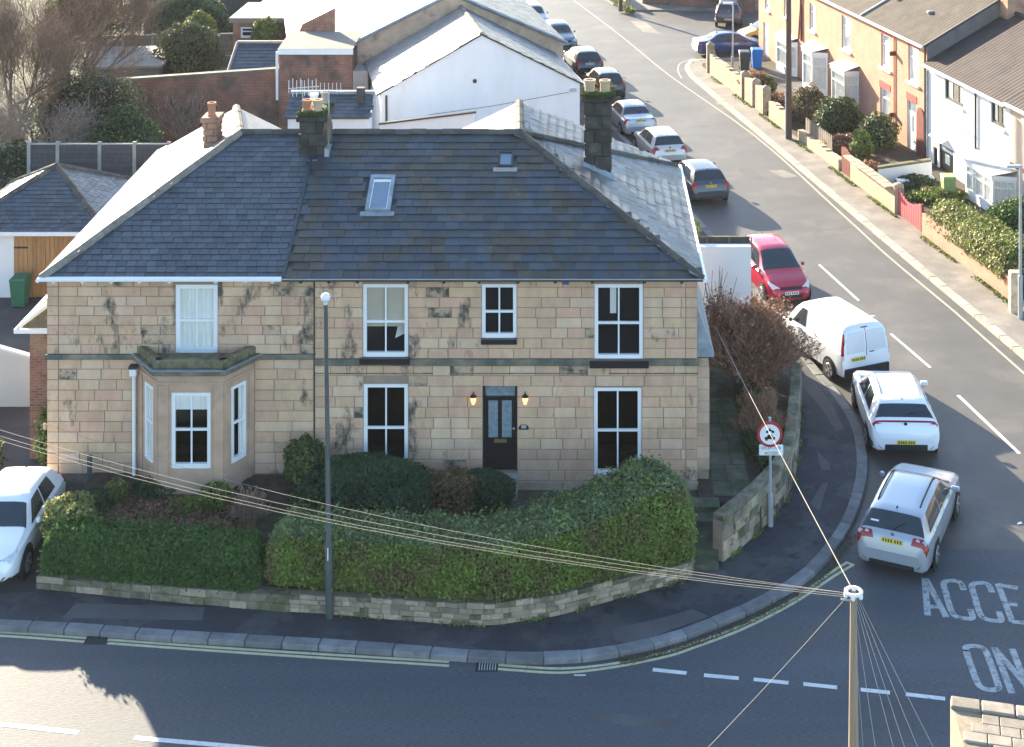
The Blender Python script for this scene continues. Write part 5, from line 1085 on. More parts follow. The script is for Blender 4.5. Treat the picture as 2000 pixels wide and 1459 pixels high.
class Body:
    def __init__(s, kind, L, W, H):
        l0, h0, tab, s.k = PROF[kind]; s.fy, s.fz, s.W, s.L, s.H = L/l0, H/h0, W, L, H; a = np.array(tab); s.y = a[:, 0]*s.fy; s.c = a[:, 1:]
    def prof(s, y):
        # monotone-ish cubic through the stations
        y = min(max(y, s.y[0]), s.y[-1]); i = int(np.searchsorted(s.y, y, 'right')-1); i = min(i, len(s.y)-2)
        h = s.y[i+1]-s.y[i]; t = (y-s.y[i])/h; c = s.c
        def slope(j):
            if j == 0 or j == len(s.y)-1: return np.zeros(5)
            d0 = (c[j]-c[j-1])/(s.y[j]-s.y[j-1]); d1 = (c[j+1]-c[j])/(s.y[j+1]-s.y[j]); m = d0*d1 > 0
            return np.where(m, 2*d0*d1/np.where(m, d0+d1, 1), 0)
        m0 = slope(i) if i else (c[1]-c[0])/h; m1 = slope(i+1) if i+1 < len(s.y)-1 else (c[-1]-c[-2])/h
        return ((2*t**3-3*t*t+1)*c[i]+(t**3-2*t*t+t)*h*m0+(-2*t**3+3*t*t)*c[i+1]+(t**3-t*t)*h*m1)
    def sec(s, y):
        zt, zb, hw, rw, z0 = s.prof(y); hw *= s.W/2; rw *= s.W/2; zt *= s.fz; zb *= s.fz; z0 *= s.fz; d = max(zt-zb, .02)
        return [(hw*.84, z0), (hw*.955, z0+.07), (hw*.99, z0+(zb-z0)*.45), (hw, z0+(zb-z0)*.72), (hw*.975, zb-.02), (hw*.93, zb+.015*min(1, d*4)),
                (hw*.93+(rw-hw*.93)*.5+.012*min(1, d*3), zb+d*.46), (rw+.01, zb+d*.86), (rw*.86, zb+d*.965), (rw*.5, zb+d*.993), (0, zt)]
    def S(s, y, v, side=1):
        q = s.sec(y); v = min(max(v, 0), 10); i = min(int(v), 9); t = v-i; a, b = q[i], q[i+1]; return Vector((side*(a[0]+(b[0]-a[0])*t), y-s.L/2, a[1]+(b[1]-a[1])*t))
    def N(s, y, v, side=1):
        e = .02; a = s.S(y+e, v, side)-s.S(y-e, v, side); b = s.S(y, min(v+.15, 10), side)-s.S(y, v-.15, side); n = a.cross(b)*(-side); n = -n if False else n
        n.normalize(); c = Vector((0, 0, s.H*.45)); ref = s.S(y, v, side)-Vector((0, max(-s.L*.28, min(s.L*.25, y-s.L/2)), s.H*.4))
        return n if n.dot(ref) > 0 else -n
    def patch(s, corners, nu=8, nv=5, side=1, off=.006, both=False):
        """corners: (y,v) x4 : a(lower start) b(lower end) c(upper end) d(upper start)"""
        mb = MB(); (ya, va), (yb, vb), (yc, vc), (yd, vd) = corners; g = []
        for i in range(nu+1):
            t = i/nu; r = []
            for j in range(nv+1):
                u = j/nv; y = (ya*(1-t)+yb*t)*(1-u)+(yd*(1-t)+yc*t)*u; v = (va*(1-t)+vb*t)*(1-u)+(vd*(1-t)+vc*t)*u
                r.append(s.S(y, v, side)+s.N(y, v, side)*off)
            g.append(r)
        V = [p for r in g for p in r]; F = [(i*(nv+1)+j, (i+1)*(nv+1)+j, (i+1)*(nv+1)+j+1, i*(nv+1)+j+1) for i in range(nu) for j in range(nv)]
        mb.add(V, F); return mb
    def span(s, y0, y1, v0a, v0b, ny=8, nx=10, off=.006):
        """patch right across the car: from v on one side over the top to the other side; v0a at y0, v0b at y1"""
        mb = MB(); V = []
        for i in range(ny+1):
            y = y0+(y1-y0)*i/ny; v0 = v0a+(v0b-v0a)*i/ny
            for j in range(-nx, nx+1):
                v = 10-(10-v0)*abs(j)/nx; V.append(s.S(y, v, 1 if j >= 0 else -1)+s.N(y, v, 1 if j >= 0 else -1)*off)
        w = 2*nx+1; mb.add(V, [(i*w+j, i*w+j+1, (i+1)*w+j+1, (i+1)*w+j) for i in range(ny) for j in range(w-1)]); return mb
def car(name, label, kind, L, W, H, pm, loc, head, group=None, plate='y', rails=None, rear_style='hatch', cladding=False, lampm=None, trunk_lamp=(.04, .22), cat='car', roofbar=False, extra=None):
    rz = math.atan2(-head[0], head[1]); r = thing(name, label, cat, loc, group, rz=rz); b = Body(kind, L, W, H); fy = b.fy; K = b.k
    ys = sorted(set(list(np.linspace(0, L, 46))+list(b.y)+list((b.y[:4]+b.y[1:5])/2)))
    V = []; n = 21
    for y in ys:
        q = b.sec(y); pts = [(-x, z) for x, z in q]+[(x, z) for x, z in reversed(q[:-1])]; V += [(x, y-L/2, z) for x, z in pts]
    F = [(i*n+j, (i+1)*n+j, (i+1)*n+j+1, i*n+j+1) for i in range(len(ys)-1) for j in range(n-1)]
    F += [(i*n, i*n+n-1, (i+1)*n+n-1, (i+1)*n) for i in range(len(ys)-1)]
    F += [tuple(range(n-1, -1, -1)), tuple((len(ys)-1)*n+j for j in range(n))]
    F = [tuple(reversed(f)) for f in F]
    mb = MB(); mb.add(V, F); bo = mb.build('body', pm, r, smooth=32)
    # glass
    w0, w1 = [k*fy for k in K['wind']]; b.span(w0+.02, w1, 7.35, 6.2).build('windscreen', M_cgl, r, smooth=60)
    if K['rear']:
        a0, a1 = [k*fy for k in K['rear']]; b.span(a0, a1, 6.5, 7.5).build('rear_window', M_cgl, r, smooth=60)
    s0, s1 = [k*fy for k in K['side']]
    for sd in (-1, 1):
        mid = s0+(s1-s0)*.47; parts = ((s0, mid-.03, .10*fy, 0), (mid+.03, s1, 0, .52*fy)) if kind != 'van' else ((s0, s1, .0, .55*fy),)
        for ya, yb, ra, rb in parts: b.patch([(ya, 5.25), (yb, 5.25), (yb-rb, 6.85), (ya+ra*2.2, 6.85)], side=sd, off=.007).build('side_window', M_cgl, r, smooth=60)
        sm = MB()
        for yy in ((s0+.25*fy, mid, s1-.18*fy) if kind != 'van' else (s0-.05, s0-1.0*fy)):
            q = b.patch([(yy-.006, 1.2), (yy+.006, 1.2), (yy+.006, 5), (yy-.006, 5)], 1, 8, sd, .004); sm.add(q.v, q.f)
        sm.build('door_seams', M_trimb, r)
        for yy in ((s0+.55*fy, mid+.22*fy) if kind != 'van' else (s0+.15,)):
            p = b.S(yy, 4.3, sd); MB().box(-.012, .014, -.09, .09, -.015, .015).build('door_handle', pm, r, M=Matrix.Translation(p), bev=.006)
        p = b.S(s1-.12*fy, 5.3, sd); MB().box(-.10 if sd < 0 else -.02, .02 if sd < 0 else .20 if sd > 0 else .1, -.06, .05, -.02, .11).build('wing_mirror', pm if kind != 'van' else M_trimb, r, M=Matrix.Translation(p+Vector((sd*.06 if sd > 0 else -.10, 0, 0))), bev=.03)
        # lamps
        t0, t1 = trunk_lamp
        if kind == 'van': b.patch([(.02, 4.0), (.16, 4.0), (.20, 6.9), (.07, 7.3)], 4, 6, sd, .008).build('tail_lamp', M_lampr, r, smooth=60)
        else:
            if rear_style == 'estate':
                tl = b.patch([(t0, 3.3), (t1+.03, 3.3), (t1, 8.5), (t0+.01, 8.7)], 6, 10, sd, .008).build('tail_lamp', M_lampr, r, smooth=60)
                for vv, rr in ((6.6, .06), (8.1, .05)):
                    yc = (t0+t1)/2+.01; pp = b.S(yc, vv, sd)+b.N(yc, vv, sd)*.012; MB().lathe([(rr, 0), (rr, .008)], pp, 14, 'Y').build('reverse_lamp', M_lampc, tl)
            elif rear_style == 'bar':
                b.span(.17*fy, .215*fy, 4.6, 4.6, 3, 12, .009).build('tail_lamp', M_lampr, r, smooth=60) if sd == 1 else None
                b.patch([(.13*fy, 5.0), (.25*fy, 4.4), (.25*fy, 5.6), (.14*fy, 8.2)], 5, 6, sd, .011).build('tail_lamp', M_lampr, r, smooth=60)
            else: b.patch([(t0+.01, 3.5), (t1+.05, 3.6), (t1-.03, 7.8), (t0+.04, 8.4)], 6, 10, sd, .008).build('tail_lamp', lampm or M_lampr, r, smooth=60)
        b.patch([(L-.42*fy, 4.4), (L-.12*fy, 4.4), (L-.10*fy, 8.4), (L-.50*fy, 5.6)], 6, 6, sd, .008).build('headlamp', M_lampc, r, smooth=60)
        # wheels
        for wy in K['wheels']:
            y = wy*fy-L/2; R = K['r']; x = sd*(W/2-.09)
            arch = MB(); arch.lathe([(R+.075, 0), (R+.075, .012)], (sd*(W/2*.985) if sd > 0 else -(W/2*.985)-.012, y, R+.01), 22, 'X'); arch.build('wheel_well_shade', M_trimb, r)  # flat dark disc paints the shade of the hollow wheel well
            wh = MB().lathe([(R*.8, -.10), (R*.97, -.09), (R, -.05), (R, .05), (R*.97, .09), (R*.8, .10)], (x+sd*.012, y, R), 22, 'X').build('wheel', M_tyre, r, smooth=40)
            MB().lathe([(R*.66, -.006), (R*.62, .006), (R*.2, .004), (R*.16, .012)], (x+sd*.114, y, R), 16, 'X').build('rim', M_rim, wh) if sd > 0 else MB().lathe([(R*.16, -.012), (R*.2, -.004), (R*.62, -.006), (R*.66, .006)], (x+sd*.114, y, R), 16, 'X').build('rim', M_rim, wh)
            sp = MB()
            for k in range(5):
                a = 2*math.pi*k/5; sp.box(-.004, .004, -R*.07, R*.07, R*.2, R*.58, M=Matrix.Translation((x+sd*.122, y, R)) @ Matrix.Rotation(a, 4, 'X'))
            sp.build('spoke', M_trimb, wh)
    # bumper band, grille, plates
    if cladding or kind in ('van',): b.span(0.0, .06*fy, .0, .0, 3, 10, .01) if 0 else None
    lo = MB()
    for sd in (-1, 1):
        q = b.patch([(.0, .0), (L*.5, .0), (L*.5, .8 if not cladding else 1.3), (.0, 1.1 if not cladding else 1.9)], 24, 3, sd, .006); lo.add(q.v, q.f)
        q = b.patch([(L*.5, .0), (L, .0), (L, 1.1), (L*.5, .8 if not cladding else 1.3)], 24, 3, sd, .006); lo.add(q.v, q.f)
    lo.build('sill_trim', M_trimb, r)
    z0 = b.sec(0)[0][1]
    zr = b.sec(0)[-1][1]
    MB().box(-b.sec(0)[0][0]*.9, b.sec(0)[0][0]*.9, -L/2-.02, -L/2+.03, z0-.07, z0+(.11 if kind == 'suv' else .03)).build('rear_valance', M_trimb, r, bev=.01)
    MB().box(-b.sec(L)[0][0]*.85, b.sec(L)[0][0]*.85, L/2-.05, L/2+.012, z0-.02, z0+.12).build('front_grille', M_trimb, r, bev=.01)
    b.span(L-.13*fy, L-.05*fy, 8.3, 8.3, 3, 6, .007).build('upper_grille', M_trimb, r)
    def mkplate(y, z, m, face, tilt, px=0.0):
        Mx = Matrix.Translation((px, y, z)) @ Matrix.Rotation(tilt, 4, 'X')
        p = MB().box(-.26, .26, -.006, .006, -.056, .056).build('number_plate', m, r, M=Mx)
        for k in range(7):
            x = -.21+k*.066+(.03 if k > 3 else 0); MB().box(x-.017, x+.017, face*.0075-.001, face*.0075+.001, -.034, .034).build('plate_mark', M_trimb, p, M=Mx)
    pm_ = M_py if plate == 'y' else M_pw
    if kind in ('suv',): mkplate(-L/2-.012, z0+.17, pm_, -1, 0)
    elif kind == 'van':
        q = b.S(.018, 10); mkplate(q.y-.03, q.z-.03, pm_, -1, -.1, -.32)
    else:
        yq = .065*fy; q = b.S(yq, 10); mkplate(q.y-.028, q.z+.0, pm_, -1, -.32)
    mkplate(L/2+.014, z0+.16, M_pw, 1, 0)
    if rails:
        for sd in (-1, 1):
            rl = MB(); pts = [b.S(y, 8.1, sd)+Vector((0, 0, .035 if 0 < i < 7 else .0)) for i, y in enumerate(np.linspace(rails[0]*fy, rails[1]*fy, 8))]; rl.tube(pts, .02, 6).build('roof_rail', M_trimb, r, smooth=40)
    if roofbar:
        for yy in (.55, 2.1):
            a, c = b.S(yy*fy, 7.2, -1), b.S(yy*fy, 7.2, 1); MB().tube([a, a+Vector((0, 0, .1)), c+Vector((0, 0, .1)), c], .016, 6).build('roof_bar', M_metal, r)
    if kind == 'van':
        for sd in (-1, 1): b.span(.0, .0, 0, 0) if 0 else b.patch([(.03, 9.85), (.03, 7.6), (.115, 7.9), (.115, 9.85)], 6, 6, sd, .012).build('rear_door_panel', M_vanp, r, smooth=60)
        p0, p1 = b.S(.02, 10), b.S(.15, 10); MB().tube([p0+Vector((0, -.012, 0)), b.S(.05, 10)+Vector((0, -.012, 0)), b.S(.09, 10)+Vector((0, -.012, 0)), p1+Vector((0, -.01, .01))], .008, 4).build('door_gap', M_trimb, r)
        q = b.S(.05, 10); MB().box(.12, .30, q.y-.03, q.y-.01, q.z-.30, q.z-.27).build('door_handle', M_trimb, r); q = b.S(.2, 10); MB().box(-.12, .12, q.y-.04, q.y, q.z-.03, q.z+.005).build('brake_lamp', M_lampr, r)
        MB().box(-W/2*.9, W/2*.9, -L/2-.06, -L/2+.05, .30, .60).build('rear_bumper', M_trimb, r, bev=.03)
    if kind != 'van':
        q = b.S(.14*fy, 10); MB().lathe([(.05, 0), (.045, .008)], q+Vector((0, -.02, .0)), 14, 'Y').build('badge', M_chr if pm.name not in ('paint_white',) else M_trimb, r)
        q = b.S(K['rear'][1]*fy+.12, 10); MB().add([(-.02, 0, 0), (.02, 0, 0), (.012, .14, 0), (-.012, .14, 0), (0, -.02, .07)], [(0, 1, 4), (1, 2, 4), (2, 3, 4), (3, 0, 4)]).build('roof_aerial', M_trimb, r, M=Matrix.Translation(q))
        ya = (K['rear'][0]+.02)*fy; yb = (K['rear'][0]+K['rear'][1])/2*fy; pa, pb = b.S(ya, 10), b.S(yb, 9.2, 1); nn = b.N(yb, 9.6, 1)*.02
        if rear_style != 'none': MB().tube([pa+nn, pb+nn], .012, 5).build('rear_wiper', M_trimb, r)
    else:
        q = b.S(.55, 10); MB().box(-W/2*.72, W/2*.72, q.y-.015, q.y+.015, q.z+.05, q.z+.075).build('roof_bar', M_white, r)
    if extra: extra(r, b)
    return r
P_silver = paint('silver', (0.40, 0.425, 0.455), .30, .35); P_white = paint('white', (0.80, 0.81, 0.82), .3); P_van = paint('van_white', (0.78, 0.79, 0.80), .35); P_redc = paint('crimson', (0.36, 0.016, 0.04), .28); P_dk = paint('dark_grey', (0.055, 0.065, 0.075), .3, .2); P_blk = paint('black', (0.014, 0.015, 0.017), .25); P_bg = paint('blue_grey', (0.10, 0.15, 0.18), .3, .2); P_navy = paint('navy', (0.020, 0.045, 0.15), .25, .1); P_yell = paint('yellow', (0.68, 0.36, 0.03), .35); P_maroon = paint('dark_suv', (0.045, 0.04, 0.05), .35); P_sil2 = paint('pale_silver', (0.58, 0.57, 0.54), .32, .3)
GC = 'cars parked along the side street kerb'
def place(rx, ry, head, L): h = Vector((*head, 0)).normalized(); return Vector((rx, ry, 0.004))+h*(L/2)
def stick(r, b): q = b.S(.3, 8.6, -1); MB().box(-.12, .08, -.004, .004, -.02, .02).build('window_sticker', M_white, r, M=Matrix.Translation(q+Vector((0, -.02, .01))) @ Matrix.Rotation(-.8, 4, 'X'))
car('parked_car', 'silver estate car with black roof rails on the bend by the road lettering', 'estate', 4.77, 1.84, 1.50, P_silver, place(7.60, -3.22, (.41, .91), 4.77), (.41, .91), GC, rails=(.85, 2.7), rear_style='estate', trunk_lamp=(.05, .15), extra=stick)
car('parked_car', 'white coupe styled crossover with red light bar behind the silver estate', 'suv', 4.45, 2.0, 1.58, P_white, place(9.22, 2.72, (.03, 1), 4.45), (.03, 1), GC, rails=(1.0, 2.5), rear_style='bar', cladding=True)
car('parked_van', 'white panel van with roof bar beside the brown bush', 'van', 4.42, 1.86, 1.84, P_van, place(9.06, 7.95, (-.40, .91), 4.42), (-.40, .91), GC, cat='van')
car('parked_car', 'crimson people carrier facing the junction beside the white yard wall', 'mpv', 4.05, 1.75, 1.62, P_redc, Vector((7.12, 16.35, .004)), (.21, -.98), GC)
car('parked_car', 'dark blue grey hatchback with white badge', 'hatch', 4.25, 1.80, 1.46, P_dk, place(5.62, 26.1, (-.22, .975), 4.25), (-.22, .975), GC)
car('parked_car', 'silver hatchback with large red lamps behind the dark hatchback', 'hatch', 4.2, 1.76, 1.47, P_sil2, place(4.15, 31.7, (-.22, .975), 4.2), (-.22, .975), GC)
car('parked_car', 'silver saloon with flat boot behind the silver hatchback', 'saloon', 4.5, 1.77, 1.43, P_silver, place(2.95, 36.9, (-.22, .975), 4.5), (-.22, .975), GC)
car('parked_car', 'small black hatchback seen past the right chimney pots', 'hatch', 4.0, 1.7, 1.5, P_blk, place(1.62, 44.6, (-.22, .975), 4.0), (-.22, .975), GC)
car('parked_car', 'black hatchback with white number plate by the white gable building', 'hatch', 4.2, 1.78, 1.5, P_blk, place(.42, 50.2, (-.22, .975), 4.2), (-.22, .975), GC, plate='w')
car('parked_car', 'grey blue crossover facing down the street', 'suv', 4.2, 1.8, 1.58, P_bg, Vector((-1.62, 59.2, .004)), (.22, -.975), GC)
car('parked_car', 'farthest silver car of the parked row, facing down the street', 'hatch', 4.1, 1.75, 1.5, P_silver, Vector((-3.55, 66.2, .004)), (.22, -.975), GC)
car('parked_car', 'dark blue saloon parked across the junction mouth', 'saloon', 4.6, 1.8, 1.44, P_navy, Vector((9.35, 57.0, .004)), (.98, .18))
car('parked_car', 'yellow hatchback half hidden behind the brick terrace', 'hatch', 3.8, 1.68, 1.5, P_yell, Vector((12.1, 60.6, .004)), (-.95, -.3))
car('parked_car', 'dark off road car with roof rack in the far junction', 'suv', 4.4, 1.85, 1.75, P_maroon, Vector((10.3, 67.3, .004)), (.12, .99), roofbar=True, plate='w')
car('parked_car', 'white crossover on the driveway beside the left house', 'suv', 3.95, 1.76, 1.56, P_white, Vector((-14.55, -2.2, .15)), (.02, -1), rails=None, cladding=True)
# ================================================================== terrace on the right
TO = Vector((16.4, 32.1, 0)); TX = Vector((.215, -.977, 0)); TY = Vector((.977, .215, 0)); TM = frame(TO, TX, TY, Vector((0, 0, 1)))
def TF(px, py, off=0.0):
    k = (px-PPX)/FPX; x = (k*(CD+TO.y+TY.y*off)-TO.x-TY.x*off)/(TX.x-k*TX.y); Y = TO.y+TX.y*x+TY.y*off
    return x, CH-(py-PPY)*(CD+Y)/FPX
def TR(px0, px1, py0, py1):      # opening from the pixel box, using its own middle for the heights
    xa, xb = TF(px0, 0)[0], TF(px1, 0)[0]; m = (px0+px1)/2; return (xa, xb, TF(m, py1)[1], TF(m, py0)[1])
DEP = 8.4
M_gable = mat('slate_hung_gable', (0.16, 0.145, 0.135), .8, .15, 2)
def terrace(name, label, x0, x1, eav, rid, wm, rm, ops, base=.1, gab0=True, gab1=True):
    h = thing(name, label, 'house', TM @ Vector((x0, 0, 0)))
    w = wall_mesh(x0, x1, base, eav, ops, 0, .18).build('wall', wm, h, M=TM)
    mb = MB(); mb.quad((x0, DEP, base), (x0, 0, base), (x0, 0, eav), (x0, DEP/2, rid), (x0, DEP, eav)); mb.quad((x1, 0, base), (x1, DEP, base), (x1, DEP, eav), (x1, DEP/2, rid), (x1, 0, eav)); mb.quad((x1, DEP, base), (x0, DEP, base), (x0, DEP, eav), (x1, DEP, eav)); mb.build('gable_wall', M_gable if wm is M_brickO else wm, h, M=TM)
    MB().quad((x0+.02, 1.6, base), (x1-.02, 1.6, base), (x1-.02, 1.6, eav), (x0+.02, 1.6, eav)).quad((x0, .05, eav-.05), (x1, .05, eav-.05), (x1, 1.6, eav-.05), (x0, 1.6, eav-.05)).build('inner_wall', M_net if 0 else M_dark, h, M=TM)
    sl_ = (rid-eav)/(DEP/2); o = .22
    r = MB().slab([(x0, -o, eav-o*sl_+.06), (x1, -o, eav-o*sl_+.06), (x1, DEP/2, rid+.06), (x0, DEP/2, rid+.06)], .08).build('roof', rm, h, M=TM)
    MB().slab([(x0, DEP/2, rid+.06), (x1, DEP/2, rid+.06), (x1, DEP+o, eav-o*sl_+.06), (x0, DEP+o, eav-o*sl_+.06)], .08).build('rear_roof', rm, h, M=TM)
    MB().tube([(x0, DEP/2, rid+.1), (x1, DEP/2, rid+.1)], .12, 6).build('ridge', rm, h, M=TM)
    MB().box(x0, x1, -o-.11, -o, eav-o*sl_-.05, eav-o*sl_+.05).build('gutter', M_white, h, M=TM)
    return h
EB, ER = 5.8, 8.0
br1 = [TR(1721, 1740, 68, 134), TR(1774, 1795, 92, 162), TR(1719, 1738, 174, 238), TR(1772, 1789, 198, 306), TR(1792, 1806, 217, 309)]
xs = lambda px: TF(px, 0)[0]
XA, XB, XC = -7.6, -13.7, -24.6
hb1 = terrace('brick_house', 'orange brick terrace house with red lintels and white front door', XA, 0, EB, ER, M_brickO, M_tile, br1)
def twin(h, o, rail=.72, fm=None, bars=0, curtain=None, sill=True, lint=None, glass=None, y=.07, M=TM):
    w = window(h, *o, y, M=M, fw=.09, rail=rail, bars=bars, fm=fm, curtain=curtain, glass=glass)
    if sill: MB().box(o[0]-.1, o[1]+.1, -.12, .03, o[2]-.13, o[2]).build('sill', M_white, h, M=M, bev=.02)
    if lint: MB().box(o[0]-.09, o[1]+.09, -.02, .02, o[3], o[3]+lint).build('lintel', M_lintel, h, M=M)
    return w
nb = cur_sides(.5)
for o in br1[:3]: twin(hb1, o, lint=.33, curtain=nb)
def pdoor(h, o, m, name='front_door', lint=None, pane=True, arch=False, M=TM, gm=None):
    a, b, c, d = o
    dd = MB().box(a, b, .08, .13, c, d).build(name, m, h, M=M)
    MB().box(a, a+.06, .05, .08, c, d).box(b-.06, b, .05, .08, c, d).box(a+.06, b-.06, .05, .08, d-.06, d).build('door_frame', m, dd, M=M)
    if pane: MB().box(a+.06+(b-a)*.3, b-.06-(b-a)*.3, .072, .079, c+(d-c)*.45, c+(d-c)*.74).box(a+.08, b-.08, .072, .079, c+(d-c)*.82, d-.08).build('door_pane', gm or M_frost, dd, M=M)
    if lint: MB().box(a-.09, b+.09, -.02, .02, d, d+lint).build('lintel', M_lintel, h, M=M)
    return dd
pdoor(hb1, br1[3], M_white, lint=.35)
o = br1[4]; cxm = (o[0]+o[1])/2; rr = (o[1]-o[0])/2
dd = MB().prism([(o[0], o[2]), (o[1], o[2])]+[(cxm+rr*math.cos(t), o[3]-rr*.7+rr*1.1*math.sin(t)) for t in np.linspace(0, math.pi, 9)], 0, .05).build('passage_door', M_dkred, hb1, M=TM @ frame(Vector((0, -.01, 0)), Vector((1, 0, 0)), Vector((0, 0, 1)), Vector((0, -1, 0))))
dd['label'] = 'dark red arched passage door'
for px, py in ((1749, 105), (1748, 225)): a, z = TF(px, py); MB().box(a-.12, a+.02, -.3, 0, z-.1, z+.12).build('wall_bracket', M_dkred, hb1, M=TM, bev=.02)
for px in (1748,): a = xs(px); MB().tube([(a, -.05, .2), (a, -.05, EB)], .035, 6).build('downpipe', M_brickO, hb1, M=TM)
MB().tube([(-.1, -.07, .2), (-.1, -.07, EB-.1)], .05, 6).build('downpipe', M_dkgrey, hb1, M=TM); MB().tube([(.12, -.07, .2), (.12, -.07, 4.6)], .045, 6).build('downpipe', M_leadsh, hb1, M=TM)
MB().box(-.03, .07, -.2, DEP/2, 0, .09).build('verge', M_dkgrey, hb1, M=TM @ Matrix.Translation((0, 0, EB-.02)) @ Matrix.Rotation(math.atan2(ER-EB, DEP/2), 4, 'X'))
for px, py in ((1753, 30), (1815, 52)):
    a, _ = TF(px, py, 1.5); MB().box(a-.1, a+.1, 1.4, 1.7, EB+.75+.12, EB+.75+.26).build('roof_vent', M_leadsh, hb1, M=TM, bev=.02)
br2 = [TR(1644, 1662, 33, 98)]
hb2 = terrace('brick_house', 'middle orange brick terrace house with white square porch bay', XB, XA, EB, ER, M_brickO, M_tile, br2)
for o in br2: twin(hb2, o, curtain=nb)
br3 = [TR(1581, 1593, 8, 60), TR(1531, 1537, 0, 33), TR(1494, 1503, 0, 20), (XC+.9, XC+1.8, .3, 2.4)]
hb3 = terrace('brick_house', 'far pale brick terrace house with white bays and brown downpipes', XC, XB, EB, ER, M_brickO, M_tile, br3)
for o in br3[:3]: twin(hb3, o, curtain=nb)
pdoor(hb3, br3[3], M_white)
for px in (1562, 1567): a = xs(px); MB().tube([(a, -.07, 2.6), (a+(.5 if px < 1565 else -.1), -.07, EB)], .06, 6).build('downpipe', M_dkred, hb3, M=TM)
MB().box(XA-.06, XA+.06, -.2, DEP/2, .05, .16).build('verge', M_leadsh, hb1, M=TM @ Matrix.Translation((0, 0, EB-.02)) @ Matrix.Rotation(math.atan2(ER-EB, DEP/2), 4, 'X'))
# bays
def boxbay(h, x0, x1, dep, z0, z1, wz, name='bay_window', splay=.0, roofm=None, front=M_white, sidepane=True, bars=0):
    b = MB().prism([(x0, 0), (x0+splay, -dep), (x1-splay, -dep), (x1, 0)], z0, wz[0]).build(name, front, h, M=TM)
    MB().prism([(x0-.05, 0), (x0+splay-.05, -dep-.06), (x1-splay+.05, -dep-.06), (x1+.05, 0)], wz[1], z1).build('bay_head', front, b, M=TM)
    MB().add([(x0-.12, .0, z1+.28), (x0+splay-.12, -dep-.12, z1), (x1-splay+.12, -dep-.12, z1), (x1+.12, 0, z1+.28)], [(0, 1, 2, 3)]).build('bay_roof', roofm or M_leadsh, b, M=TM)
    for p, q in (((x0, 0), (x0+splay, -dep)), ((x0+splay, -dep), (x1-splay, -dep)), ((x1-splay, -dep), (x1, 0))):
        Mx, L_ = facet(p, q)
        window(b, .0, L_, wz[0], wz[1], .0, M=TM @ Mx, fw=.09, rail=.72, bars=bars, name='bay_sash', fm=M_white, curtain=cur_sides(.5))
    return b
x_, z_ = TF(1640, 112, -.7); boxbay(hb2, x_-.95, x_+.95, .8, .3, TF(1640, 132, -.7)[1], (TF(1640, 205, -.7)[1], TF(1640, 140, -.7)[1]), splay=.0)
x_ = TF(1578, 0, -.7)[0]; boxbay(hb3, x_-1.2, x_+1.2, .75, .3, TF(1578, 96, -.7)[1], (TF(1578, 170, -.7)[1], TF(1578, 104, -.7)[1]), splay=.45)
x_ = TF(1527, 0, -.5)[0]; boxbay(hb3, x_-1.3, x_+1.3, .5, .3, TF(1527, 75, -.5)[1], (TF(1527, 130, -.5)[1], TF(1527, 82, -.5)[1]), splay=.3)
# white house
EW, RW = 4.98, 7.15
wh_ops = [TR(1845, 1882, 161, 202), TR(1935, 1963, 203, 246), TR(1834, 1862, 287, 350), TR(1822, 1831, 287, 340)]
XW = 8.1
hw_ = terrace('white_house', 'white rendered terrace house with black framed windows and door', 0, XW, EW, RW, M_render, M_tileR, wh_ops)
for o in wh_ops[:2]: twin(hw_, o, rail=0, fm=M_black, bars=2, curtain=cur_sides(.3))
pdoor(hw_, wh_ops[2], M_black, gm=M_frost); twin(hw_, wh_ops[3], rail=.6, fm=M_black, sill=False)
a = xs(1908); MB().tube([(a, -.07, 1.9), (a, -.07, EW)], .055, 6).build('downpipe', M_dkgrey, hw_, M=TM)
a, z = TF(1893, 258); MB().tube([(a+.35, 0, z-.1), (a+.25, -.25, z+.15), (a, -.3, z+.1)], .02, 5).build('lamp_bracket', M_iron, hw_, M=TM)
a, z = TF(1838, 276); MB().add([(a-.75, 0, z+.28), (a-.75, -.32, z+.12), (a+.75, -.32, z+.12), (a+.75, 0, z+.28)], [(0, 1, 2, 3), (3, 2, 1, 0)]).build('porch_canopy', M_white, hw_, M=TM)
xl, xr = TF(1890, 0, -.5)[0], TF(1964, 0, -.5)[0]
b = boxbay(hw_, xl, xr, .85, .3, TF(1925, 330, -.7)[1], (TF(1925, 392, -.7)[1], TF(1925, 338, -.7)[1]), splay=.5, bars=2)
# beige house at the edge
hz = terrace('beige_house', 'beige rendered terrace house at the right hand edge', XW, 16.5, EW+.1, RW+.1, M_renderB, M_tileR, [(11, 12.2, 2.9, 4.2)])
twin(hz, (11, 12.2, 2.9, 4.2)); MB().box(XW+.02, 16.5, -.04, 0, 2.35, 2.5).build('string_course', M_dkred, hz, M=TM)
# chimney on the party wall
c = chimney(hb1, 0, 1, 0, 1, 0, 1, 1, M_brickW, cap=False) if 0 else None
ch = MB().box(-.1, .8, DEP/2-.45, DEP/2+.45, 6.6, 9.2).build('chimney', M_brickW, hw_, M=TM); MB().box(-.16, .86, DEP/2-.52, DEP/2+.52, 9.2, 9.35).build('chimney_cap', M_brickW, ch, M=TM)
for k in (0, 1): MB().lathe([(.14, 0), (.12, .4), (.15, .45)], (.15+.4*k, DEP/2, 9.35), 10).build('chimney_pot', M_terra, ch, M=TM)
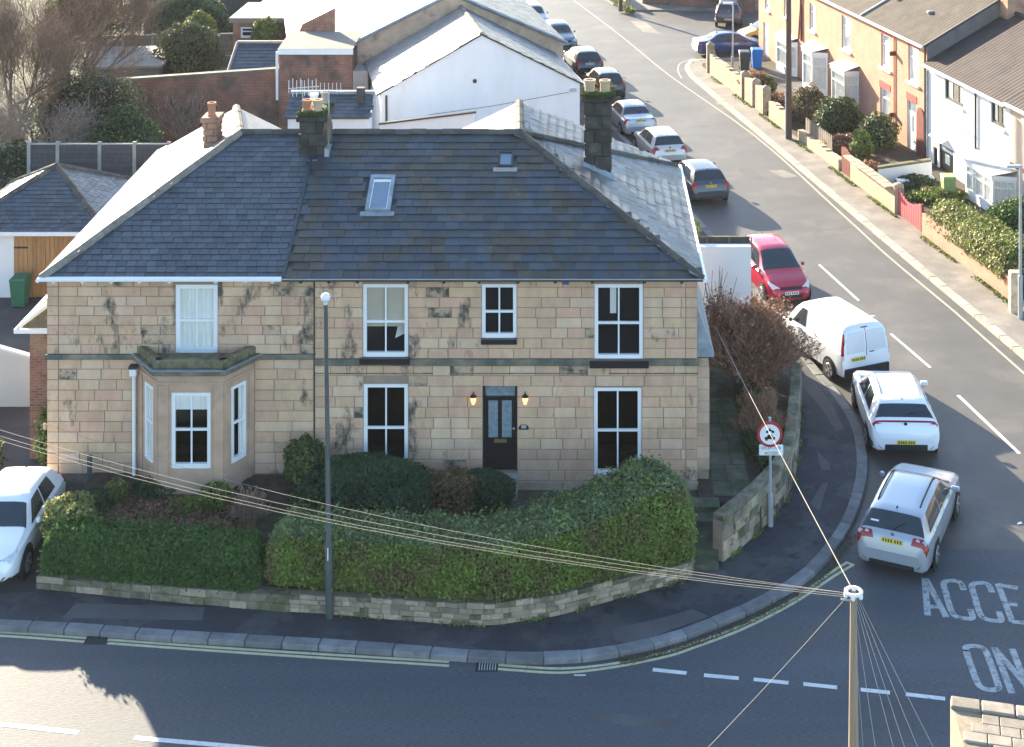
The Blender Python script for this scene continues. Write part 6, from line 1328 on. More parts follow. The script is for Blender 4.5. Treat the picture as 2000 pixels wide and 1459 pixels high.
# gardens in front of the terrace
gt = MB().prism([(p.x, p.y) for p in (Su(18.95, 8), Su(23.6, 8), Su(23.6, 54), Su(18.95, 53))], -.02, .30).build('terrace_garden', M_soil); tag(gt, 'strip of small front gardens before the terrace', 'garden', kind='structure')
pth = MB().prism([(p.x, p.y) for p in (Su(19.2, 45.5), Su(23.3, 45.5), Su(23.3, 51), Su(19.2, 51))], .2, .315).build('paved_forecourt', M_pav2); tag(pth, 'paved forecourt with the wheelie bins before the far brick house', 'forecourt', kind='structure')
def lowwall(name, label, Y0, Y1, h, m, u=18.8, th=.3, cope=None, h1=None, cat='wall', step=.5, wob=.05):
    w = thing(name, label, cat, Su(u, (Y0+Y1)/2, .1)); n = max(2, int(abs(Y1-Y0)/step)); h1 = h if h1 is None else h1
    pts = [Su(u, Y0+(Y1-Y0)*k/n) for k in range(n+1)]; mb = MB(); prev = None
    for k in range(n):
        a, b = pts[k], pts[k+1]; za = h+(h1-h)*k/n+random.uniform(-wob, wob)
        p = [(a.x, a.y), (a.x+th, a.y+.05), (b.x+th, b.y+.05), (b.x, b.y)]; mb.prism(p, 0, .115+za)
    mb.build('masonry', m, w)
    if cope:
        for k in range(n):
            a, b = pts[k], pts[k+1]; z = .115+h+(h1-h)*(k+.5)/n+.06; d = (b-a); L_ = d.length; d.normalize()
            MB().box(-L_/2+.008, L_/2-.008, -th-.05, .04, 0, .09).build('coping_stone', cope, w, M=frame(Vector(((a.x+b.x)/2, (a.y+b.y)/2, z)), d, Vector((-d.y, d.x, 0)), Vector((0, 0, 1))), bev=.02)
    return w
lowwall('garden_wall', 'sunlit pale rubble wall before the bins and far brick house', 51.0, 45.2, 1.15, M_rubbleL, h1=1.0)
lowwall('garden_wall', 'sunlit rubble wall with dark gaps before the white bay', 44.6, 41.8, 1.25, M_rubbleL)
for k, (Y, lab) in enumerate(((51.4, 'tall pale stone gatepost at the junction corner'), (45.0, 'stone gatepost beside the dried hedge'), (43.2, 'stone gatepost with a dark gap on the terrace wall'), (41.5, 'stone gatepost nearest the dark timber pole'))):
    p = Su(18.8, Y, .1); o = MB().box(p.x-.05, p.x+.40, p.y-.2, p.y+.2, .1, 1.75 if k == 0 else 1.5).add([(p.x-.08, p.y-.23, 1.75 if k == 0 else 1.5), (p.x+.43, p.y-.23, 1.75 if k == 0 else 1.5), (p.x+.43, p.y+.23, 1.75 if k == 0 else 1.5), (p.x-.08, p.y+.23, 1.75 if k == 0 else 1.5), (p.x+.17, p.y, 2.0 if k == 0 else 1.68)], [(0, 1, 4), (1, 2, 4), (2, 3, 4), (3, 0, 4)]).build('gate_post', M_rubbleL); tag(o, lab, 'gatepost')
lowwall('garden_wall', 'sunlit buff wall between the timber pole gateposts', 40.6, 38.0, .95, M_rubbleL, h1=.85)
lowwall('garden_wall', 'low sunlit buff wall under the leaning brown fence boards', 36.3, 31.0, .55, M_copeL, h1=.50)
lowwall('garden_wall', 'curving cream wall with thick coping before the white house', 29.6, 24.9, 1.0, M_copeL, h1=.95, cope=M_copeL, wob=.02)
lowwall('garden_wall', 'low orange brick wall under the sunlit clipped hedge', 22.1, 14.8, .85, M_brickO, wob=.01)
bf = thing('board_fence', 'leaning brown boards with rounded tops on the low buff wall', 'fence', Su(19, 34, .6))
for k in range(14):
    p = Su(19.12, 35.9-k*.25, .6); MB().prism([(-.11, 0), (.11, 0), (.11, .62), (.06, .74), (-.06, .74), (-.11, .62)], 0, .03).build('board', M_woodG, bf, M=frame(p, -SD, Vector((0, 0, 1)), -SP))
g1 = thing('garden_gate', 'dark red boarded gate between the buff and cream walls', 'gate', Su(18.9, 30.3, .1))
for k in range(5): MB().box(-.09, .09, -.02, .02, 0, 1.15+.1*math.sin(k*.8)).build('board', M_dkred, g1, M=frame(Su(18.9, 30.75-k*.2, .12), -SD, SP, Vector((0, 0, 1))))
g2 = thing('garden_gate', 'faded red double gate beside the brick hedge wall', 'gate', Su(18.9, 23.4, .1))
for k in range(10):
    t = (k % 5)/4; MB().box(-.095, .095, -.02, .02, 0, 1.05-.25*math.sin(math.pi*(k/9))).build('board', M_redgate, g2, M=frame(Su(18.9, 24.5-k*.22, .14), -SD, SP, Vector((0, 0, 1))))
for Y in (24.75, 22.3): MB().box(-.05, .05, -.05, .05, 0, 1.15).build('gate_stile', M_dkred, g2, M=frame(Su(18.9, Y, .12), -SD, SP, Vector((0, 0, 1))))
p = Su(18.85, 24.85, .1); o = MB().box(p.x-.06, p.x+.36, p.y-.2, p.y+.2, .1, 1.2).lathe([(.25, 1.2), (.22, 1.32), (.1, 1.38)], (p.x+.15, p.y, 0), 12).build('gate_pier', M_copeL); tag(o, 'round topped cream pier beside the red gate', 'gatepost')
HL = [Su(19.55, 22.0-.5*k) for k in range(15)]
hedge('clipped_hedge', 'sunlit yellow green hedge on the low brick wall at the right', HL, interp([(0, .55, .6, 1.55), (.5, .75, .7, 1.75), (1, .75, .7, 1.8)]), 26000, M_vari, .06, mtop=M_lime)
hedge('clipped_hedge', 'dark green hedge crossing before the white bay window', [Su(20.2, 19.6), Su(21.6, 19.9), Su(23.0, 20.3)], interp([(0, .9, .3, 1.8), (1, .9, .3, 2.2)]), 9000, M_hedge2, .06)
# terrace shrubs
def tsh(name, label, px, py, z, r, n, m, **k): p = G(px, py, z); return shrub(name, label, (p.x, p.y, z+r[2]*.8), r, n, m, .07, **k)
tsh('garden_shrub', 'pinkish flowering shrub under the white bay', 1580, 235, .3, (1.1, .9, .95), 3500, M_ever, m2=M_rust, f2=.45, core=False)
tsh('garden_shrub', 'dark evergreen shrub against the white square porch', 1640, 262, .3, (1.3, 1.0, 1.0), 5000, M_ever, m2=M_lime, f2=.12)
tsh('garden_shrub', 'yellowish shrub below the brick house window', 1715, 285, .3, (1.0, .9, .85), 3500, M_ever, m2=M_vari, f2=.3)
tsh('garden_shrub', 'bright green conical shrub by the dark red gate', 1683, 312, .3, (.55, .5, .75), 2500, M_hedge, m2=M_lime, f2=.2)
tsh('garden_shrub', 'reddish dry shrub behind the leaning boards', 1650, 298, .3, (.9, .8, .5), 2200, M_rust, core=False)
tsh('garden_shrub', 'pinkish dry shrub behind the cream wall end', 1700, 352, .3, (.5, .6, .5), 1600, M_rust, core=False)
tsh('garden_shrub', 'dark green plants around the planter troughs', 1790, 370, .3, (.9, .7, .35), 2200, M_ever, core=False)
tsh('garden_shrub', 'low green planting by the white bay', 1830, 390, .3, (1.3, .9, .25), 2200, M_hedge, core=False)
tsh('garden_shrub', 'two small clipped shrubs by the forecourt', 1500, 182, .3, (.5, .45, .5), 1300, M_hedge, core=False)
tsh('garden_shrub', 'dried brown hedge top by the stone gatepost', 1475, 172, .5, (.9, 1.1, .5), 2500, M_rust, core=False)
tsh('garden_shrub', 'brown heather bank beside the timber pole', 1525, 212, .3, (.9, 1.2, .45), 2200, M_rust, core=False)
pw = thing('garden_partition', 'white painted cross wall behind the planter troughs', 'wall', (15, 28.8, .3)); a, b = G(1715, 368, .3), G(1818, 352, .3)
MB().prism([(a.x, a.y), (b.x, b.y), (b.x+.1, b.y+.25), (a.x+.1, a.y+.25)], .2, 1.15).build('masonry', M_render, pw); MB().prism([(a.x-.05, a.y-.04), (b.x, b.y-.04), (b.x+.1, b.y+.3), (a.x+.05, a.y+.3)], 1.15, 1.25).build('coping_stone', M_moss, pw)
for k in range(3):
    p = G(1763+k*24, 372-k*3, .3); t = thing('planter_trough', 'white rimmed planter trough before the white partition wall', 'planter', p, 'planter troughs by the white house')
    MB().box(p.x-.25, p.x+.25, p.y-.18, p.y+.18, .3, .72).build('trough', M_dkgrey, t); MB().box(p.x-.28, p.x+.28, p.y-.21, p.y+.21, .72, .78).build('rim', M_white, t)
def bin_(px, py, z, m, label, s=1.0, group=None):
    p = G(px, py, z); b = thing('wheelie_bin', label, 'bin', p, group)
    MB().add([(p.x+x*s, p.y+y*s, z+zz*s) for zz, w, d in ((0.03, .22, .26), (.93, .28, .34)) for x, y in ((-w, -d), (w, -d), (w, d), (-w, d))], [(3, 2, 1, 0), (4, 5, 6, 7), (0, 1, 5, 4), (1, 2, 6, 5), (2, 3, 7, 6), (3, 0, 4, 7)]).build('body', m, b, bev=.02)
    MB().add([(p.x+x*s, p.y+y*s, z+zz*s) for zz, w, d in ((.94, .30, .37), (1.04, .27, .33)) for x, y in ((-w, -d), (w, -d), (w, d), (-w, d))], [(3, 2, 1, 0), (4, 5, 6, 7), (0, 1, 5, 4), (1, 2, 6, 5), (2, 3, 7, 6), (3, 0, 4, 7)]).build('lid', m, b, bev=.02)
    MB().tube([(p.x-.2*s, p.y+.38*s, z+.92*s), (p.x+.2*s, p.y+.38*s, z+.92*s)], .02, 6).build('handle', m, b)
    for sd in (-1, 1): MB().lathe([(.09*s, -.025), (.09*s, .025)], (p.x+sd*.24*s, p.y+.26*s, z+.09*s), 10, 'X').build('wheel', M_tyre, b)
M_bing = mat('green_bin', (0.035, 0.14, 0.085), .5, .08); M_binb = mat('blue_bin', (0.012, 0.14, 0.48), .45, .06); M_bind = mat('charcoal_bin', (0.045, 0.05, 0.055), .5, .08); M_binl = mat('pale_green_bin', (0.25, 0.36, 0.14), .5, .08)
bin_(40, 596, .55, M_bing, 'green wheelie bin in front of the timber garage door')
bin_(1454, 137, .3, M_bind, 'charcoal wheelie bin beside the blue one on the forecourt', 1.12); bin_(1478, 133, .3, M_binb, 'bright blue wheelie bin on the forecourt', 1.15)
bin_(1852, 388, .3, M_binl, 'pale green bin in the garden of the white house', 1.0)
# far junction walls
fw = thing('boundary_wall', 'dark brick boundary wall behind the junction cars', 'wall', (9, 75, 0)); MB().prism([tuple(Wp(1255, 0, 74).xy), tuple(Wp(1475, 0, 71).xy), tuple(Wp(1475, 0, 71.4).xy), tuple(Wp(1255, 0, 74.4).xy)], 0, 2.2).build('masonry', M_brick, fw)
fh = MB().prism([tuple(Wp(1370, 0, 76).xy), tuple(Wp(1560, 0, 74).xy), tuple(Wp(1560, 0, 80).xy), tuple(Wp(1370, 0, 82).xy)], 0, 5).build('far_building', mat('pink_render', (0.42, 0.17, 0.16), .9, .08)); tag(fh, 'dusky pink wall of a far building above the junction', 'building')
fw2 = thing('boundary_wall', 'sunlit rubble wall running up the far street', 'wall', (5, 80, 0)); MB().prism([tuple(Su(19.2, 73).xy), tuple(Su(19.5, 73).xy), tuple(Su(19.5, 110).xy), tuple(Su(19.2, 110).xy)], 0, 1.1).build('masonry', M_rubbleL, fw2)
n = 2600; yy = RNG.uniform(70, 86, n); P_ = np.stack([18.9-U*yy+RNG.normal(0, .18, n), yy, .13+RNG.random(n)*.3], 1); tag(leaves(P_, np.tile([[-.5, 0, .8]], (n, 1)), .09, 'verge_weeds', M_lime, None), 'yellow green weeds on the verge of the far pavement', 'weeds', kind='stuff')
n = 5000; yy = RNG.uniform(13, 50, n); P_ = np.stack([18.68-U*yy-np.abs(RNG.normal(0, .09, n)), yy, .12+RNG.random(n)*.06], 1); keep = np.sin(yy*1.3)+.5*np.sin(yy*3.1) > -.2; tag(leaves(P_[keep], np.tile([[-.3, 0, 1.]], (keep.sum(), 1)), .05, 'verge_moss', M_lime, None), 'yellow moss along the foot of the terrace walls', 'moss', kind='stuff')
# ================================================================== buildings behind the stone pair
GO = Vector((-9.3, 29.5, 0)); GM = frame(GO, SP, SD, Vector((0, 0, 1)))
wb = thing('white_gable_building', 'low building with a large white rendered gable and slate roof', 'building', GO)
GWd, GE, GR, GD = 9.35, 4.1, 6.58, 7.0
MB().quad((0, 0, 0), (GWd, 0, 0), (GWd, 0, GE), (GWd/2, 0, GR), (0, 0, GE)).quad((0, GD, 0), (0, 0, 0), (0, 0, GE), (0, GD, GE)).quad((GWd, 0, 0), (GWd, GD, 0), (GWd, GD, GE), (GWd, 0, GE)).build('wall', M_render, wb, M=GM)
k_ = (GR-GE)/(GWd/2)
def groof(h, M, w, e, r, d0, d1, mL, mR, ov=.18, xm=None, rows=(.3, .32)):
    xm = w/2 if xm is None else xm; sl = (r-e)/(w-xm); slL = (r-e)/xm
    T = lambda p: M @ Vector(p)
    rf = MB().slab([(-ov, d0-.08, e-ov*slL+.05), (xm, d0-.08, r+.05), (xm, d1, r+.05), (-ov, d1, e-ov*slL+.05)], .06).slab([(xm, d0-.08, r+.05), (w+ov, d0-.08, e-ov*sl+.05), (w+ov, d1, e-ov*sl+.05), (xm, d1, r+.05)], .06).build('roof', M_dkgrey, h, M=M)
    slope(h, rf, [T((-ov, d1, e-ov*slL+.05)), T((-ov, d0-.1, e-ov*slL+.05)), T((xm, d0-.1, r+.05)), T((xm, d1, r+.05))], rows[0], rows[1], mL, limit=0, th=.007, seed=11)
    slope(h, rf, [T((w+ov, d0-.1, e-ov*sl+.05)), T((w+ov, d1, e-ov*sl+.05)), T((xm, d1, r+.05)), T((xm, d0-.1, r+.05))], rows[0], rows[1], mR, limit=0, th=.012, seed=12)
    ridge_row(rf, T((xm, d0-.05, r+.05)), T((xm, d1, r+.05)), M_hipL, .45, .12)
    return rf
groof(wb, GM, GWd, GE, GR, 0, GD, M_slateB, M_slateS)
MB().box(GWd+.18, GWd+.28, -.1, GD, GE-.17, GE-.06).build('gutter', M_white, wb, M=GM)
MB().lathe([(.1, 0), (.1, .03)], Vector((4.35, -.01, 4.45)), 12, 'Y').build('wall_vent', M_navy if 0 else M_dkgrey, wb, M=GM)
MB().tube([(.25, -.05, 4.0), (.25, -.05, 1.5)], .05, 6).build('downpipe', M_dkgrey, wb, M=GM); MB().tube([(2.2, -.02, 3.0), (5.2, -.02, 3.25), (8.8, -.02, 3.7)], .012, 4).build('cable', M_dkgrey, wb, M=GM)
MB().box(8.9, 9.15, -.2, 0, 3.75, 3.87).build('wall_light', M_metal, wb, M=GM)
for k in range(2): window(wb, -3.2-k*2.2, -2.2-k*2.2, 1.2, 3.2, .0, M=GM @ Matrix.Rotation(-math.pi/2, 4, 'Z') @ Matrix.Translation((0, -.03, 0)), fw=.08)
yw = thing('yard_outbuilding', 'white flat outbuilding with black sloping coping below the gable', 'outbuilding', (-6, 26, 0))
a, b = Wp(742, 243, 26), Wp(928, 220, 26); MB().prism([(a.x, 26), (b.x, 26), (b.x, 26.3), (a.x, 26.3)], [.0]*4, [a.z, b.z, b.z, a.z]).build('wall', M_render, yw)
MB().add([(a.x-.05, 25.9, a.z), (b.x+.05, 25.9, b.z), (b.x+.05, 26.1, b.z), (a.x-.05, 26.1, a.z), (a.x-.05, 25.9, a.z+.07), (b.x+.05, 25.9, b.z+.07), (b.x+.05, 26.1, b.z+.07), (a.x-.05, 26.1, a.z+.07)], [(0, 1, 5, 4), (4, 5, 6, 7), (1, 2, 6, 5)]).build('coping', M_black, yw)
b2 = thing('slate_hall', 'taller hall with stone gable and gleaming slate roof behind the white gable', 'building', GM @ Vector((0, 7, 0)))
HM = GM @ Matrix.Translation((-3.6, GD+.02, 0)); Wd2, xm2, r2 = 13.6, 7.8, 7.25; e2 = 7.25-.46*7.8
eR2 = 7.25-.46*(Wd2-xm2)
MB().quad((0, 0, 0), (Wd2, 0, 0), (Wd2, 0, eR2), (xm2, 0, r2), (0, 0, e2)).quad((0, 22, 0), (0, 0, 0), (0, 0, e2), (0, 22, e2)).quad((Wd2, 0, 0), (Wd2, 22, 0), (Wd2, 22, eR2), (Wd2, 0, eR2)).build('wall', M_trim, b2, M=HM)
T = lambda p: HM @ Vector(p)
rf = MB().slab([(-.2, -.1, e2-.04), (xm2, -.1, r2+.05), (xm2, 22, r2+.05), (-.2, 22, e2-.04)], .06).slab([(xm2, -.1, r2+.05), (Wd2+.2, -.1, eR2-.04), (Wd2+.2, 22, eR2-.04), (xm2, 22, r2+.05)], .06).build('roof', M_dkgrey, b2, M=HM)
slope(b2, rf, [T((-.2, 22, e2-.04)), T((-.2, -.1, e2-.04)), T((xm2, -.1, r2+.05)), T((xm2, 22, r2+.05))], .32, .36, M_slateB, limit=0, th=.007, seed=21); slope(b2, rf, [T((Wd2+.2, -.1, eR2-.04)), T((Wd2+.2, 22, eR2-.04)), T((xm2, 22, r2+.05)), T((xm2, -.1, r2+.05))], .32, .36, M_slateS, limit=0, th=.012, seed=22)
MB().tube([T((-.2, -.12, e2)), T((xm2, -.12, r2+.1)), T((Wd2+.2, -.12, eR2))], .08, 6).build('verge', M_leadsh, b2)
bo = thing('brick_outbuilding', 'red brick outbuilding with white fascia and pale felt roof', 'outbuilding', (-13, 33, 0))
a, b = Wp(545, 104, 34.5), Wp(688, 96, 34.5); MB().box(a.x, b.x, 34.5, 37.5, 0, a.z).build('wall', M_brick, bo); MB().box(a.x-.05, b.x+.05, 34.42, 34.5, a.z-.05, a.z+.22).build('fascia', M_white, bo); MB().add([(a.x-.05, 34.45, a.z+.23), (b.x+.05, 34.45, a.z+.23), (b.x+.05, 37.6, a.z+.45), (a.x-.05, 37.6, a.z+.45)], [(0, 1, 2, 3)]).build('roof', M_felt, bo)
MB().box(b.x+.02, b.x+.75, 34.55, 36, 0, a.z-.9).build('rendered_end', mat('pinkish_render', (0.40, 0.33, 0.29), .9, .1), bo)
MB().tube([(a.x-.08, 34.4, a.z+.1), (a.x-.08, 34.4, 2.6)], .07, 6).build('downpipe', M_white, bo)
a, b = Wp(545, 60, 38), Wp(655, 38, 38)
bg = MB().add([(a.x+.3, 38, 3.5), (b.x, 38, 3.5), (b.x, 38, b.z+.6), (a.x+1.2, 38, a.z+.35)], [(0, 1, 2, 3)]).build('brick_gable', M_brickW, bo)
ls = thing('lean_to', 'dark slated lean-to with white wall behind the left chimney', 'outbuilding', (-11.5, 27, 0))
a, b = Wp(562, 228, 27), Wp(718, 222, 27); MB().box(a.x, b.x, 27, 28.4, 0, a.z-.05).build('wall', M_render, ls); rf = MB().slab([(a.x-.1, 26.8, a.z), (b.x+.1, 26.8, a.z), (b.x+.1, 28.3, a.z+.72), (a.x-.1, 28.3, a.z+.72)], .06).build('roof', M_slateL, ls)
slope(ls, rf, [(a.x-.1, 26.8, a.z), (b.x+.1, 26.8, a.z), (b.x+.1, 28.3, a.z+.72), (a.x-.1, 28.3, a.z+.72)], .25, .3, M_slateL, limit=0, seed=31); MB().box(a.x-.1, b.x+.1, 28.2, 28.45, a.z+.68, a.z+.84).build('lead_ridge', M_leadsh, ls); MB().box(b.x-.6, b.x-.25, 27.7, 28.0, a.z+.3, a.z+1.1).build('vent_stack', M_dkgrey, ls)
bw = thing('brick_garden_wall', 'tall dark red brick garden wall with pale coping', 'wall', (-19, 35, 0))
a, b = Wp(212, 160, 35), Wp(546, 137, 35); MB().prism([(a.x, 35), (b.x, 35), (b.x, 35.3), (a.x, 35.3)], [0]*4, [a.z, b.z, b.z, a.z]).build('masonry', M_brick, bw); MB().add([(a.x, 34.95, a.z), (b.x, 34.95, b.z), (b.x, 35.35, b.z), (a.x, 35.35, a.z), (a.x, 34.95, a.z+.1), (b.x, 34.95, b.z+.1), (b.x, 35.35, b.z+.1), (a.x, 35.35, a.z+.1)], [(0, 1, 5, 4), (4, 5, 6, 7), (0, 4, 7, 3)]).build('coping', M_concD, bw)
MB().box(a.x-.8, a.x, 35.02, 35.3, 0, 2.9).build('pier', M_brickW, bw)
cb = thing('rendered_tank', 'mossy grey rendered garden store below the brick wall', 'outbuilding', (-23, 30.5, 0)); a, b = Wp(105, 248, 30), Wp(213, 248, 30); MB().box(a.x, b.x, 30, 33, 0, a.z).build('wall', M_concD, cb); MB().box(a.x-.05, b.x+.05, 29.9, 33, a.z, a.z+.1).build('flat_roof', M_moss, cb)
# pyramid roofed garage
gg = thing('garage', 'white garage with golden timber doors and pyramid slate roof', 'garage', (-19.8, 13.6, .5))
gx0, gx1, gy0, gy1, ge_, gap = -22.6, -17.0, 13.9, 19.3, 2.95, 4.50
dxa, dxb = (27-PPX)*(CD+gy0)/FPX, -17.2
wall_mesh(gx0+.2, gx1-.2, .4, ge_, [(dxa, dxb-.3, .55, ge_-.12)], gy0+.0, .15).build('wall', M_render, gg); MB().quad((gx1-.2, gy0, .4), (gx1-.2, gy1, .4), (gx1-.2, gy1, ge_), (gx1-.2, gy0, ge_)).quad((gx0+.2, gy1, .4), (gx0+.2, gy0, .4), (gx0+.2, gy0, ge_), (gx0+.2, gy1, ge_)).build('side_wall', M_render, gg)
gd = MB().box(dxa, dxb-.3, gy0+.06, gy0+.10, .55, ge_-.12).build('timber_door', M_wood, gg); w_ = (dxb-.3-dxa)/18
for k in range(18): MB().box(dxa+k*w_+.005, dxa+(k+1)*w_-.005, gy0+.03, gy0+.06, .56, ge_-.14).build('plank', M_wood, gd)
for z in (1.3, 2.3): MB().box(dxa-.1, dxa+.5, gy0+.01, gy0+.03, z, z+.06).build('hinge', M_iron, gd)
ap = Vector((-19.75, 16.55, gap)); cs = [Vector((gx0, gy0-.2, ge_)), Vector((gx1, gy0-.2, ge_)), Vector((gx1, gy1+.2, ge_)), Vector((gx0, gy1+.2, ge_))]
rf = MB().add(cs+[ap], [(0, 1, 4), (1, 2, 4), (2, 3, 4), (3, 0, 4)]).build('roof', M_dkgrey, gg)
for i, m_ in enumerate((M_slateL, M_slateS, M_slateS, M_slateB)):  # slate tone changes by face, painting how the sun falls
    slope(gg, rf, [cs[i], cs[(i+1) % 4], ap], .2, .26, m_, limit=150 if i == 0 else 0, seed=40+i)
    ridge_row(rf, cs[i], ap, M_ridge, .4, .12)
MB().box(gx0, gx1, gy0-.32, gy0-.2, ge_-.1, ge_+.02).box(gx1, gx1+.12, gy0-.3, gy1+.2, ge_-.1, ge_+.02).build('gutter', M_white, gg)
# cream boundary wall left of the extension
tr = thing('yard_wall', 'smooth cream yard wall with sloping top left of the brick extension', 'wall', (-17.5, 5.1, .55)); xr = (58-PPX)/64.9
MB().add([(xr-3.2, 5.1, .4), (xr, 5.1, .4), (xr, 5.22, .4), (xr-3.2, 5.22, .4), (xr-3.2, 5.1, 2.95), (xr, 5.1, 2.04), (xr, 5.22, 2.04), (xr-3.2, 5.22, 2.95)], [(3, 2, 1, 0), (4, 5, 6, 7), (0, 1, 5, 4), (1, 2, 6, 5), (2, 3, 7, 6), (3, 0, 4, 7)]).build('panel', M_cream, tr)
MB().add([(xr-3.2, 5.07, 2.95), (xr+.02, 5.07, 2.04), (xr+.02, 5.25, 2.04), (xr-3.2, 5.25, 2.95), (xr-3.2, 5.07, 3.0), (xr+.02, 5.07, 2.09), (xr+.02, 5.25, 2.09), (xr-3.2, 5.25, 3.0)], [(4, 5, 6, 7), (0, 1, 5, 4), (1, 2, 6, 5)]).build('capping', M_white, tr)
p = G(80, 800, .55); shrub('side_shrub', 'green shrub at the foot of the brick extension', (-14.75, 1.3, 1.35), (.35, .4, .85), 2200, M_hedge, .05, m2=M_vari, f2=.15)
p = G(10, 900, .3); shrub('verge_shrub', 'pale leaved shrub behind the white crossover', (-16.6, 1.0, 1.0), (.7, .6, .6), 1800, M_ever, .05, m2=M_vari, f2=.3, core=False)
# ---------------- fences with concrete posts
def panel_fence(name, label, pts, h, m, zb, cap=True, slats=8):
    f = thing(name, label, 'fence', (pts[0][0], pts[0][1], zb))
    for i, p in enumerate(pts): MB().box(p[0]-.07, p[0]+.07, p[1]-.07, p[1]+.07, zb-.2, zb+h+.12).build('post', M_conc, f)
    for p, q in zip(pts[:-1], pts[1:]):
        a, b = Vector((*p, zb)), Vector((*q, zb)); d = (b-a); L_ = d.length; d.normalize(); M_ = frame(a, d, Vector((-d.y, d.x, 0)), Vector((0, 0, 1)))
        pn = MB().box(.07, L_-.07, -.02, .02, 0, h).build('panel', m, f, M=M_); hh = h/slats
        for k in range(slats): MB().box(.08, L_-.08, -.035, -.02, k*hh+.01, (k+1)*hh-.01).build('slat', m, pn, M=M_)
        if cap: MB().box(.05, L_-.05, -.05, .05, h, h+.05).build('capping', M_conc, pn, M=M_)
Yf = 55.0; panel_fence('panel_fence', 'weathered grey panel fence with concrete posts behind the flat roofed shed', [((px-PPX)*(CD+Yf+dy)/FPX, Yf+dy) for px, dy in ((182, 0), (240, .2), (298, .4), (357, .6), (417, .8), (478, 1.0))], 1.15, M_woodG, .35)
Yf = 21.3; panel_fence('panel_fence', 'dark panel fence with concrete posts behind the pyramid roofed garage', [((px-PPX)*(CD+Yf)/FPX, Yf) for px in (57, 113, 195, 263, 330)], 1.45, M_woodD, CH-(352-PPY)*(CD+Yf)/FPX)
# ---------------- back gardens, far left
sh = thing('flat_roofed_shed', 'long shed with pale flat concrete roof above the brick wall', 'shed', (-24, 44, 0)); a, b = Wp(160, 130, 44), Wp(310, 125, 44)
MB().box(a.x, b.x, 44, 48, 0, a.z).build('wall', M_concD, sh); MB().slab([(a.x-.2, 43.8, a.z), (b.x+.2, 43.8, a.z+.1), (b.x+.2, 48.5, a.z+.25), (a.x-.2, 48.5, a.z+.15)], .12).build('roof', M_felt, sh)
cwl = thing('concrete_wall', 'grey mossy retaining wall below the panel fence', 'wall', (-24, 52, 0)); a, b = Wp(210, 110, 53), Wp(480, 104, 53); MB().box(a.x, b.x, 53, 53.3, 0, a.z).build('masonry', M_concD, cwl)
rs = thing('slate_shed', 'blue slated shed roof behind the brick garden wall', 'shed', (-18, 38, 0)); a, b = Wp(447, 138, 38), Wp(540, 138, 38); c_ = Wp(447, 84, 40.0)
MB().box(a.x+.1, b.x-.1, 38.1, 39.9, 0, a.z).build('wall', M_brick, rs); rf = MB().slab([(a.x, 37.9, a.z), (b.x, 37.9, a.z), (b.x, 40.0, c_.z), (a.x, 40.0, c_.z)], .06).build('roof', M_slateL, rs); slope(rs, rf, [(a.x, 37.9, a.z), (b.x, 37.9, a.z), (b.x, 40.0, c_.z), (a.x, 40.0, c_.z)], .28, .32, M_slateL, limit=140, seed=51)
MB().tube([(a.x, 37.85, a.z+.03), (a.x, 40, c_.z+.05)], .08, 6).build('verge', M_conc, rs); MB().box(a.x, b.x, 39.9, 40.1, c_.z, c_.z+.12).build('ridge', M_conc, rs)
fb = thing('brick_garage', 'small red brick garage with pale flat roof and white window', 'garage', (-20, 50, 0)); a, b = Wp(455, 44, 50), Wp(548, 40, 50); op = [tuple(v for v in (Wp(470, 0, 50).x, Wp(506, 0, 50).x, Wp(0, 74, 50).z, Wp(0, 53, 50).z))]
wall_mesh(a.x, b.x, 0, a.z, op, 50, .15).build('wall', M_brickW, fb); MB().box(a.x-.2, b.x+.2, 49.8, 55, a.z, a.z+.3).build('roof', M_felt, fb); window(fb, *op[0], 50.03, fw=.1, rail=.6, bars=0); MB().quad((a.x, 50.3, 0), (b.x, 50.3, 0), (b.x, 50.3, a.z), (a.x, 50.3, a.z)).build('inner_wall', M_dark, fb); MB().quad((b.x, 50, 0), (b.x, 55, 0), (b.x, 55, a.z), (b.x, 50, a.z)).build('side_wall', M_white, fb)
gar = MB().prism([tuple(Wp(300, 0, 66).xy), tuple(Wp(640, 0, 64).xy), tuple(Wp(640, 0, 66).xy), tuple(Wp(300, 0, 68).xy)], 0, 3.0).build('dark_boarded_wall', M_woodD); tag(gar, 'dark boarded wall across the far back gardens', 'wall')
f0 = thing('far_flat_roof', 'pinkish flat roofed extension at the top of the back gardens', 'outbuilding', (-18, 60, 0)); a, b = Wp(500, 22, 60), Wp(640, 22, 60); MB().box(a.x, b.x, 60, 66, 0, a.z).build('wall', M_brickW, f0); MB().box(a.x-.1, b.x+.1, 59.9, 66, a.z, a.z+.25).build('roof', mat('pink_felt', (0.42, 0.33, 0.28), .9, .08), f0)
hv = thing('garden_cabinet', 'white lidded cabinet standing by the far hedge', 'cabinet', Wp(254, 44, 60)); a = Wp(254, 44, 60); MB().box(a.x-.5, a.x+.45, 60, 60.8, a.z-.6, a.z+.9).build('body', M_white, hv); MB().add([(a.x-.58, 59.9, a.z+.9), (a.x+.53, 59.9, a.z+.9), (a.x+.53, 60.9, a.z+.9), (a.x-.58, 60.9, a.z+.9), (a.x-.5, 60.1, a.z+1.2), (a.x+.4, 60.1, a.z+1.2), (a.x+.4, 60.7, a.z+1.2), (a.x-.5, 60.7, a.z+1.2)], [(0, 1, 5, 4), (4, 5, 6, 7), (1, 2, 6, 5), (3, 0, 4, 7), (2, 3, 7, 6)]).build('lid', M_upvc, hv)
hh = [Vector(((px-PPX)*(CD+61)/FPX, 61, 0)) for px in (285, 330, 390, 450)]
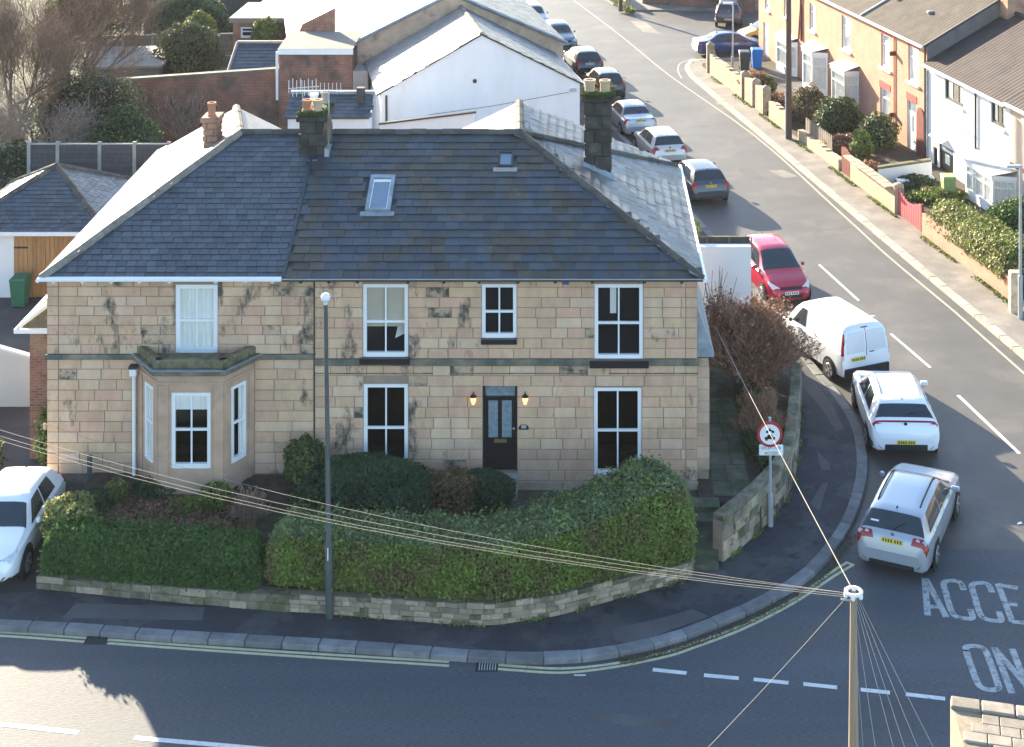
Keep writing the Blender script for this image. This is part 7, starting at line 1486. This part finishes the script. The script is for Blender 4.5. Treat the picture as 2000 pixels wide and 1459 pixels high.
hedge('back_hedge', 'dense evergreen hedge with pale flowering top in the far gardens', hh, interp([(0, 1.3, .0, 2.3), (.5, 1.6, .0, 3.4), (1, 1.3, 0, 2.2)]), 14000, M_ever, .11, mtop=M_hedgeP)
p = Wp(368, 120, 46); shrub('round_bush', 'rounded olive green bush beside the slate shed', (p.x, 46, 2.4), (1.85, 1.5, 1.75), 9000, M_ever, .09, m2=M_olive, f2=.4)
p = Wp(372, 85, 48); shrub('golden_shrub', 'golden yellow shrub above the olive bush', (p.x, 50, 3.0), (.9, .8, 1.0), 3000, M_lime, .09, core=False)
p = Wp(512, 68, 48); shrub('golden_shrub', 'bright yellow shrub beside the brick garage window', (p.x, 49, 3.0), (.8, .7, .8), 3000, M_lime, .09, core=False)
p = Wp(250, 270, 29); shrub('ivy_mound', 'dark green ivy mound in front of the brick garden wall', (p.x-.3, 29.5, 1.6), (1.6, 1.4, 1.9), 8000, M_yew, .07, m2=M_hedge, f2=.3)
p = Wp(275, 300, 26); shrub('garden_bush', 'feathery green bush behind the left roof slope', (p.x, 25.5, 1.4), (.8, .7, 1.2), 2800, M_hedge, .06, core=False)
twiggy('climber_twigs', 'pale dry climber twigs spread on the brick garden wall', (Wp(370, 0, 34.4).x, 34.3, .2), (3.0, .4, 1.6), 900, M_twigP, rad=.012)
# trees at the left
def bare_tree(name, label, base, H, spread, n, m, trunk_r=.22, up=.9, seed=3, levels=3, fine=None):
    rnd = random.Random(seed); base = Vector(base); root = thing(name, label, 'tree', base); segs = []
    grow(base, Vector((rnd.gauss(0, .06), rnd.gauss(0, .06), 1)), H*.34, trunk_r, levels, segs, spread, (2, 3), up*.25, rnd)
    big = [q for q in segs if q[2] > .03]; small = [q for q in segs if q[2] <= .03]
    twigs(big, 'trunk', M_bark, root)
    tips = np.array([q[1] for q in small]) if small else np.array([q[1] for q in segs]); fs = list(small); ax = base+Vector((0, 0, H*.35))
    for k in range(n):
        t = Vector(tips[rnd.randrange(len(tips))])+Vector((rnd.gauss(0, .22), rnd.gauss(0, .22), rnd.gauss(0, .22)))
        o = (t-ax).normalized(); d = (o*.7+Vector((rnd.gauss(0, .55), rnd.gauss(0, .55), rnd.gauss(up*.5, .5)))).normalized(); L_ = rnd.uniform(.25, .75); fs.append((tuple(t), tuple(t+d*L_), .009, .003))
    twigs(fs, 'crown', m, root)['kind'] = 'stuff'; return root
bare_tree('bare_tree', 'tall bare brown tree with dense upright twigs', Wp(40, 300, 31).xy[:]+(0,), 10.5, .5, 9000, M_twig, .24, .9, 5, 4)
bare_tree('bare_tree', 'second bare brown tree filling the top left corner', Wp(130, 280, 34).xy[:]+(0,), 10.5, .5, 9000, M_twig, .22, .9, 9, 4)
bare_tree('bare_tree', 'sunlit pale twigged tree at the left edge', Wp(-20, 300, 25).xy[:]+(0,), 7.0, .55, 6000, M_twigP, .18, .6, 14, 4)
bare_tree('bare_tree', 'spreading bare tree with pale crooked branches before the store', Wp(85, 300, 27).xy[:]+(0,), 5.5, .65, 2500, M_twigP, .2, .3, 21, 3)
p = Wp(170, 60, 52); shrub('evergreen_tree', 'pale feathery evergreen tree beside the bare trees', (p.x, 52, 4.4), (2.4, 2.0, 3.6), 12000, M_ever, .10, cat='tree', m2=M_olive, f2=.4, trunk=1.0)
p = Wp(25, 345, 22); shrub('ivy_bush', 'tangled dark evergreen bush behind the garage roof', (p.x-.3, 22.8, 1.9), (1.7, 1.2, 1.9), 6000, M_ever, .07, m2=M_vari, f2=.08)
p = Wp(120, 230, 28); shrub('ivy_bush', 'ivy clad thicket below the bare trees', (p.x, 31.5, 2.4), (3.2, 1.3, 2.3), 9000, M_ever, .08, m2=M_twig, f2=.25)
# white yard wall right of the pair
yo = thing('yard_wall', 'white rendered yard wall with dark slatted fence above it beside the crimson car', 'wall', (4.8, 11, 0))
a, b = Wp(1368, 482, 10.6), Wp(1467, 480, 10.6)
MB().box(a.x-.9, b.x, 10.6, 10.9, 0, a.z).build('wall', M_render, yo)
c_ = Wp(1400, 463, 11.2); c_.z -= .25; MB().box(a.x-.9, b.x+.02, 11.2, 11.25, a.z-1.2, c_.z+.25).build('parapet', M_woodD, yo); MB().box(a.x-.9, b.x+.04, 11.18, 11.27, c_.z+.25, c_.z+.27).build('parapet_cap', M_moss, yo)
for k in range(4): MB().box(a.x-.5+k*.75, a.x-.45+k*.75, 11.16, 11.2, a.z-.5, c_.z+.25).build('batten', M_woodG, yo)
p = Vector((3.9, 14.6, c_.z+.3)); shrub('roof_weed', 'green weed growing behind the slatted parapet', (3.75, 11.6, c_.z+.35), (.3, .3, .4), 300, M_lime, .06, core=False)
# terrace at the near right corner, raised to a height the sun reaches
zt_ = 3.5
M_tpave = mat('grey_beige_paving', (0.30, 0.255, 0.205), .9, .2, 3, bump=.3, bscale=25, rnd=.16, col2=(0.22, 0.19, 0.15), s2=2)
tc = thing('stone_terrace', 'sunlit flat stone roof with coping blocks at the road corner', 'terrace', (8, -14, 0))
e = [G(1856, 1362, zt_), G(2080, 1394, zt_)]; e0, e1 = e; dv = (e1-e0).normalized(); nv_ = Vector((-dv.y, dv.x, 0)); lf = G(1884, 1459, zt_); dl = (lf-e0).normalized()
far_ = e0+dl*5; fr2 = e1+dl*5
MB().prism([(e0.x, e0.y), (far_.x, far_.y), (fr2.x, fr2.y), (e1.x, e1.y)], 0, zt_-.03).build('wall', M_rubble, tc)
k = 0; x = 0.0; L_ = (e1-e0).length
while x < L_-.1:
    w_ = .52+.08*random.random(); c = e0+dv*(x+w_/2); MB().box(-w_/2+.012, w_/2-.012, -.30, .02, -.05, .035).build('coping_stone', M_tpave, tc, M=frame(Vector((c.x, c.y, zt_)), dv, nv_, Vector((0, 0, 1))), bev=.02); x += w_
Mt = frame(e0, dl, Vector((-dl.y, dl.x, 0)), Vector((0, 0, 1)))
for r in range(12):
    x = .05-random.random()*.2; y = .36+r*.27
    while x < L_:
        w_ = random.uniform(.28, .6); c0 = e0+dv*(x+w_/2)+dl*(y+.13)
        if x > -.02: MB().box(-w_/2+.008, w_/2-.008, -.131, .131, -.06, random.uniform(.002, .006)).build('paving_block', M_tpave, tc, M=frame(Vector((c0.x, c0.y, zt_)), dv, nv_, Vector((0, 0, 1))), bev=.01)
        x += w_
hz_ = MB().box(-450, 450, -450, 450, -1.2, 22.5).build('haze', mat('haze_air', (1, 1, 1))); tag(hz_, 'thin bright winter haze filling the air', 'haze', kind='stuff')
nt = MATS['haze_air'].node_tree; nt.nodes.clear(); ou = nt.nodes.new('ShaderNodeOutputMaterial'); pv_ = nt.nodes.new('ShaderNodeVolumePrincipled')
pv_.inputs['Color'].default_value = (0.9, 0.93, 1.0, 1); pv_.inputs['Density'].default_value = 0.00012; pv_.inputs['Anisotropy'].default_value = 0.2; nt.links.new(pv_.outputs[0], ou.inputs['Volume'])
bpy.context.view_layer.update()
for o in bpy.data.objects:
    if '_loc' in o: del o['_loc']
